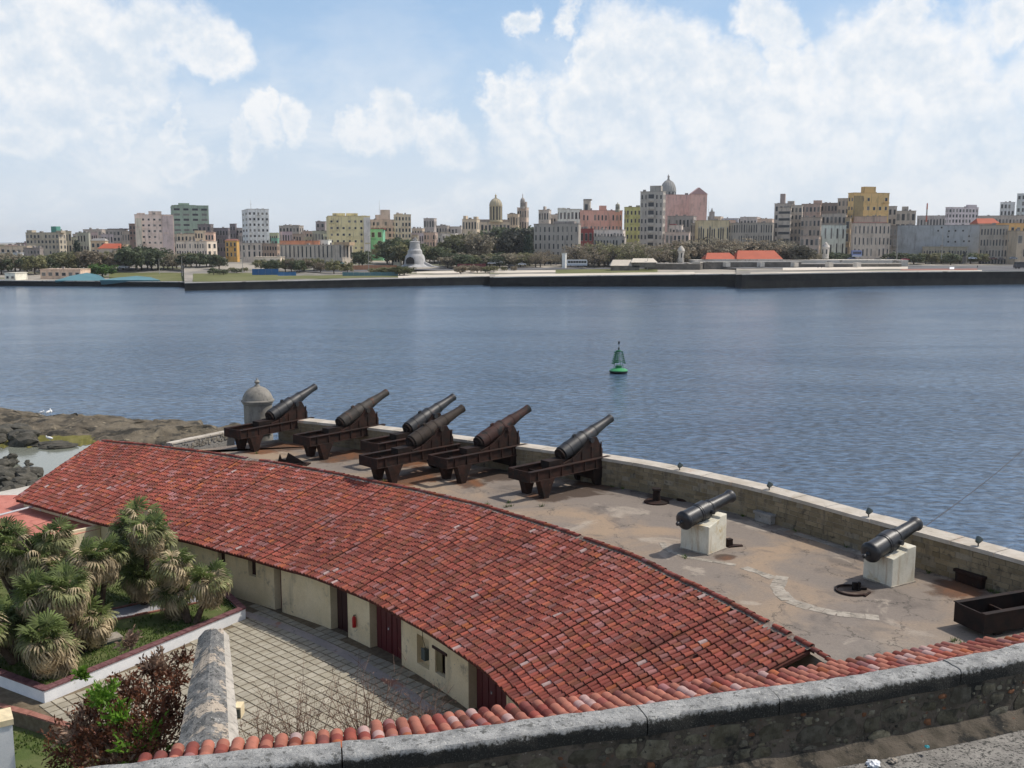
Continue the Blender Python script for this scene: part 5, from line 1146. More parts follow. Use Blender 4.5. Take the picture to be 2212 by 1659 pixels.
for X, Y, l in ((112, 957, 'flat grey rock slab at the far edge of the tidal pool'), (132, 962, 'pale flat rock slab at the right end of the tidal pool')):
    o = link('rock_slab', rks[1], None, P(X, Y, .3), (0, 0, .5), (4.2, 2.0, .9)); tag(o, l, 'rock')
gm = MB(); gm.lathe([(0, -.22), (.05, -.2), (.10, -.05), (.11, .08), (.07, .2), (.03, .3)], 8, M=Matrix.Rotation(1.35, 4, 'Y')); gm.lathe([(0, -.07), (.06, 0), (0, .08)], 8, c=(.26, 0, .14)); gm.tube([(0, .03, 0), (0, .03, -.22)], .012, 3); gm.tube([(0, -.03, 0), (0, -.03, -.22)], .012, 3)
gme = gm.mesh('gull', M['bird'], smooth=60)
for k, (X, Y, l) in enumerate(((88, 891, 'white gull on the far rocks, leftmost of three'), (103, 890, 'white gull on the far rocks, middle of three'), (110, 888, 'white gull on the far rocks, rightmost of three'), (108, 946, 'white gull standing on the mossy bank of the pool'))):
    tag(link('gull', gme, None, P(X, Y, 2.0 if k < 3 else .9), (0, 0, k * 1.1), (1.5, 1.5, 1.5)), l, 'bird', 'gulls on the shore')

# ================================================================ BUOY
bp = P(1336, 806, 0); by = thing('channel_buoy', 'green lattice channel buoy floating alone in the harbour', 'buoy', (bp.x, bp.y, 0), .3)
m_ = MB(); m_.lathe([(0, -.6), (1.0, -.5), (1.55, .0), (1.72, .42), (1.6, .5)], 26); m_.obj('hull', M['hull'], by, smooth=40)
m_ = MB(); m_.lathe([(1.7, .46), (1.66, .62), (1.2, .85), (.75, .95), (.55, 1.05), (.5, 1.1)], 26); m_.obj('deck', M['blgreen'], by, smooth=40)
m_ = MB(); m_.lathe([(.62, 1.0), (.62, 1.35), (.4, 1.45)], 16); m_.obj('battery_housing', M['bgreen'], by, smooth=40)
for k in range(4):
    a = math.pi / 4 + k * math.pi / 2; c_, s_ = math.cos(a), math.sin(a); m_ = MB(); m_.tube([(c_ * .95, s_ * .95, .9), (c_ * .38, s_ * .38, 4.1)], .05, 6); m_.obj('leg', M['bgreen'], by)
    # slatted day mark panels
    a2 = k * math.pi / 2; Mx = Matrix.Rotation(a2, 4, 'Z'); t = MB()
    if k != 3:
        for j in range(6):
            z = 1.75 + j * .40; r = lerp(1.15, .62, (z - 1.75) / 2.4); w_ = lerp(.52, .32, (z - 1.75) / 2.4); m_ = MB(); m_.box(r - .03, r + .03, -w_, w_, z, z + .27, M=Mx); m_.obj('day_mark_slat', M['bgreen'], by)
m_ = MB(); m_.lathe([(.45, 4.05), (.5, 4.1), (.5, 4.2), (.3, 4.25)], 16)
for z in (2.2, 3.2): 
    r = lerp(.95, .38, (z - .9) / 3.2)
    for k in range(4): a, b = math.pi / 4 + k * math.pi / 2, math.pi * 3 / 4 + k * math.pi / 2; m_.tube([(r * math.cos(a), r * math.sin(a), z), (r * math.cos(b), r * math.sin(b), z)], .035, 5)
m_.obj('platform', M['bgreen'], by)
m_ = MB(); m_.lathe([(.14, 4.2), (.14, 4.45), (.2, 4.5), (.2, 4.75), (.05, 4.85)], 12); m_.tube([(0, 0, 4.8), (0, 0, 5.3)], .035, 6); m_.obj('lantern', M['greyobj'], by, smooth=40)
m_ = MB(); m_.lathe([(.05, 5.25), (.17, 5.55), (.17, 5.85), (.05, 5.9)], 10); m_.obj('topmark', M['hull'], by)
# ================================================================ FAR SHORE
segs = [[(-900, 604, 613), (-100, 605, 617), (398, 609, 620)], [(398, 611, 628), (700, 605, 622), (1058, 597, 615)], [(1058, 599, 619), (1320, 595, 619), (1590, 592, 619)], [(1588, 593, 624), (1900, 588, 618), (2300, 585, 613), (3200, 580, 606)]]  # waterlines set low so the dark wall also covers its own reflection
def shore(X):
    for sg in segs:
        if X <= sg[-1][0] or sg is segs[-1]:
            for (a, b, c), (d, e, f) in zip(sg[:-1], sg[1:]):
                if X <= d or (d, e, f) == sg[-1]:
                    t = (X - a) / (d - a); Yt, Yw = lerp(b, e, t), lerp(c, f, t); d0 = P(X, Yw, 0).y; return d0, at(X, Yt, d0).z
def G(X, d):
    d0, zt = shore(X); k = max(0, d - d0 - 28); s = min(1, k / 200); s = s * s * (3 - 2 * s)
    return zt + s * (9.3 - zt) + min(4.5, max(0, k - 220) / 300) * .8
def pd(X, d, z): q = ray(X, 600); return Vector((q.x / q.y * d, d, z))
mb = MB(); Xs = sorted([lerp(-900, 3200, i / 205) for i in range(206)] + [q for sg in segs[:-1] for q in (sg[-1][0] - .05, sg[-1][0] + .05)]); ks = [0, .5, 15, 30, 50, 75, 100, 130, 160, 200, 260, 400, 700, 1500, 3500, 7000]
vs = []
for X in Xs:
    d0, zt = shore(X)
    for k in ks: vs.append(pd(X, d0 + 1.2 + k, G(X, d0 + k)))
nk = len(ks); mb.add(vs, [(i * nk + j, (i + 1) * nk + j, (i + 1) * nk + j + 1, i * nk + j + 1) for i in range(len(Xs) - 1) for j in range(nk - 1)])
for i in range(len(Xs) - 1):
    if Xs[i + 1] - Xs[i] < .2:
        for j in range(nk - 1): mb.m[i * (nk - 1) + j] = 1
def landmat():
    m, nt, p = newmat('city_ground'); pos = wpos(nt); f = noise_(nt, pos, .02, 5, .6).outputs['Fac']
    c = mixc(nt, sstep(nt, f, .42, .58), (.20, .185, .16), (.36, .32, .26)); c = mixc(nt, sstep(nt, noise_(nt, pos, .035, 4, .6).outputs['Fac'], .56, .64), c, (.13, .135, .06)); L(nt, c, p.inputs['Base Color']); p.inputs['Roughness'].default_value = .95; return m
M['land'] = landmat(); mb.obj('far_shore_ground', [M['land'], M['seawall']])['kind'] = 'structure'
def patch(name, X0, X1, k0, k1, mat, lift=.06, n=14):
    vs = []
    for i in range(n + 1):
        X = lerp(X0, X1, i / n); d0, zt = shore(X)
        for j in range(9): k = lerp(k0, k1, j / 8) + 1.5 * math.sin(X * .05 + j); k = max(.3, k); vs.append(pd(X, d0 + 1.2 + k, G(X, d0 + k) + lift + .05))
    m_ = MB(); m_.add(vs, [(i * 9 + j, (i + 1) * 9 + j, (i + 1) * 9 + j + 1, i * 9 + j + 1) for i in range(n) for j in range(8)]); o = m_.obj(name, M[mat]); o['kind'] = 'structure'
patch('park_lawn', 236, 600, 8, 95, 'citylawn'); patch('park_lawn', 600, 860, 20, 60, 'citylawn'); patch('sandy_plaza', 860, 1500, 3, 40, 'sand'); patch('sandy_plaza', 1500, 2120, 3, 20, 'sand', .12)
patch('sandy_plaza', 900, 1200, 60, 85, 'sand', .1); patch('coast_road', 640, 1990, 92, 112, 'asphalt', .16); patch('coast_road', 1950, 2420, 3, 110, 'asphalt', .1); patch('park_lawn', 1200, 1420, 42, 90, 'citylawn', .1)
patch('sandy_plaza', 1690, 1960, 48, 92, 'sand', .22); patch('brick_paving', 1945, 2110, 20, 46, 'redpath', .3, 8); patch('white_road_line', 2050, 2060, 30, 75, 'white', .4, 4)
for i, sg in enumerate(segs):
    t = thing('sea_wall', ['lower dark sea wall in front of the park at the far left', 'dark sea wall stretch starting at the stepped corner left of centre', 'dark sea wall stretch below the sandy plaza in the centre', 'dark sea wall stretch on the right below the old fort'][i], 'sea wall')
    m_ = MB(); vs = []; X0, X1 = sg[0][0], sg[-1][0]; n = int((X1 - X0) / 14)
    for k in range(n + 1):
        X = lerp(X0, X1, k / n); d0, zt = shore(min(X, X1 - .01) if k == n else X + (.02 if k == 0 else 0)); j = mnoise.noise(Vector((X * .11, 5 * i, 0)))
        vs += [pd(X, d0 - .8 + j * .5, -1), pd(X, d0 + .1 + j * .2, zt * .5), pd(X, d0 + .35, zt - .25), pd(X, d0 + 1.6, zt - .25), pd(X, d0 + 6, -1)]
    m_.add(vs, [(5 * k + q, 5 * k + 5 + q, 5 * k + 6 + q, 5 * k + 1 + q) for k in range(n) for q in range(4)] + [(0, 1, 2, 3, 4), (5 * n + 4, 5 * n + 3, 5 * n + 2, 5 * n + 1, 5 * n)]); m_.obj('wall_face', M['seawall'], t)
    m_ = MB(); vs = []
    for k in range(n + 1):
        X = lerp(X0, X1, k / n); d0, zt = shore(min(X, X1 - .01) if k == n else X + (.02 if k == 0 else 0)); hh = .12 + .22 * max(0, mnoise.noise(Vector((X * .21, 9 * i, 0)))); vs += [pd(X, d0 + .25, zt - .26), pd(X, d0 + .25, zt + hh), pd(X, d0 + 1.9, zt + hh), pd(X, d0 + 1.9, zt - .3)]
    m_.add(vs, [(4 * k + q, 4 * k + 4 + q, 4 * k + 5 + q, 4 * k + 1 + q) for k in range(n) for q in range(3)]); m_.obj('top_course', M['quay'], t)
# hills beyond the city
m_ = MB(); vs = []; hm, hnt, hp = newmat('far_hill'); hp.inputs['Base Color'].default_value = (.10, .13, .13, 1); hp.inputs['Roughness'].default_value = 1
n = 160
for i in range(n + 1):
    X = lerp(-1200, 3500, i / n); h_ = 24 + 30 * max(0.02, .5 + mnoise.noise(Vector((X * .0035, 3, 0)))) + 7 * mnoise.noise(Vector((X * .02, 1, 0)));
    if X < 160: h_ = lerp(12, h_, max(0, (X - 60) / 100)) if X > 60 else 12
    vs += [pd(X, 4200, 5), pd(X, 5200, h_), pd(X, 6800, h_ * .8 + 3)]
m_.add(vs, [(3 * i + k, 3 * i + 3 + k, 3 * i + 4 + k, 3 * i + 1 + k) for i in range(n) for k in (0, 1)]); m_.obj('far_hills', hm, smooth=True)['kind'] = 'structure'

# ---- window meshes (unit square, face towards -y)
def winmesh(name, glass=True, arch=False):
    m_ = MB(); m_.add([(-.5, -.03, 0), (.5, -.03, 0), (.5, -.03, 1), (-.5, -.03, 1)], [(0, 1, 2, 3)], 0)
    for b in ((-.58, -.5, -.12, .0, 0, 1), (.5, .58, -.12, 0, 0, 1), (-.58, .58, -.2, 0, -.07, 0), (-.58, .58, -.16, 0, 1, 1.06)): m_.box(*b, mi=1)
    return m_.mesh(name, [M['glass'], M['trim']])
M['shut'] = plain('window_shutter', (.20, .19, .17), .8, var=.4, scale=.5)
WIN = winmesh('window')
WINS = winmesh('window'); WINS.materials[0] = M['shut']
cube = MB().box(-.5, .5, -.5, .5, 0, 1).mesh('block', M['facade'])
cubet = MB().box(-.5, .5, -.5, .5, 0, 1).mesh('trim_block', M['trim'])
def bld(label, X0, X1, Yt, d, col0, fl, cols, s=.18, phi=20, base=None, name='building', ph=(), style='', cat='building', wr=(.5, .55), sidecols=2, roofc=None, depth=None, grp=None):
    col = (min(.86, col0[0] * 1.55), min(.86, col0[1] * 1.43), min(.86, col0[2] * 1.30)); f = math.radians(phi); left = s < 0; sa = abs(s); W = X1 - X0
    Xc = X0 + sa * W if left else X1 - sa * W
    k = lambda X: (X - 1106) / FPX / ray(X, 560).y          # x per metre of distance
    C0 = Vector((k(Xc) * d, d, 0)); u = Vector((math.cos(f), -math.sin(f), 0)) if not left else Vector((math.cos(f), math.sin(f), 0))
    if s == 0: u = Vector((1, 0, 0))
    nb = Vector((-u.y, u.x, 0))                              # into the building
    def hit(X, D): a = k(X); t = (a * C0.y - C0.x) / (D.x - a * D.y); return max(1.5, min(140, t))
    w_ = hit(X1, u) if left else hit(X0, -u)
    dp = (hit(X0, nb) if left else hit(X1, nb)) if sa > 0.02 else 14
    dp = depth or min(dp, 60)
    O = C0 if left else C0 - u * w_                          # front left corner
    zt = at(Xc, Yt, d).z; zb = (G(Xc, d) if base is None else base) - 1.0
    rz = math.atan2(u.y, u.x); mid = O + u * w_ / 2 + nb * dp / 2
    t = thing(name, label, cat, (mid.x, mid.y, zb), rz, grp); hh = zt - zb
    link('wall', cube, t, (0, 0, 0), scale=(w_, dp, hh), color=col)
    pc = tuple(x * .75 for x in col)
    link('cornice', cube, t, (0, 0, hh - .02), scale=(w_ + .5, dp + .5, .45), color=pc)
    top = hh - 1.0; g0 = min(4.0, hh * .25); fh = (top - g0) / max(1, fl)
    def wins(x0, L_, y, rot, n, wid, hgt, z0, rows):
        for r in range(rows):
            for c in range(n):
                if R.random() < .04: continue
                off_ = x0 + (c + .5) * L_ / n; ww = L_ / n * wid; z = z0 + r * fh + fh * .28
                loc = (off_, y, z) if rot == 0 else (y, off_, z)
                link('window', WINS if R.random() < .28 else WIN, t, loc, (0, 0, rot), (ww * R.uniform(.85, 1.1), 1, fh * hgt * R.uniform(.9, 1.05)))
    if cols and fl:
        if style == 'band':
            for r in range(fl):
                z = g0 + r * fh + fh * .35; link('window', WIN, t, (0, -dp / 2, z), (0, 0, 0), (w_ * .86, 1, fh * .34))
        elif style == 'balcony':
            wins(-w_ / 2, w_ * .33, -dp / 2, 0, 2, .4, .5, g0, fl); wins(w_ * .14, w_ * .36, -dp / 2, 0, 2, .4, .5, g0, fl)
            for r in range(fl):
                z = g0 + r * fh; m0 = -w_ * .02
                link('loggia', MB().box(-.5, .5, -.5, .5, 0, 1).mesh('loggia', M['glass']) if r == 0 and 'lg' not in bld.__dict__ else bld.lg, t, (m0, -dp / 2, z + fh * .35), scale=(w_ * .24, .3, fh * .5)) if 'lg' in bld.__dict__ else None
                if 'lg' not in bld.__dict__: bld.lg = MB().box(-.5, .5, -.5, .5, 0, 1).mesh('loggia', M['glass']); link('loggia', bld.lg, t, (m0, -dp / 2, z + fh * .35), scale=(w_ * .24, .3, fh * .5))
                link('balcony', cube, t, (m0, -dp / 2 - .6, z + fh * .02), scale=(w_ * .27, 1.2, fh * .30), color=tuple(x * 1.1 for x in col))
        elif style == 'arcade':
            wins(-w_ / 2, w_, -dp / 2, 0, cols, wr[0] * .85, wr[1], g0, fl)
            for c in range(cols + 1): link('column', cubet if c % 2 else cube, t, (-w_ / 2 + c * w_ / cols, -dp / 2 - .3, 0), scale=(.7, .6, g0 + .2), color=pc)
            for c in range(cols): link('arch_opening', WIN, t, (-w_ / 2 + (c + .5) * w_ / cols, -dp / 2, .3), scale=(w_ / cols * .62, 1, g0 * .9))
            link('ledge', cube, t, (0, -dp / 2 - .3, g0), scale=(w_ + .4, 1.0, .4), color=tuple(min(1, x * 1.1) for x in col))
        else:
            wins(-w_ / 2, w_, -dp / 2, 0, cols, wr[0], wr[1], g0, fl)
            if fl >= 3 and d < 870:
                for r_ in range(fl): link('floor_ledge', cube, t, (0, -dp / 2 - .1, g0 + r_ * fh), scale=(w_ + .1, .35, .22), color=tuple(x * 1.05 for x in col))
                for r_ in range(fl):
                    if R.random() < .5: b_ = R.randrange(cols); link('balcony', cube, t, (-w_ / 2 + (b_ + .5) * w_ / cols, -dp / 2 - .5, g0 + r_ * fh + .1), scale=(w_ / cols * .9, 1.0, .9), color=pc)
        if sa > .05 and dp > 4:
            if left: wins(-dp / 2, dp, -w_ / 2, -math.pi / 2, sidecols, .4, wr[1], g0, fl)
            else: wins(-dp / 2, dp, w_ / 2, math.pi / 2, sidecols, .4, wr[1], g0, fl)
    for q in ph:                                            # roof blocks: X0, X1, Ytop
        xa, xb, yt = q[:3]; zz = at((xa + xb) / 2, yt, d + 3).z - zb; cx = ((xa + xb) / 2 - X0) / W; wq = (xb - xa) / W * w_ * (1.0 if sa < .05 else 1.05)
        xx = lerp(-w_ / 2, w_ / 2, min(.97, max(.03, cx / (1 - sa) if not left else (cx - sa) / (1 - sa))))
        link(q[3] if len(q) > 3 else 'stair_tower', cube, t, (xx, -dp * .1, hh), scale=(wq, min(dp * .6, 7), max(1.0, zz - hh)), color=tuple(x * .9 for x in (q[4] if len(q) > 4 else col)))
    # small roof clutter
    if not roofc and w_ > 9:
        for k_ in range(R.randint(1, 3)):
            a_, b_ = R.uniform(1, 2.4), R.uniform(.7, 1.6); link('roof_tank' if k_ % 2 else 'roof_hut', cube, t, (R.uniform(-.4, .4) * w_, R.uniform(-.3, .1) * dp, hh + .3), scale=(a_, a_, b_), color=(.3, .28, .26))
    if roofc:
        m_ = MB(); a, b = w_ / 2 + .5, dp / 2 + .5; rh = roofc[1]; m_.add([(-a, -b, 0), (a, -b, 0), (a, b, 0), (-a, b, 0), (-a * .75, 0, rh), (a * .75, 0, rh)], [(0, 1, 5, 4), (2, 3, 4, 5), (1, 2, 5), (3, 0, 4), (3, 2, 1, 0)]); m_.obj('roof', M[roofc[0]], t, loc=(0, 0, hh + .43))
    return t, w_, dp, hh, zb
def sidebay(t, w_, dp, hh, x0, x1, col, out_=.8, h0=1.0): link('bay', cube, t, (lerp(-w_ / 2, w_ / 2, (x0 + x1) / 2), -dp / 2 - out_ / 2 + .02, 0), scale=((x1 - x0) * w_, out_, hh * h0), color=col)
def mast(label, X, Y0, Y1, d, r=.16):
    a, b = at(X, Y1, d), at(X, Y0, d); t = thing('antenna_mast', label, 'antenna', a); m_ = MB(); m_.tube([(0, 0, 0), (0, 0, (b.z - a.z) * .6), (0, 0, b.z - a.z)], [r, r * .7, r * .3], 5); m_.obj('pole', M['trim'], t); m_ = MB(); m_.tube([(-r * 4, 0, (b.z - a.z) * .55), (r * 4, 0, (b.z - a.z) * .55)], r * .4, 4); m_.obj('cross_arm', M['trim'], t)
GR, TAN, PINK, WHT, CRM = (.30, .29, .28), (.42, .37, .31), (.58, .47, .43), (.60, .60, .59), (.56, .50, .38)
bld('beige apartment block at the far left with a small green tank on its roof', 59, 146, 503, 860, (.34, .32, .27), 4, 9, ph=[(59, 72, 497), (112, 125, 489, 'water_tank', (.12, .33, .27)), (128, 142, 498)])
bld('low cream sheds at the left edge of the far shore', -10, 60, 532, 760, (.42, .38, .32), 1, 6, 0)
bld('long pale blue grey low building at the left edge', -30, 52, 547, 690, (.38, .42, .47), 1, 8, .1)
bld('dark roofless grey building in front of the far left apartment block', 52, 95, 536, 720, (.20, .19, .19), 2, 5)
bld('low pink and cream garden wall building behind the left quay', 85, 172, 583, 570, (.50, .40, .33), 1, 6, 0, base=3.6)
bld('low white kiosk on the quay at the left edge', 8, 30, 591, 552, (.6, .58, .54), 1, 2, 0, base=3.2)
bld('grey beige apartments left of the taller tan pair', 160, 201, 506, 930, (.36, .34, .31), 3, 4)
bld('taller tan apartment house with flat top, left of the grey roofed block', 183, 232, 496, 960, (.36, .33, .31), 4, 5)
bld('grey block with dark roof left of the pink tower', 231, 280, 496, 930, (.33, .31, .30), 4, 5, ph=[(231, 280, 494, 'parapet', (.15, .14, .17))])
bld('peach walled house with gable behind the small red roof', 198, 236, 521, 850, (.46, .37, .27), 2, 3, roofc=('trim', 2.0))
bld('small house with a bright orange red roof at the left', 214, 259, 538, 735, (.38, .34, .31), 1, 4, 0, roofc=('cityroof', 3.6))
bld('small cream house right of the bright red roof', 257, 279, 529, 740, (.54, .48, .36), 2, 2)
bld('narrow dark brown building attached left of the pink tower', 276, 297, 484, 800, (.20, .16, .15), 6, 2, -.3)
t = bld('pale pink tower block with a bright bay, tallest pink one at the left', 288, 379, 464, 790, (.60, .49, .46), 7, 7, -.08, wr=(.34, .3), ph=[(325, 354, 456), (300, 318, 460)]); sidebay(*t[:4], .02, .17, (.68, .62, .50), .9, .93); sidebay(*t[:4], .70, .98, (.62, .51, .48), .7, .98)
bld('green grey tower block with stepped top behind the pink tower', 372, 455, 444, 1000, (.25, .33, .28), 9, 4, -.06, wr=(.62, .4), ph=[(392, 416, 437), (383, 430, 441)])
bld('cream ornate house in front of the green grey tower', 380, 425, 506, 830, (.50, .46, .38), 3, 5, -.1, 14)
bld('cream ornate house with balconies right of its twin', 420, 447, 499, 820, (.56, .49, .38), 3, 4, -.1, 14)
bld('pale arcaded row house behind the park trees at left', 382, 470, 522, 770, (.54, .50, .45), 2, 12, .25, style='arcade')
bld('small pink house with dark roofs behind it', 445, 468, 503, 800, (.56, .42, .36), 3, 3)
bld('dark block beside the green grey tower, first of three', 430, 464, 485, 940, (.17, .16, .17), 4, 3)
bld('dark long block left of the white tower, middle of three', 464, 502, 493, 940, (.17, .16, .18), 3, 5)
bld('dark narrow block left of the white tower, tallest of three', 499, 514, 484, 930, (.16, .15, .17), 4, 2)
bld('grey low block touching the white tower on the left', 512, 530, 493, 930, (.32, .31, .31), 3, 2)
bld('white tower block with square windows and a thin mast', 526, 584, 452, 850, (.62, .63, .64), 8, 5, -.22, wr=(.42, .38), ph=[(545, 560, 450), (566, 582, 450)]); mast('thin mast on top of the white tower block', 542, 431, 453, 852)
bld('ochre house with tall windows among the park buildings', 488, 518, 521, 740, (.46, .30, .11), 3, 3, wr=(.4, .7), roofc=('redpath', 1.2))
bld('pale grey classical house right of the ochre house', 517, 567, 526, 730, (.46, .43, .39), 2, 4, -.1, 14, wr=(.3, .7))
bld('brownish grey two storey house right of the classical one', 565, 607, 527, 740, (.32, .27, .23), 2, 6)
bld('low white shed row in front of the brownish house', 548, 606, 556, 690, (.52, .49, .43), 1, 5, 0)
bld('grey flat block on the skyline between the white and yellow towers', 605, 658, 488, 1000, (.31, .30, .29), 4, 6, ph=[(612, 628, 486), (632, 645, 486)])
bld('small teal green building below the grey skyline block', 587, 604, 515, 850, (.14, .31, .26), 2, 2)
bld('dark grey square building left of the yellow block', 684, 708, 479, 960, (.23, .22, .23), 5, 2)
bld('low brick toned roofs left of the dark grey square building', 655, 690, 500, 940, (.36, .29, .26), 2, 4)
bld('orange topped set back house above the long arcaded palace', 605, 690, 521, 722, (.52, .25, .16), 1, 10, 0)
bld('small white house on the roof line of the arcaded palace', 688, 710, 519, 725, (.66, .64, .60), 1, 3, 0)
bld('long grey arcaded palace with a bright right end', 605, 762, 530, 690, (.36, .345, .315), 1, 15, .14, 22, style='arcade', wr=(.34, .8), ph=[(722, 758, 523, 'attic', (.58, .42, .27))], sidecols=3)
ty = bld('yellow cream apartment block with a white right side, biggest in the left centre', 707, 801, 467, 760, (.57, .52, .33), 6, 7, -.05, 12, wr=(.32, .3), ph=[(723, 750, 459), (753, 778, 459), (786, 797, 464)]); sidebay(*ty[:4], .84, 1.0, (.80, .74, .66), 1.0, .98)
bld('green painted house with a red roof edge right of the yellow block', 800, 833, 496, 790, (.16, .40, .29), 3, 2, .15, ph=[(800, 833, 494, 'roof_edge', (.30, .10, .08))])
bld('pinkish grey apartments with a central tower behind the green house', 800, 856, 475, 830, (.47, .40, .36), 6, 6, -.08, ph=[(826, 845, 453), (815, 829, 464)])
bld('beige apartment block with white balconies right of the pinkish one', 852, 889, 464, 815, (.50, .45, .37), 7, 5, -.06, 12, ph=[(858, 872, 461)]); mast('thin mast above the pinkish grey apartments', 820, 432, 476, 840)
bld('low white house below the beige apartments', 846, 868, 550, 690, (.60, .57, .52), 1, 3)
bld('small grey block alone on the skyline right of the beige apartments', 916, 944, 472, 1200, (.33, .31, .31), 3, 4)
for i, (a, b, y, c, l) in enumerate(((890, 918, 494, TAN, 'tan house row behind the white monument'), (943, 972, 488, GR, 'grey low house on the skyline right of the small grey block'), (968, 1003, 490, (.40, .39, .38), 'pale grey low house left of the domed palace'), (916, 946, 503, (.40, .33, .30), 'brownish house low behind the monument trees'), (955, 990, 505, (.50, .50, .50), 'white walled house among the trees left of the domed palace'), (890, 905, 508, (.30, .29, .25), 'narrow dark house just behind the monument top'))):
    bld(l, a, b, y, 1000 if y < 495 else 850, c, 3, 4)
# domed palace
bld('beige left wing of the domed palace', 999, 1037, 474, 900, (.47, .42, .34), 3, 5, ph=[(1000, 1007, 466), (1022, 1030, 468)])
t = bld('cream domed palace with a ribbed gilded dome and lantern', 1034, 1102, 480, 930, (.47, .42, .35), 3, 8, -.06, 12, ph=[(1038, 1100, 474, 'attic', (.44, .36, .30))], name='domed_palace')
def dome(t, X, Y0, Yd, Yb, Yl, d, rpx, col, label=None, ribs=14):
    """Y0 drum foot, Yd dome spring, Yb dome top, Yl lantern tip"""
    m = FPX / d; r = rpx / m; base = at(X, Y0, d)
    loc = base if t is None else t.matrix_world.inverted() @ base
    z = lambda Y: (Y0 - Y) / m
    root = t
    mt = plain('dome_paint', col, .8, scale=.2)
    def place(mb, nm, mats=mt, par_=root): o = mb.obj(nm, mats, par_, smooth=35); o.location = loc; return o
    m_ = MB(); m_.lathe([(r * 1.08, -1), (r * 1.08, .6), (r, .8), (r, z(Yd) - .5), (r * 1.06, z(Yd) - .4), (r * 1.06, z(Yd))], 28); dr = place(m_, 'drum')
    n = 12; m_ = MB()
    for k in range(n):
        a = 2 * math.pi * k / n; Mx = Matrix.Rotation(a, 4, 'Z'); m_.box(r * .99, r * 1.02, -r * .11, r * .11, 1.2, z(Yd) - 1, M=Mx)
    place(m_, 'drum_window', M['glass'])
    hd = z(Yb) - z(Yd); m_ = MB(); pr = [(r * math.cos(a) * 1.0, z(Yd) + hd * math.sin(a)) for a in [math.pi / 2 * k / 9 for k in range(9)]] + [(r * .12, z(Yb))]; m_.lathe(pr, 28); place(m_, 'dome')
    for k in range(ribs):
        a = 2 * math.pi * k / ribs; m_ = MB(); m_.tube([((rr + .06) * math.cos(a), (rr + .06) * math.sin(a), zz) for rr, zz in pr], r * .035, 4); place(m_, 'rib', M['trim'])
    hl = z(Yl) - z(Yb); m_ = MB(); m_.lathe([(r * .2, z(Yb) - .3), (r * .2, z(Yb) + hl * .15), (r * .13, z(Yb) + hl * .18), (r * .13, z(Yb) + hl * .55), (r * .19, z(Yb) + hl * .6), (r * .10, z(Yb) + hl * .75), (r * .03, z(Yb) + hl * .85), (r * .02, z(Yb) + hl)], 12); place(m_, 'lantern')
bpy.context.view_layer.update()
dome(t[0], 1071, 478, 445, 430, 420, 935, 13.5, (.50, .42, .27))
bld('right wing of the domed palace joining the bell tower', 1096, 1124, 463, 950, (.45, .40, .33), 3, 4)
t = bld('ornate stepped bell tower building with pointed lantern', 1117, 1142, 449, 955, (.42, .36, .32), 4, 4, .2, ph=[(1123, 1136, 436, 'tower_stage', (.44, .38, .33))], name='bell_tower')
bpy.context.view_layer.update(); dome(t[0], 1129, 449, 436, 428, 418, 957, 5.2, (.42, .37, .32), ribs=8)
for k, (a, b, y) in enumerate(((1110, 1122, 470), (1102, 1114, 478))): pass
bld('low pinkish house between the bell tower and grey palace', 1141, 1166, 496, 860, (.44, .36, .33), 2, 3)
bld('weathered grey palace with arcaded ground floor right of the central dark trees', 1153, 1254, 484, 705, (.31, .30, .285), 4, 10, .05, style='arcade', wr=(.35, .6), ph=[(1195, 1240, 478, 'attic', (.42, .37, .34))])
bld('pale grey turreted house behind the grey palace, left part', 1163, 1190, 454, 850, (.42, .40, .38), 4, 4, ph=[(1172, 1177, 446)])
bld('pale grey house behind the grey palace, lower middle part', 1188, 1220, 464, 860, (.44, .42, .40), 3, 4)
bld('long white apartments with arched attic behind the grey palace', 1204, 1256, 452, 840, (.60, .59, .57), 4, 6, -.06, 12, ph=[(1206, 1222, 449)])
bld('slender grey water tower house on the skyline between white and pink blocks', 1259, 1275, 433, 900, (.36, .34, .31), 3, 1, .2, ph=[(1257, 1277, 430, 'tank_top', (.34, .32, .29))])
t = bld('salmon pink hotel with rows of windows and a central turret', 1252, 1343, 455, 790, (.55, .33, .28), 4, 11, -.05, 12, wr=(.34, .42), ph=[(1296, 1309, 444)])
bpy.context.view_layer.update(); dome(t[0], 1334, 455, 444, 440, 437, 792, 4.5, (.36, .34, .26), ribs=0)
bld('dark red low building under the salmon hotel', 1252, 1283, 495, 735, (.22, .06, .06), 2, 3, .1)
bld('low white house with dark arches in front of the salmon hotel', 1282, 1350, 497, 725, (.52, .50, .49), 2, 9, .08)
bld('low grey row in front of the low white house', 1282, 1352, 512, 705, (.34, .33, .32), 2, 10, .05)
bld('yellow green apartment house left of the tall grey tower', 1347, 1383, 448, 790, (.42, .43, .20), 6, 4, -.1, 12, wr=(.35, .45))
bld('tall grey tower block with dark loggias in the middle', 1381, 1435, 414, 760, (.33, .33, .32), 8, 4, .1, style='balcony', ph=[(1400, 1425, 401)])
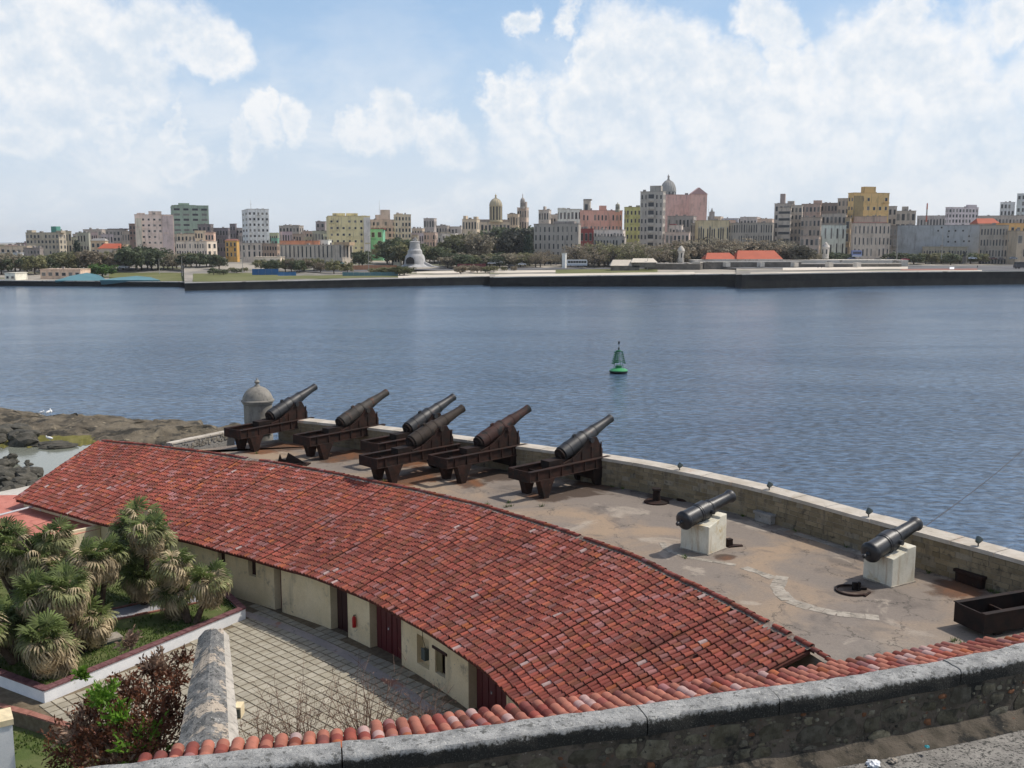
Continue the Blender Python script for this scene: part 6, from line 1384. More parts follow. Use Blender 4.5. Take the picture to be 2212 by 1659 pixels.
# capitol dome and theatre
t = bld('great grey ribbed dome of the distant capitol behind the grey tower', 1415, 1475, 432, 1300, (.38, .36, .34), 1, 6, 0, name='capitol'); bpy.context.view_layer.update(); dome(t[0], 1443, 440, 414, 391, 378, 1302, 16, (.36, .35, .33), ribs=20)
bld('flat topped pink wing of the theatre beside the dome', 1432, 1490, 421, 900, (.50, .36, .34), 1, 3, -.05, 10, wr=(.1, .1))
t = bld('tall pink gabled theatre block right of the capitol dome', 1486, 1524, 420, 880, (.52, .36, .33), 1, 2, -.1, 12, wr=(.1, .1)); m_ = MB(); w_, dp, hh = t[1], t[2], t[3]; m_.prism([(-w_ / 2 - .6, 0), (w_ / 2 + .6, 0), (0, 5.6)], -dp / 2, dp / 2, M=Matrix.Rotation(math.pi / 2, 4, 'X')); m_.obj('gable', plain('pink_gable', (.50, .32, .30), .9), t[0], loc=(0, 0, hh + .4))
bld('low grey roofs under the pink theatre', 1440, 1502, 467, 800, (.28, .27, .27), 3, 7, .1)
bld('dark red and white house right of the tall grey tower', 1444, 1474, 487, 760, (.45, .42, .40), 2, 4, .1, ph=[(1444, 1458, 485, 'red_wall', (.28, .05, .06))])
bld('pinkish low house in front of the theatre roofs', 1436, 1490, 502, 735, (.42, .36, .33), 2, 6, .05)
bld('long grey colonnaded block behind the bare trees', 1490, 1672, 482, 760, (.30, .29, .27), 3, 34, .03, wr=(.42, .7))
bld('cream top storey on the long colonnaded block', 1506, 1572, 477, 768, (.44, .40, .28), 1, 14, 0)
for i, (a, b, y, c, l) in enumerate(((1526, 1560, 468, TAN, 'far tan roofs right of the theatre'), (1556, 1600, 472, (.36, .38, .44), 'far blue grey roofs in the middle of the skyline gap'), (1596, 1640, 469, (.38, .36, .36), 'far grey roofs left of the slim tower house'), (1634, 1672, 473, (.44, .36, .31), 'far reddish roofs beside the slim tower house'), (1570, 1590, 476, (.45, .33, .27), 'far brick house in the skyline gap'))): bld(l, a, b, y, 1250, c, 2, 5)
mast('thin mast right of the pink theatre', 1530, 434, 478, 1250); t = bld('tiny church tower on the skyline right of the theatre', 1534, 1541, 458, 1240, (.26, .24, .24), 1, 1, 0); m_ = MB(); m_.lathe([(2, 0), (1.2, 2), (.2, 5)], 6); m_.obj('spire', M['trim'], t[0], loc=(0, 0, t[3] + .4))
bld('grey apartment house with a slim pinkish tower on its roof', 1669, 1712, 440, 850, (.36, .34, .32), 6, 4, .1, ph=[(1679, 1690, 418, 'slim_tower', (.46, .38, .34)), (1695, 1710, 434)])
bld('grey banded apartment tower below the slim pinkish tower', 1677, 1706, 449, 770, (.38, .36, .33), 7, 3, .06, style='band')
bld('grey brown apartment house right of the banded one', 1704, 1730, 444, 780, (.36, .34, .31), 7, 3, .05)
bld('pinkish brown block with a roof tower left of the yellow building', 1727, 1772, 441, 820, (.36, .29, .26), 6, 5, .1, ph=[(1750, 1769, 432)])
bld('dark grey brown block behind the pale houses', 1768, 1808, 439, 830, (.27, .25, .24), 6, 5, .1)
bld('grey block touching the yellow building on the left', 1804, 1832, 429, 815, (.33, .31, .28), 7, 3, .1)
bld('brownish old house row below the pinkish block', 1726, 1774, 470, 760, (.31, .28, .25), 4, 5, .1)
bld('pale grey old house row above the pale green house', 1771, 1826, 462, 775, (.36, .34, .31), 4, 6, .05)
bld('small pinkish shop house behind the fort sentry turret', 1726, 1772, 510, 725, (.36, .31, .28), 2, 4, .1)
t = bld('large ochre yellow apartment building with a square roof tower, at the right', 1826, 1914, 417, 780, (.50, .37, .18), 7, 6, -.14, 14, wr=(.36, .36), ph=[(1860, 1887, 403)]); sidebay(*t[:4], .0, .25, (.38, .29, .15), 1.2, .96)
bld('tall narrow brown house wall in front of the yellow building', 1822, 1837, 470, 745, (.26, .22, .16), 3, 1, .3)
t = bld('pale mint green house with a teal ground floor', 1771, 1825, 487, 735, (.46, .52, .50), 2, 4, -.06, 12, wr=(.2, .6)); sidebay(*t[:4], .3, .82, (.06, .26, .21), .5, .28)
bld('beige four storey house with white window strip and red roof edge', 1836, 1920, 483, 715, (.42, .38, .34), 3, 9, -.06, 12, ph=[(1840, 1914, 480, 'roof_edge', (.42, .22, .18))], style='arcade', wr=(.34, .6))
bld('small grey and pink roof rooms above the beige four storey house', 1840, 1915, 468, 745, (.42, .33, .28), 1, 5, .05)
bld('narrow grey house behind the blue grey warehouse, left', 1913, 1934, 446, 850, (.32, .31, .30), 5, 2, .1)
bld('grey concrete frame building with dark openings above the warehouse', 1930, 1978, 456, 840, (.34, .33, .31), 4, 4, .1, wr=(.6, .6), ph=[(1942, 1957, 446)])
bld('thin dark ruin gap beside the blue grey warehouse', 1917, 1935, 488, 730, (.17, .16, .15), 3, 2, 0)
t = bld('large blank blue grey warehouse wall on the right', 1932, 2116, 487, 725, (.28, .32, .36), 1, 2, .02, wr=(.01, .01), name='warehouse', cat='warehouse')
for X, Y in ((2031, 493), (2024, 500), (2047, 501), (2061, 500), (2077, 500), (2046, 513), (2090, 512), (2047, 524), (2062, 524), (2080, 523), (2091, 523)):
    k = (X - 1932) / 180; p = at(X, Y, 725); link('window', WIN, t[0], (lerp(-t[1] / 2, t[1] / 2, k), -t[2] / 2, p.z - t[4]), scale=(1.1, 1, 1.2))
bld('low fence house row at the foot of the warehouse', 1993, 2092, 534, 712, (.30, .28, .23), 1, 16, .02)
bld('grey three storey colonnaded house right of the warehouse', 2114, 2178, 487, 710, (.32, .30, .27), 3, 9, .06, style='arcade')
bld('grey house with dark balconies near the right edge', 2174, 2200, 499, 705, (.30, .29, .27), 3, 4, .06)
bld('beige house with brown shutters at the right edge', 2194, 2260, 500, 695, (.40, .35, .28), 2, 5, .0, wr=(.6, .5))
bld('ochre roofed house at the right edge', 2164, 2240, 483, 760, (.50, .32, .14), 2, 6, 0)
bld('house with a bright red pitched roof behind the colonnaded house', 2108, 2154, 484, 800, (.30, .26, .24), 1, 4, 0, roofc=('cityroof', 4.2))
bld('lavender grey apartment slab far behind the warehouse', 2036, 2107, 448, 1250, (.44, .42, .47), 8, 9, -.1, 12, ph=[(2084, 2104, 442)])
bld('white grey tower slab near the right edge, left of the taller one', 2153, 2190, 437, 1200, (.46, .49, .53), 7, 4, .15)
bld('tallest pale blue grey tower at the right edge', 2188, 2240, 418, 1190, (.40, .45, .48), 9, 5, .1)
bld('grey low blocks under the right edge towers', 2106, 2216, 466, 960, (.34, .32, .31), 3, 14, .05)
bld('distant low roofs left of the lavender slab', 1976, 2040, 466, 1300, (.33, .33, .34), 2, 9, .05)
t = thing('smoke_stack', 'slim red and white banded smoke stack on the skyline above the warehouse', 'chimney', pd(1994, 1300, 10)); zt_ = at(1994, 439, 1300).z - 10
for k in range(8): m_ = MB(); m_.lathe([(1.5 - k * .09, zt_ * k / 8), (1.5 - (k + 1) * .09, zt_ * (k + 1) / 8)], 10); m_.obj('band', M['cityroof'] if k % 2 else M['trim'], t)
# second line of small roofs closing gaps along the skyline
LM = [(-100, 'behind the left edge sheds'), (60, 'behind the far left apartment block'), (160, 'around the red roofed house'), (280, 'behind the pink tower'), (380, 'below the green grey tower'), (465, 'around the ochre house'), (525, 'behind the white tower'), (600, 'behind the arcaded palace'), (700, 'behind the yellow cream block'), (800, 'behind the green house'), (890, 'behind the white monument'), (1000, 'around the domed palace'), (1150, 'behind the weathered grey palace'), (1252, 'behind the salmon hotel'), (1350, 'behind the tall grey tower'), (1440, 'below the pink theatre'), (1500, 'behind the colonnaded block'), (1670, 'behind the banded tower'), (1770, 'behind the mint green house'), (1830, 'behind the ochre apartment building'), (1920, 'behind the blue grey warehouse'), (2110, 'by the right edge towers')]; cnt = {}
fill = ['low tan house in the second row', 'low grey house in the second row', 'low pinkish house in the second row']
k = 0
for X in range(-60, 2260, 23):
    Yt = 505 + 9 * mnoise.noise(Vector((X * .03, 8, 0))) + R.uniform(-4, 4)
    if X < 60: Yt = 527 + R.uniform(-3, 3)
    c = R.choice([GR, TAN, (.44, .36, .32), (.38, .37, .36), (.48, .45, .40), (.30, .27, .25)]); c = tuple(v * R.uniform(.8, 1.1) for v in c)
    nm = [l for x, l in LM if x <= X][-1]; cnt[nm] = cnt.get(nm, 0) + 1
    bld('small second row house, %s from left %s' % (ORD[cnt[nm] - 1], nm), X, X + R.uniform(20, 34), Yt, R.uniform(880, 960), c, 2, 4, R.choice((-.15, -.15, .15)), grp='small houses of the second row'); k += 1
# ---- fort on the point
def bar(nm, X0, X1, d0, d1, wd, z0, z1, mat, par_=None, n=1):
    a, b = pd(X0, d0, 0), pd(X1, d1, 0); u = (b - a).normalized(); nn = Vector((-u.y, u.x, 0)) * wd; m_ = MB(); m_.prism([a[:2], b[:2], (b + nn)[:2], (a + nn)[:2]], z0, z1); return m_.obj(nm, M[mat], par_)
ft = thing('waterfront_fort', 'low grey stone fort with pale coping on the right of the far quay', 'fort')
def zat(X, Y, d): return at(X, Y, d).z
FD = 620
for X0, X1, Yt, Yb, dd, dd2 in ((1392, 1512, 568, 585, 628, 618), (1512, 1520, 566, 585, 618, 626), (1520, 1730, 565, 585, 624, 632), (1730, 1946, 569, 584, 632, 640)):
    z1 = zat((X0 + X1) / 2, Yt, dd); bar('bastion_wall', X0, X1, dd, dd2, 5, 3.5, z1 - .5, 'fwall', ft); bar('coping', X0, X1, dd - .3, dd2 - .3, 5.4, z1 - .5, z1, 'quay', ft)
for X in (1568, 1732 - 90, 1715, 1790, 1480, 1850): bar('embrasure', X, X + 9, 621, 622, 4, zat(X, 572, 622) - 1.2, zat(X, 567, 622), 'quay', ft)
bar('inner_platform', 1500, 1960, 640, 648, 26, 4, zat(1700, 562, 640), 'quay', ft)
rd = thing('fort_barracks', 'long low fort building with bright red tiled roofs', 'building')
for X0, X1, Y0, Y1 in ((1523, 1592, 546, 560), (1590, 1690, 541, 560)):
    a, b = pd(X0, 640, 0), pd(X1, 644, 0); zb_, zt_ = zat(X0, Y1, 640), zat(X0, Y0, 652); m_ = MB(); m_.add([(a.x, a.y, zb_), (b.x, b.y, zb_), (b.x, b.y + 16, zb_), (a.x, a.y + 16, zb_), (a.x + 3, a.y + 11, zt_), (b.x - 3, b.y + 11, zt_)], [(0, 1, 5, 4), (2, 3, 4, 5), (1, 2, 5), (3, 0, 4)]); m_.obj('roof', M['cityroof'], rd)
    m_ = MB(); m_.box(a.x + .8, b.x - .8, a.y + .8, a.y + 15, zb_ - 3.5, zb_ + .02); m_.obj('wall', M['quay'], rd)
def garita(label, X, Yb, Yt, d, wpx):
    m = FPX / d; z0 = zat(X, Yb, d); h_ = (Yb - Yt) / m; r = wpx / 2 / m; t = thing('fort_turret', label, 'turret', pd(X, d, z0), 0, 'fort turrets'); m_ = MB(); m_.lathe([(r * .85, -2), (r * .85, h_ * .55), (r, h_ * .58), (r, h_ * .63)], 10); m_.obj('shaft', M['quay'], t)
    m_ = MB(); m_.lathe([(r, h_ * .63), (r * .75, h_ * .8), (r * .35, h_ * .93), (r * .08, h_)], 10); m_.obj('dome', M['quay'], t, smooth=40); m_ = MB()
    for k in range(5): m_.box(r * .84, r * .87, -r * .16, r * .16, h_ * .12, h_ * .45, M=Matrix.Rotation(k * 1.256 - 1.57, 4, 'Z'))
    m_.obj('opening', M['glass'], t)
garita('pale domed fort turret left of the red fort roofs', 1470, 560, 531, 632, 16); garita('pale domed turret on the fort right of the red roofs', 1781, 552, 523, 660, 17)
# sandy huts left of the fort
for l, X0, X1, Y0, Y1 in (('sandy thatched hut roof left of the fort, near the quay', 1318, 1384, 561, 574), ('longer sandy hut roof behind the first one', 1362, 1420, 558, 567)):
    a, b = pd(X0, 612, 0), pd(X1, 614, 0); zb_, zt_ = zat(X0, Y1, 612), zat(X0, Y0, 618); t = thing('beach_hut', l, 'hut'); m_ = MB(); m_.add([(a.x, a.y, zb_), (b.x, b.y, zb_), (b.x, b.y + 9, zb_), (a.x, a.y + 9, zb_), (a.x + 2, a.y + 5, zt_), (b.x - 2, b.y + 5, zt_)], [(0, 1, 5, 4), (2, 3, 4, 5), (1, 2, 5), (3, 0, 4), (3, 2, 1, 0)]); m_.obj('roof', M['sand'], t); m_ = MB(); m_.box(a.x + 1, b.x - 1, a.y + 1, a.y + 8, zb_ - 3, zb_ + .02); m_.obj('wall', M['fwall'], t)
# ---- monument
mo = pd(897, 640, 0); z0 = zat(897, 575, 640) - .5; t = thing('monument', 'white stepped monument with arched base, statue on top and sloping apron', 'monument', (mo.x, mo.y, z0)); m = FPX / 640
mw = stone('white_marble', (.34, .335, .325), (.46, .45, .44), .3, .8, bs=.2, bd=.05)
def lz(Y): return (575 - Y) / m
m_ = MB(); m_.lathe([(11, 0), (9, lz(573)), (7.0, lz(569)), (6.4, lz(558)), (6.0, lz(552)), (4.9, lz(547))], 20); m_.obj('base', mw, t, smooth=30)
m_ = MB(); m_.lathe([(4.8, lz(548)), (4.5, lz(540)), (3.6, lz(537)), (3.2, lz(528)), (3.0, lz(524)), (3.3, lz(523)), (3.3, lz(521)), (2.3, lz(520))], 12); m_.obj('plinth', mw, t, smooth=30)
m_ = MB(); m_.tube([(0, 0, lz(521)), (.1, 0, lz(517)), (.5, 0, lz(514)), (.9, 0, lz(512))], [.9, 1.0, .75, .4], 8); m_.tube([(-1.2, 0, lz(521)), (-1.0, 0, lz(518)), (0, 0, lz(516.5)), (1.3, 0, lz(517)), (1.4, 0, lz(521))], [.35, .5, .9, .5, .3], 8); m_.obj('equestrian_statue', M['trim'], t, smooth=50)
m_ = MB(); m_.prism([(-2.6, 0), (2.6, 0), (2.6, 2.2), (1.8, 3.6), (0, 4.3), (-1.8, 3.6), (-2.6, 2.2)], 0, 3.0, M=Matrix.Translation((-2.4, -4.6, 2.2)) @ Matrix.Rotation(math.pi / 2, 4, 'X')); m_.obj('arch_opening', M['black'], t)
m_ = MB(); m_.prism([(3, 0), (15, 0), (11, .9), (5, 4.0)], -3, 3, M=Matrix.Rotation(math.pi / 2, 4, 'X')); m_.obj('apron', mw, t)
# statue on pedestal, lamp posts
p = pd(2081, 640, zat(2081, 571, 640)); t = thing('statue_on_plinth', 'dark standing statue on a tapered pale plinth at the right of the plaza', 'statue', p); m_ = MB(); m_.lathe([(3.2, 0), (3.2, .4), (1.7, .6), (1.4, 4.6), (1.2, 4.8)], 10); m_.obj('plinth', M['fwall'], t); m_ = MB(); m_.tube([(0, 0, 4.7), (0, 0, 6.4), (0, 0, 7.2), (0, 0, 7.9)], [.8, .65, .75, .35], 8); m_.tube([(-.7, 0, 7.0), (.8, 0, 6.2)], .22, 5); m_.obj('figure', M['hull'], t, smooth=50)
def lamp(label, X, Yb, Yt, d, cr=1):
    m = FPX / d; h_ = (Yb - Yt) / m; t = thing('street_lamp', label, 'street lamp', pd(X, d, zat(X, Yb, d)), 0, 'tall lamp posts on the far quay'); m_ = MB(); m_.tube([(0, 0, 0), (0, 0, h_)], [.20, .10], 6); m_.obj('pole', M['trim'], t); m_ = MB(); m_.tube([(0, 0, h_), (1.6 * cr, 0, h_ + .4)], .08, 5); m_.box(1.2 * cr if cr > 0 else 2.2 * cr, 2.2 * cr if cr > 0 else 1.2 * cr, -.2, .2, h_ + .3, h_ + .5); m_.obj('lamp_arm', M['trim'], t)
for X, Yb, Yt, d, l in ((2031, 560, 490, 650, 'tall lamp post in front of the blue grey warehouse'), (2086, 556, 497, 660, 'lamp post beside the dark statue'), (2158, 556, 503, 660, 'lamp post in front of the colonnaded house at the right'), (612, 575, 527, 640, 'tall lamp post in front of the left of the arcaded palace'), (680, 572, 532, 650, 'lamp post in the middle of the arcaded palace front'), (797, 585, 512, 610, 'white tall lamp post below the yellow block'), (1398, 583, 553, 615, 'lamp post left of the pale fort turret'), (1935, 562, 512, 655, 'lamp post at the left end of the warehouse'), (345, 592, 560, 580, 'lamp post on the park lawn at the left'), (394, 596, 556, 575, 'lamp post on the lawn near the quay step'), (525, 590, 545, 590, 'lamp post on the lawn right of the quay step')): lamp(l, X, Yb, Yt, d)
t = bld('plain white pillar block beside the white bus', 1214, 1224, 548, 650, (.68, .66, .62), 0, 0, .3, name='white_pillar', cat='pillar')
# blue and teal hoardings
for l, X0, X1, Y0, Y1, d, c in (('bright blue painted hoarding on the lawn left of centre', 545, 602, 581, 594, 585, (.03, .12, .30)), ('blue ramp wall right of the bright blue hoarding', 600, 640, 588, 596, 580, (.04, .15, .33)), ('long low teal fence below the arcaded palace', 612, 745, 567, 571, 655, (.08, .26, .28)), ('low teal wall along the quay under the yellow block', 740, 860, 588, 594, 580, (.09, .20, .24)), ('dark red hoarding on the central plaza', 988, 1050, 570, 577, 640, (.10, .02, .025)), ('orange brick low wall below the yellow block', 735, 858, 573, 581, 640, (.45, .22, .12))):
    zt_, zb_ = zat(X0, Y0, d), zat(X0, Y1, d) - .5; mm = plain('hoarding_paint', c, .7, scale=.3); t = thing('hoarding', l, 'fence'); a, b = pd(X0, d, 0), pd(X1, d + 3, 0); n = max(2, int((b - a).length / 3))
    for k in range(n): p_, q_ = a.lerp(b, k / n), a.lerp(b, (k + .97) / n); m_ = MB(); m_.prism([(p_.x, p_.y), (q_.x, q_.y), (q_.x, q_.y + .25), (p_.x, p_.y + .25)], zb_, zt_ + R.uniform(-.08, .08)); m_.obj('panel', mm, t)
for l, X0, X1, Y0, Y1, d in (('teal sloping tarpaulin on the quay at the left, rising to the right', 118, 232, 589, 606, 545), ('long low blue teal tarpaulin on the quay right of the sloping one', 215, 345, 596, 605, 540)):
    m_ = MB(); a, b, c = pd(X0, d, zat(X0, Y1, d)), pd(X1, d, zat(X1, Y1, d)), pd(lerp(X0, X1, .62), d + 12, zat(X0, Y0, d + 12)); a2, b2 = pd(lerp(X0, X1, .3), d + 8, zat(X0, lerp(Y0, Y1, .4), d + 8)), pd(lerp(X0, X1, .85), d + 8, zat(X1, lerp(Y0, Y1, .3), d + 8))
    dn = Vector((0, 2, -2.5)); m_.add([a, b, b2, c, a2] + [v + dn for v in (a, b, b2, c, a2)], [(0, 1, 2, 3, 4), (5, 9, 8, 7, 6)] + [(i, 5 + i, 5 + (i + 1) % 5, (i + 1) % 5) for i in range(5)]); tag(m_.obj('tarpaulin', plain('teal_tarp', (.11, .24, .27), .6, scale=.2)), l, 'tarpaulin')
# ---- vehicles
def make_car(van=False):
    t = thing('parked_car', 'x', 'car'); L_, w_, h_ = (4.5, 1.75, .75)
    m_ = MB(); pr = [(-2.2, .35), (2.2, .35), (2.25, .7), (2.1, .9), (1.1, 1.0), (-1.7, 1.02), (-2.2, .92)] if not van else [(-2.3, .35), (2.3, .35), (2.35, .9), (2.1, 1.2), (1.5, 1.3), (-2.2, 1.35), (-2.3, 1.0)]
    m_.prism(pr, -.87, .87, M=Matrix.Rotation(math.pi / 2, 4, 'X')); m_.obj('body', M['carpaint'], t)
    m_ = MB(); c = [(-1.5, 1.0), (1.05, 1.0), (.45, 1.42), (-1.1, 1.44)] if not van else [(-2.2, 1.33), (1.55, 1.28), (.9, 2.0), (-2.1, 2.05)]
    m_.prism(c, -.76, .76, M=Matrix.Rotation(math.pi / 2, 4, 'X')); m_.obj('windows', M['glass'], t); m_ = MB(); a, b = c[3], c[2]; m_.box(a[0] + .05, b[0] - .05, -.74, .74, a[1] - .02, a[1] + .05); m_.obj('roof', M['carpaint'], t)
    for x in (-1.4, 1.4):
        for y in (-.8, .8): m_ = MB(); m_.lathe([(.1, -.1), (.33, -.1), (.33, .1), (.1, .1)], 12, M=Matrix.Translation((x, y, .33)) @ Matrix.Rotation(math.pi / 2, 4, 'X')); m_.obj('wheel', M['hull'], t)
    return t
car0, van0 = make_car(), make_car(True); usedc, usedv = [False], [False]
def car(label, X, Y, d, col, van=False, rz=.1, cat='car', sc_=1.15):
    src, u_ = (van0, usedv) if van else (car0, usedc)
    o = src if not u_[0] else copy_tree(src); u_[0] = True
    o.location = pd(X, d, max(zat(X, Y, d), G(X, d))); o.rotation_euler.z = rz; o.scale = (sc_,) * 3; o['label'] = label; o['category'] = cat; o['group'] = 'vehicles on the far shore'
    for ch in o.children:
        if ch.name.startswith(('body', 'roof')): ch.color = (*col, 1)
car('dark blue car parked left of the blue and white truck', 1838, 562, 672, (.05, .06, .12), sc_=1.3); car('dark green car on the road below the beige house', 1895, 564, 665, (.03, .08, .06)); car('black car near the left end of the warehouse', 1921, 563, 668, (.03, .03, .035), sc_=1.3)
car('red car in front of the blue grey warehouse', 1953, 563, 666, (.45, .03, .05)); car('white car between the statue and the right edge', 2098, 560, 668, (.6, .65, .7)); car('dark red car near the right edge of the plaza', 2142, 561, 668, (.12, .04, .03))
car('dark car parked near the orange light at the right', 2160, 562, 670, (.08, .07, .06)); car('large dark van close to the quay at the right edge', 2206, 582, 618, (.05, .05, .06), True, .05, 'van', 2.0); car('silver car on the road left of the right edge', 2186, 560, 668, (.3, .32, .35))
car('white van at the foot of the arcaded palace', 652, 575, 640, (.6, .62, .65), True, .0, 'van'); car('grey car beside the white van below the arcaded palace', 636, 577, 636, (.3, .33, .36)); car('white car on the plaza left of the white pillar', 1128, 573, 650, (.62, .62, .62)); car('silver car on the plaza right of the dark red hoarding', 1062, 571, 655, (.4, .42, .45)); car('white van behind the plaza hoarding', 1077, 569, 660, (.6, .6, .6), True, 0, 'van')
car('turquoise van under the central trees', 1118, 545 + 14, 690, (.10, .45, .42), True, 0, 'van', 1.2); car('dark car behind the sandy plaza left of the bus', 1105, 577, 645, (.05, .05, .06)); car('grey car by the left park trees', 268, 580, 640, (.3, .32, .35), False, 0, 'car', 1.4); car('white car among the trees behind the monument', 958, 562, 700, (.6, .6, .6)); car('pale car right of the fort turret', 1320, 556 + 6, 690, (.5, .5, .48))
def bus(label, X0, X1, Yb, Yt, d, col, col2):
    a, b = pd(X0, d, zat(X0, Yb, d)), pd(X1, d, 0); L_ = b.x - a.x; h_ = (Yb - Yt) * d / FPX; t = thing('bus', label, 'bus', ((a.x + b.x) / 2, d, max(a.z, G(X0, d))), .03)
    m_ = MB(); m_.prism([(-L_ / 2, .4), (L_ / 2, .4), (L_ / 2, h_ * .8), (L_ / 2 - .4, h_), (-L_ / 2 + .2, h_), (-L_ / 2, h_ * .92)], -1.25, 1.25, M=Matrix.Rotation(math.pi / 2, 4, 'X')); m_.obj('body', M['carpaint'], t).color = (*col, 1)
    n = 7
    for k in range(n): m_ = MB(); x = -L_ / 2 + .5 + k * (L_ - 1) / n; m_.box(x + .08, x + (L_ - 1) / n - .08, -1.28, -1.24, h_ * .48, h_ * .82); m_.obj('window', M['glass'], t)
    m_ = MB(); m_.box(-L_ / 2 + .1, L_ / 2 - .1, -1.27, -1.25, .5, h_ * .3); m_.obj('stripe', M['carpaint'], t).color = (*col2, 1)
    for x in (-L_ * .32, L_ * .32): m_ = MB(); m_.lathe([(.1, -.15), (.5, -.15), (.5, .15), (.1, .15)], 12, M=Matrix.Translation((x, -1.1, .5)) @ Matrix.Rotation(math.pi / 2, 4, 'X')); m_.obj('wheel', M['hull'], t)
bus('white bus with a dark window band right of the white pillar', 1224, 1268, 575, 561, 640, (.62, .64, .68), (.35, .40, .5)); bus('blue and white truck parked in front of the beige house', 1837, 1858, 556, 541, 700, (.25, .30, .55), (.6, .62, .7))

# ---- trees
def crown(kind, seed):
    r = random.Random(seed); m_ = MB(); 
    if kind == 'conifer': cl = [((r.uniform(-.25, .25) * (1 - z), r.uniform(-.25, .25) * (1 - z), z), .16 + .2 * (1 - z)) for z in [i / 22 for i in range(22)]]
    else:
        cl = []
        for _ in range(34):
            while True:
                v = Vector((r.uniform(-1, 1), r.uniform(-1, 1), r.uniform(-.6, 1)))
                if .35 < v.length < 1: break
            cl.append(((v.x * .5, v.y * .5, .56 + v.z * .42), r.uniform(.10, .2)))
    nl = {'bushy': 44, 'bare': 17, 'conifer': 34}[kind]
    for c, rad in cl:
        for _ in range(nl):
            d = Vector((r.gauss(0, 1), r.gauss(0, 1), r.gauss(0, 1))).normalized(); p = Vector(c) + d * rad * r.uniform(.5, 1); s_ = .05 if kind != 'bare' else .035
            a = Vector((r.gauss(0, 1), r.gauss(0, 1), r.gauss(0, 1))).normalized() * s_; b = d.cross(a).normalized() * s_ * .7; m_.add([p - a, p - b, p + a, p + b], [(0, 1, 2, 3)])
    return m_.mesh('crown', M['crown']), cl
def trunkm(cl, kind):
    m_ = MB(); m_.tube([(0, 0, 0), (.01, 0, .25), (0, .01, .5)], [.035, .028, .02], 6)
    for c, rad in cl[::3 if kind == 'bushy' else 2]: m_.tube([(0, 0, .22), (c[0] * .6, c[1] * .6, lerp(.3, c[2], .6)), c], [.016, .01, .004], 4, cap=False)
    return m_.mesh('trunk', M['trunk'])
TR = {}
for kind, n in (('bushy', 4), ('bare', 4), ('conifer', 2)):
    TR[kind] = []
    for i in range(n): cm, cl = crown(kind, i * 11 + len(kind)); TR[kind].append((cm, trunkm(cl, kind)))
def tree(label, X, Yt, d, kind, col, w_=1.0, grp=None, Yb=None):
    z0 = G(X, d) - .2; h_ = max(3, zat(X, Yt, d) - z0); cm, tm = R.choice(TR[kind]); t = thing('tree', label, 'tree', pd(X, d, z0), R.uniform(0, 6), grp); t.scale = (h_ * w_ * 1.2, h_ * w_ * 1.2, h_); link('trunk', tm, t); c = link('crown', cm, t); k = R.uniform(.8, 1.2); c.color = (col[0] * k, col[1] * k, col[2] * k, 1)
DKG, OLV, GRY, BRN = (.085, .105, .06), (.17, .17, .09), (.25, .225, .17), (.21, .18, .135)
def grove(label, X0, X1, n, Yt, d, kind, cols_, w_=1.0, jy=6, jd=18):
    for i in range(n): tree(label if n == 1 else (('leftmost ' if i == 0 else 'rightmost ' if i == n - 1 else ORD[i] + ' from left, ') + label), lerp(X0, X1, (i + R.uniform(.25, .75)) / n), Yt + R.uniform(-jy, jy), d + R.uniform(-jd, jd), kind, R.choice(cols_), w_ * R.uniform(.85, 1.2), label.replace('tree', 'trees', 1) if n > 1 else None)
tree('dark pointed conifer at the far left', 171, 524, 670, 'conifer', (.035, .05, .038), .55)
tree('second dark conifer beside the pointed one', 160, 545, 655, 'conifer', (.045, .06, .04), .7)
grove('grey olive tree in the park at the far left', -20, 155, 12, 549, 640, 'bushy', [OLV, GRY, DKG], 1.1)
grove('brownish bushy tree between the conifers and pink tower', 180, 272, 8, 543, 650, 'bushy', [OLV, BRN, GRY], 1.1)
grove('dark green tree in front of the pink tower', 276, 348, 6, 534, 665, 'bushy', [DKG, (.05, .06, .04)], 1.1)
grove('grey leafless tree right of the pink tower', 350, 400, 5, 548, 660, 'bare', [GRY], 1.1)
grove('dark bushy tree in front of the cream arcaded row', 400, 480, 8, 546, 650, 'bushy', [DKG, GRY, OLV], 1.1)
grove('small green shrub tree on the park lawn', 205, 232, 2, 574, 600, 'bushy', [(.06, .11, .03)], 1.3)
grove('round dark shrub on the lawn by the quay step', 455, 540, 5, 580, 600, 'bushy', [DKG, OLV], 1.4, 3)
grove('small tree on the lawn in front of the arcaded palace', 560, 760, 13, 562, 620, 'bushy', [OLV, DKG, BRN], 1.1, 6)
grove('palm like tree in front of the yellow block', 768, 790, 2, 541, 660, 'bushy', [DKG], 1.0, 3)
grove('leafy green tree right of the green house', 832, 888, 6, 518, 705, 'bushy', [(.06, .08, .04), OLV, DKG], 1.0)
grove('low shrub on the quay left of the monument', 800, 880, 7, 577, 600, 'bushy', [OLV, (.08, .09, .04)], 1.6, 3)
grove('olive tree around the white monument', 905, 968, 7, 530, 735, 'bushy', [OLV, DKG, GRY], 1.0)
grove('big spreading olive tree left of the domed palace trees', 972, 1060, 9, 507, 760, 'bushy', [OLV, (.09, .095, .05), GRY], 1.05, 5)
grove('dark dense tree below the bell tower', 1075, 1150, 8, 494, 770, 'bushy', [DKG, (.05, .055, .045)], 1.0, 6)
grove('low shrub under the central palace trees', 960, 1150, 18, 550, 680, 'bushy', [OLV, GRY, DKG], 1.3, 6)
grove('dark cypress beside the grey palace', 1136, 1148, 2, 510, 700, 'conifer', [(.03, .045, .03)], .5, 4)
grove('small palm bush on the sandy plaza', 985, 1120, 7, 573, 612, 'bushy', [OLV, BRN], 1.2, 3)
grove('leafless grey tree in front of the grey palace', 1150, 1250, 9, 545, 680, 'bare', [GRY, BRN], 1.0)
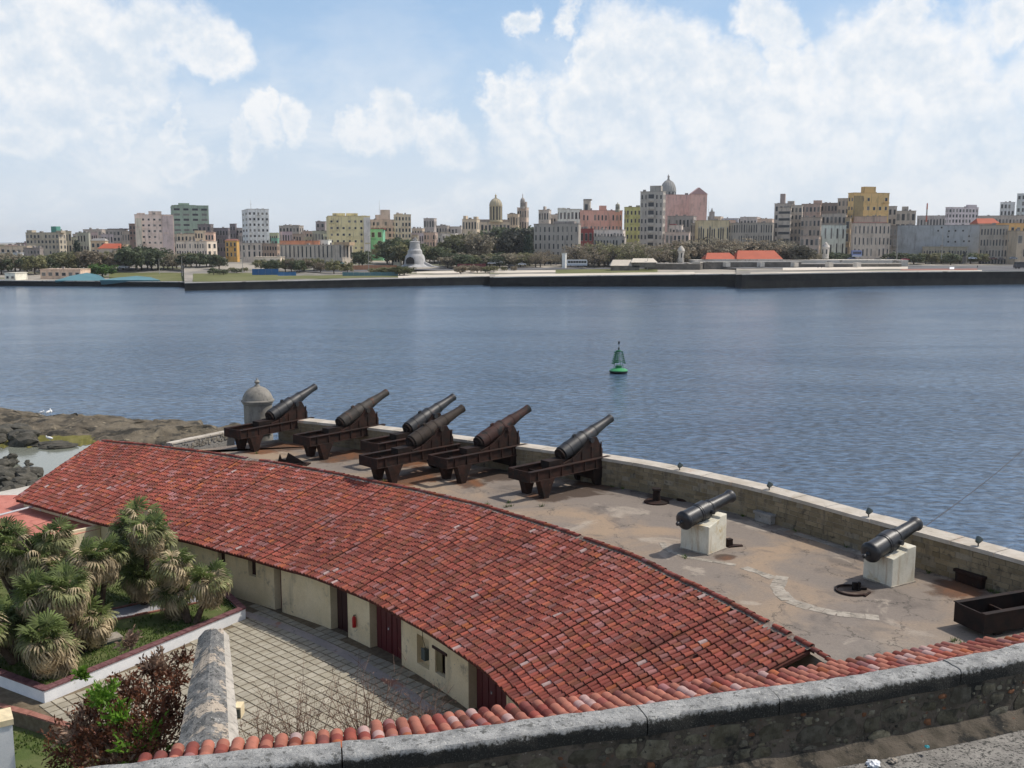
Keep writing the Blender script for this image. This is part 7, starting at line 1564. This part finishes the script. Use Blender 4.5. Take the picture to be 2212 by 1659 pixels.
grove('leafless brown tree on the promenade left of the fort', 1245, 1460, 20, 528, 665, 'bare', [GRY, BRN, OLV], 1.1, 7)
grove('olive green tree behind the promenade', 1255, 1385, 9, 530, 690, 'bushy', [OLV, GRY], 1.0)
grove('leafless grey tree screening the long colonnaded block', 1440, 1700, 26, 520, 690, 'bare', [GRY, BRN, (.09, .085, .07)], 1.1, 6)
grove('grey brown tree at the foot of the long colonnaded block', 1450, 1730, 24, 530, 675, 'bushy', [GRY, BRN, (.08, .078, .06)], 1.0, 6)
grove('low shrub at the foot of the warehouse wall', 1925, 2120, 10, 548, 700, 'bushy', [OLV, DKG], 1.5, 3)
grove('low dark shrub in front of the pale green house', 1700, 1840, 8, 545, 700, 'bushy', [DKG, GRY], 1.3, 3)
# people on the fort wall and quay
def person(label, X, d, z, col, h_=1.75):
    t = tag(link('person', None), label, 'person', 'people on the far quay'); t.location = pd(X, d, z)
    bm = bmesh.new(); 
    vs = {'pel': (0, 0, .92, .15), 'ch': (0, 0, 1.32, .17), 'nk': (0, 0, 1.50, .07), 'hd': (0, 0, 1.66, .11), 'lk': (-.12, .02, .5, .08), 'lf': (-.14, 0, .06, .06), 'rk': (.12, -.05, .5, .08), 'rf': (.15, .06, .06, .06), 'le': (-.27, 0, 1.1, .05), 'lh': (-.28, -.08, .85, .04), 're': (.27, 0, 1.1, .05), 'rh': (.28, -.1, .85, .04)}
    me = bpy.data.meshes.new('body'); ks = list(vs); me.from_pydata([vs[k][:3] for k in ks], [(ks.index(a), ks.index(b)) for a, b in (('pel', 'ch'), ('ch', 'nk'), ('nk', 'hd'), ('pel', 'lk'), ('lk', 'lf'), ('pel', 'rk'), ('rk', 'rf'), ('ch', 'le'), ('le', 'lh'), ('ch', 're'), ('re', 'rh'))], [])
    o = link('body', me, t); sk = o.modifiers.new('s', 'SKIN'); me.skin_vertices[0].data[0].use_root = True
    for i, k in enumerate(ks): me.skin_vertices[0].data[i].radius = (vs[k][3],) * 2
    o.modifiers.new('u', 'SUBSURF').levels = 1; me.materials.append(plain('clothes', col, .9)); bm.free(); t.scale = (h_ / 1.75,) * 3
for X, Y, d, c, l in ((1766, 583, 616, (.03, .03, .04), 'person in dark clothes on the quay strip below the fort, left one of two'), (1774, 583, 616, (.05, .04, .04), 'person in dark clothes on the quay strip below the fort, right one of two'), (2110, 580, 622, (.04, .04, .05), 'person in dark clothes walking on the asphalt right of the statue')): person(l, X, d, max(G(X, d) + .1, zat(X, Y, d)), c, 2.0)

# ---- haze: thin air round camera, water and city
hz, hnt, _ = newmat('thin_haze'); hnt.nodes.clear(); ho = N(hnt, 'ShaderNodeOutputMaterial'); pv = N(hnt, 'ShaderNodeVolumePrincipled'); pv.inputs['Color'].default_value = (.93, .96, 1, 1); pv.inputs['Density'].default_value = HAZE; pv.inputs['Anisotropy'].default_value = .3; L(hnt, pv.outputs[0], ho.inputs['Volume'])
if HAZE > 0:
    m_ = MB(); m_.box(-5000, 5000, -250, 8000, -1.05, 130); o = m_.obj('haze', hz); o['kind'] = 'stuff'
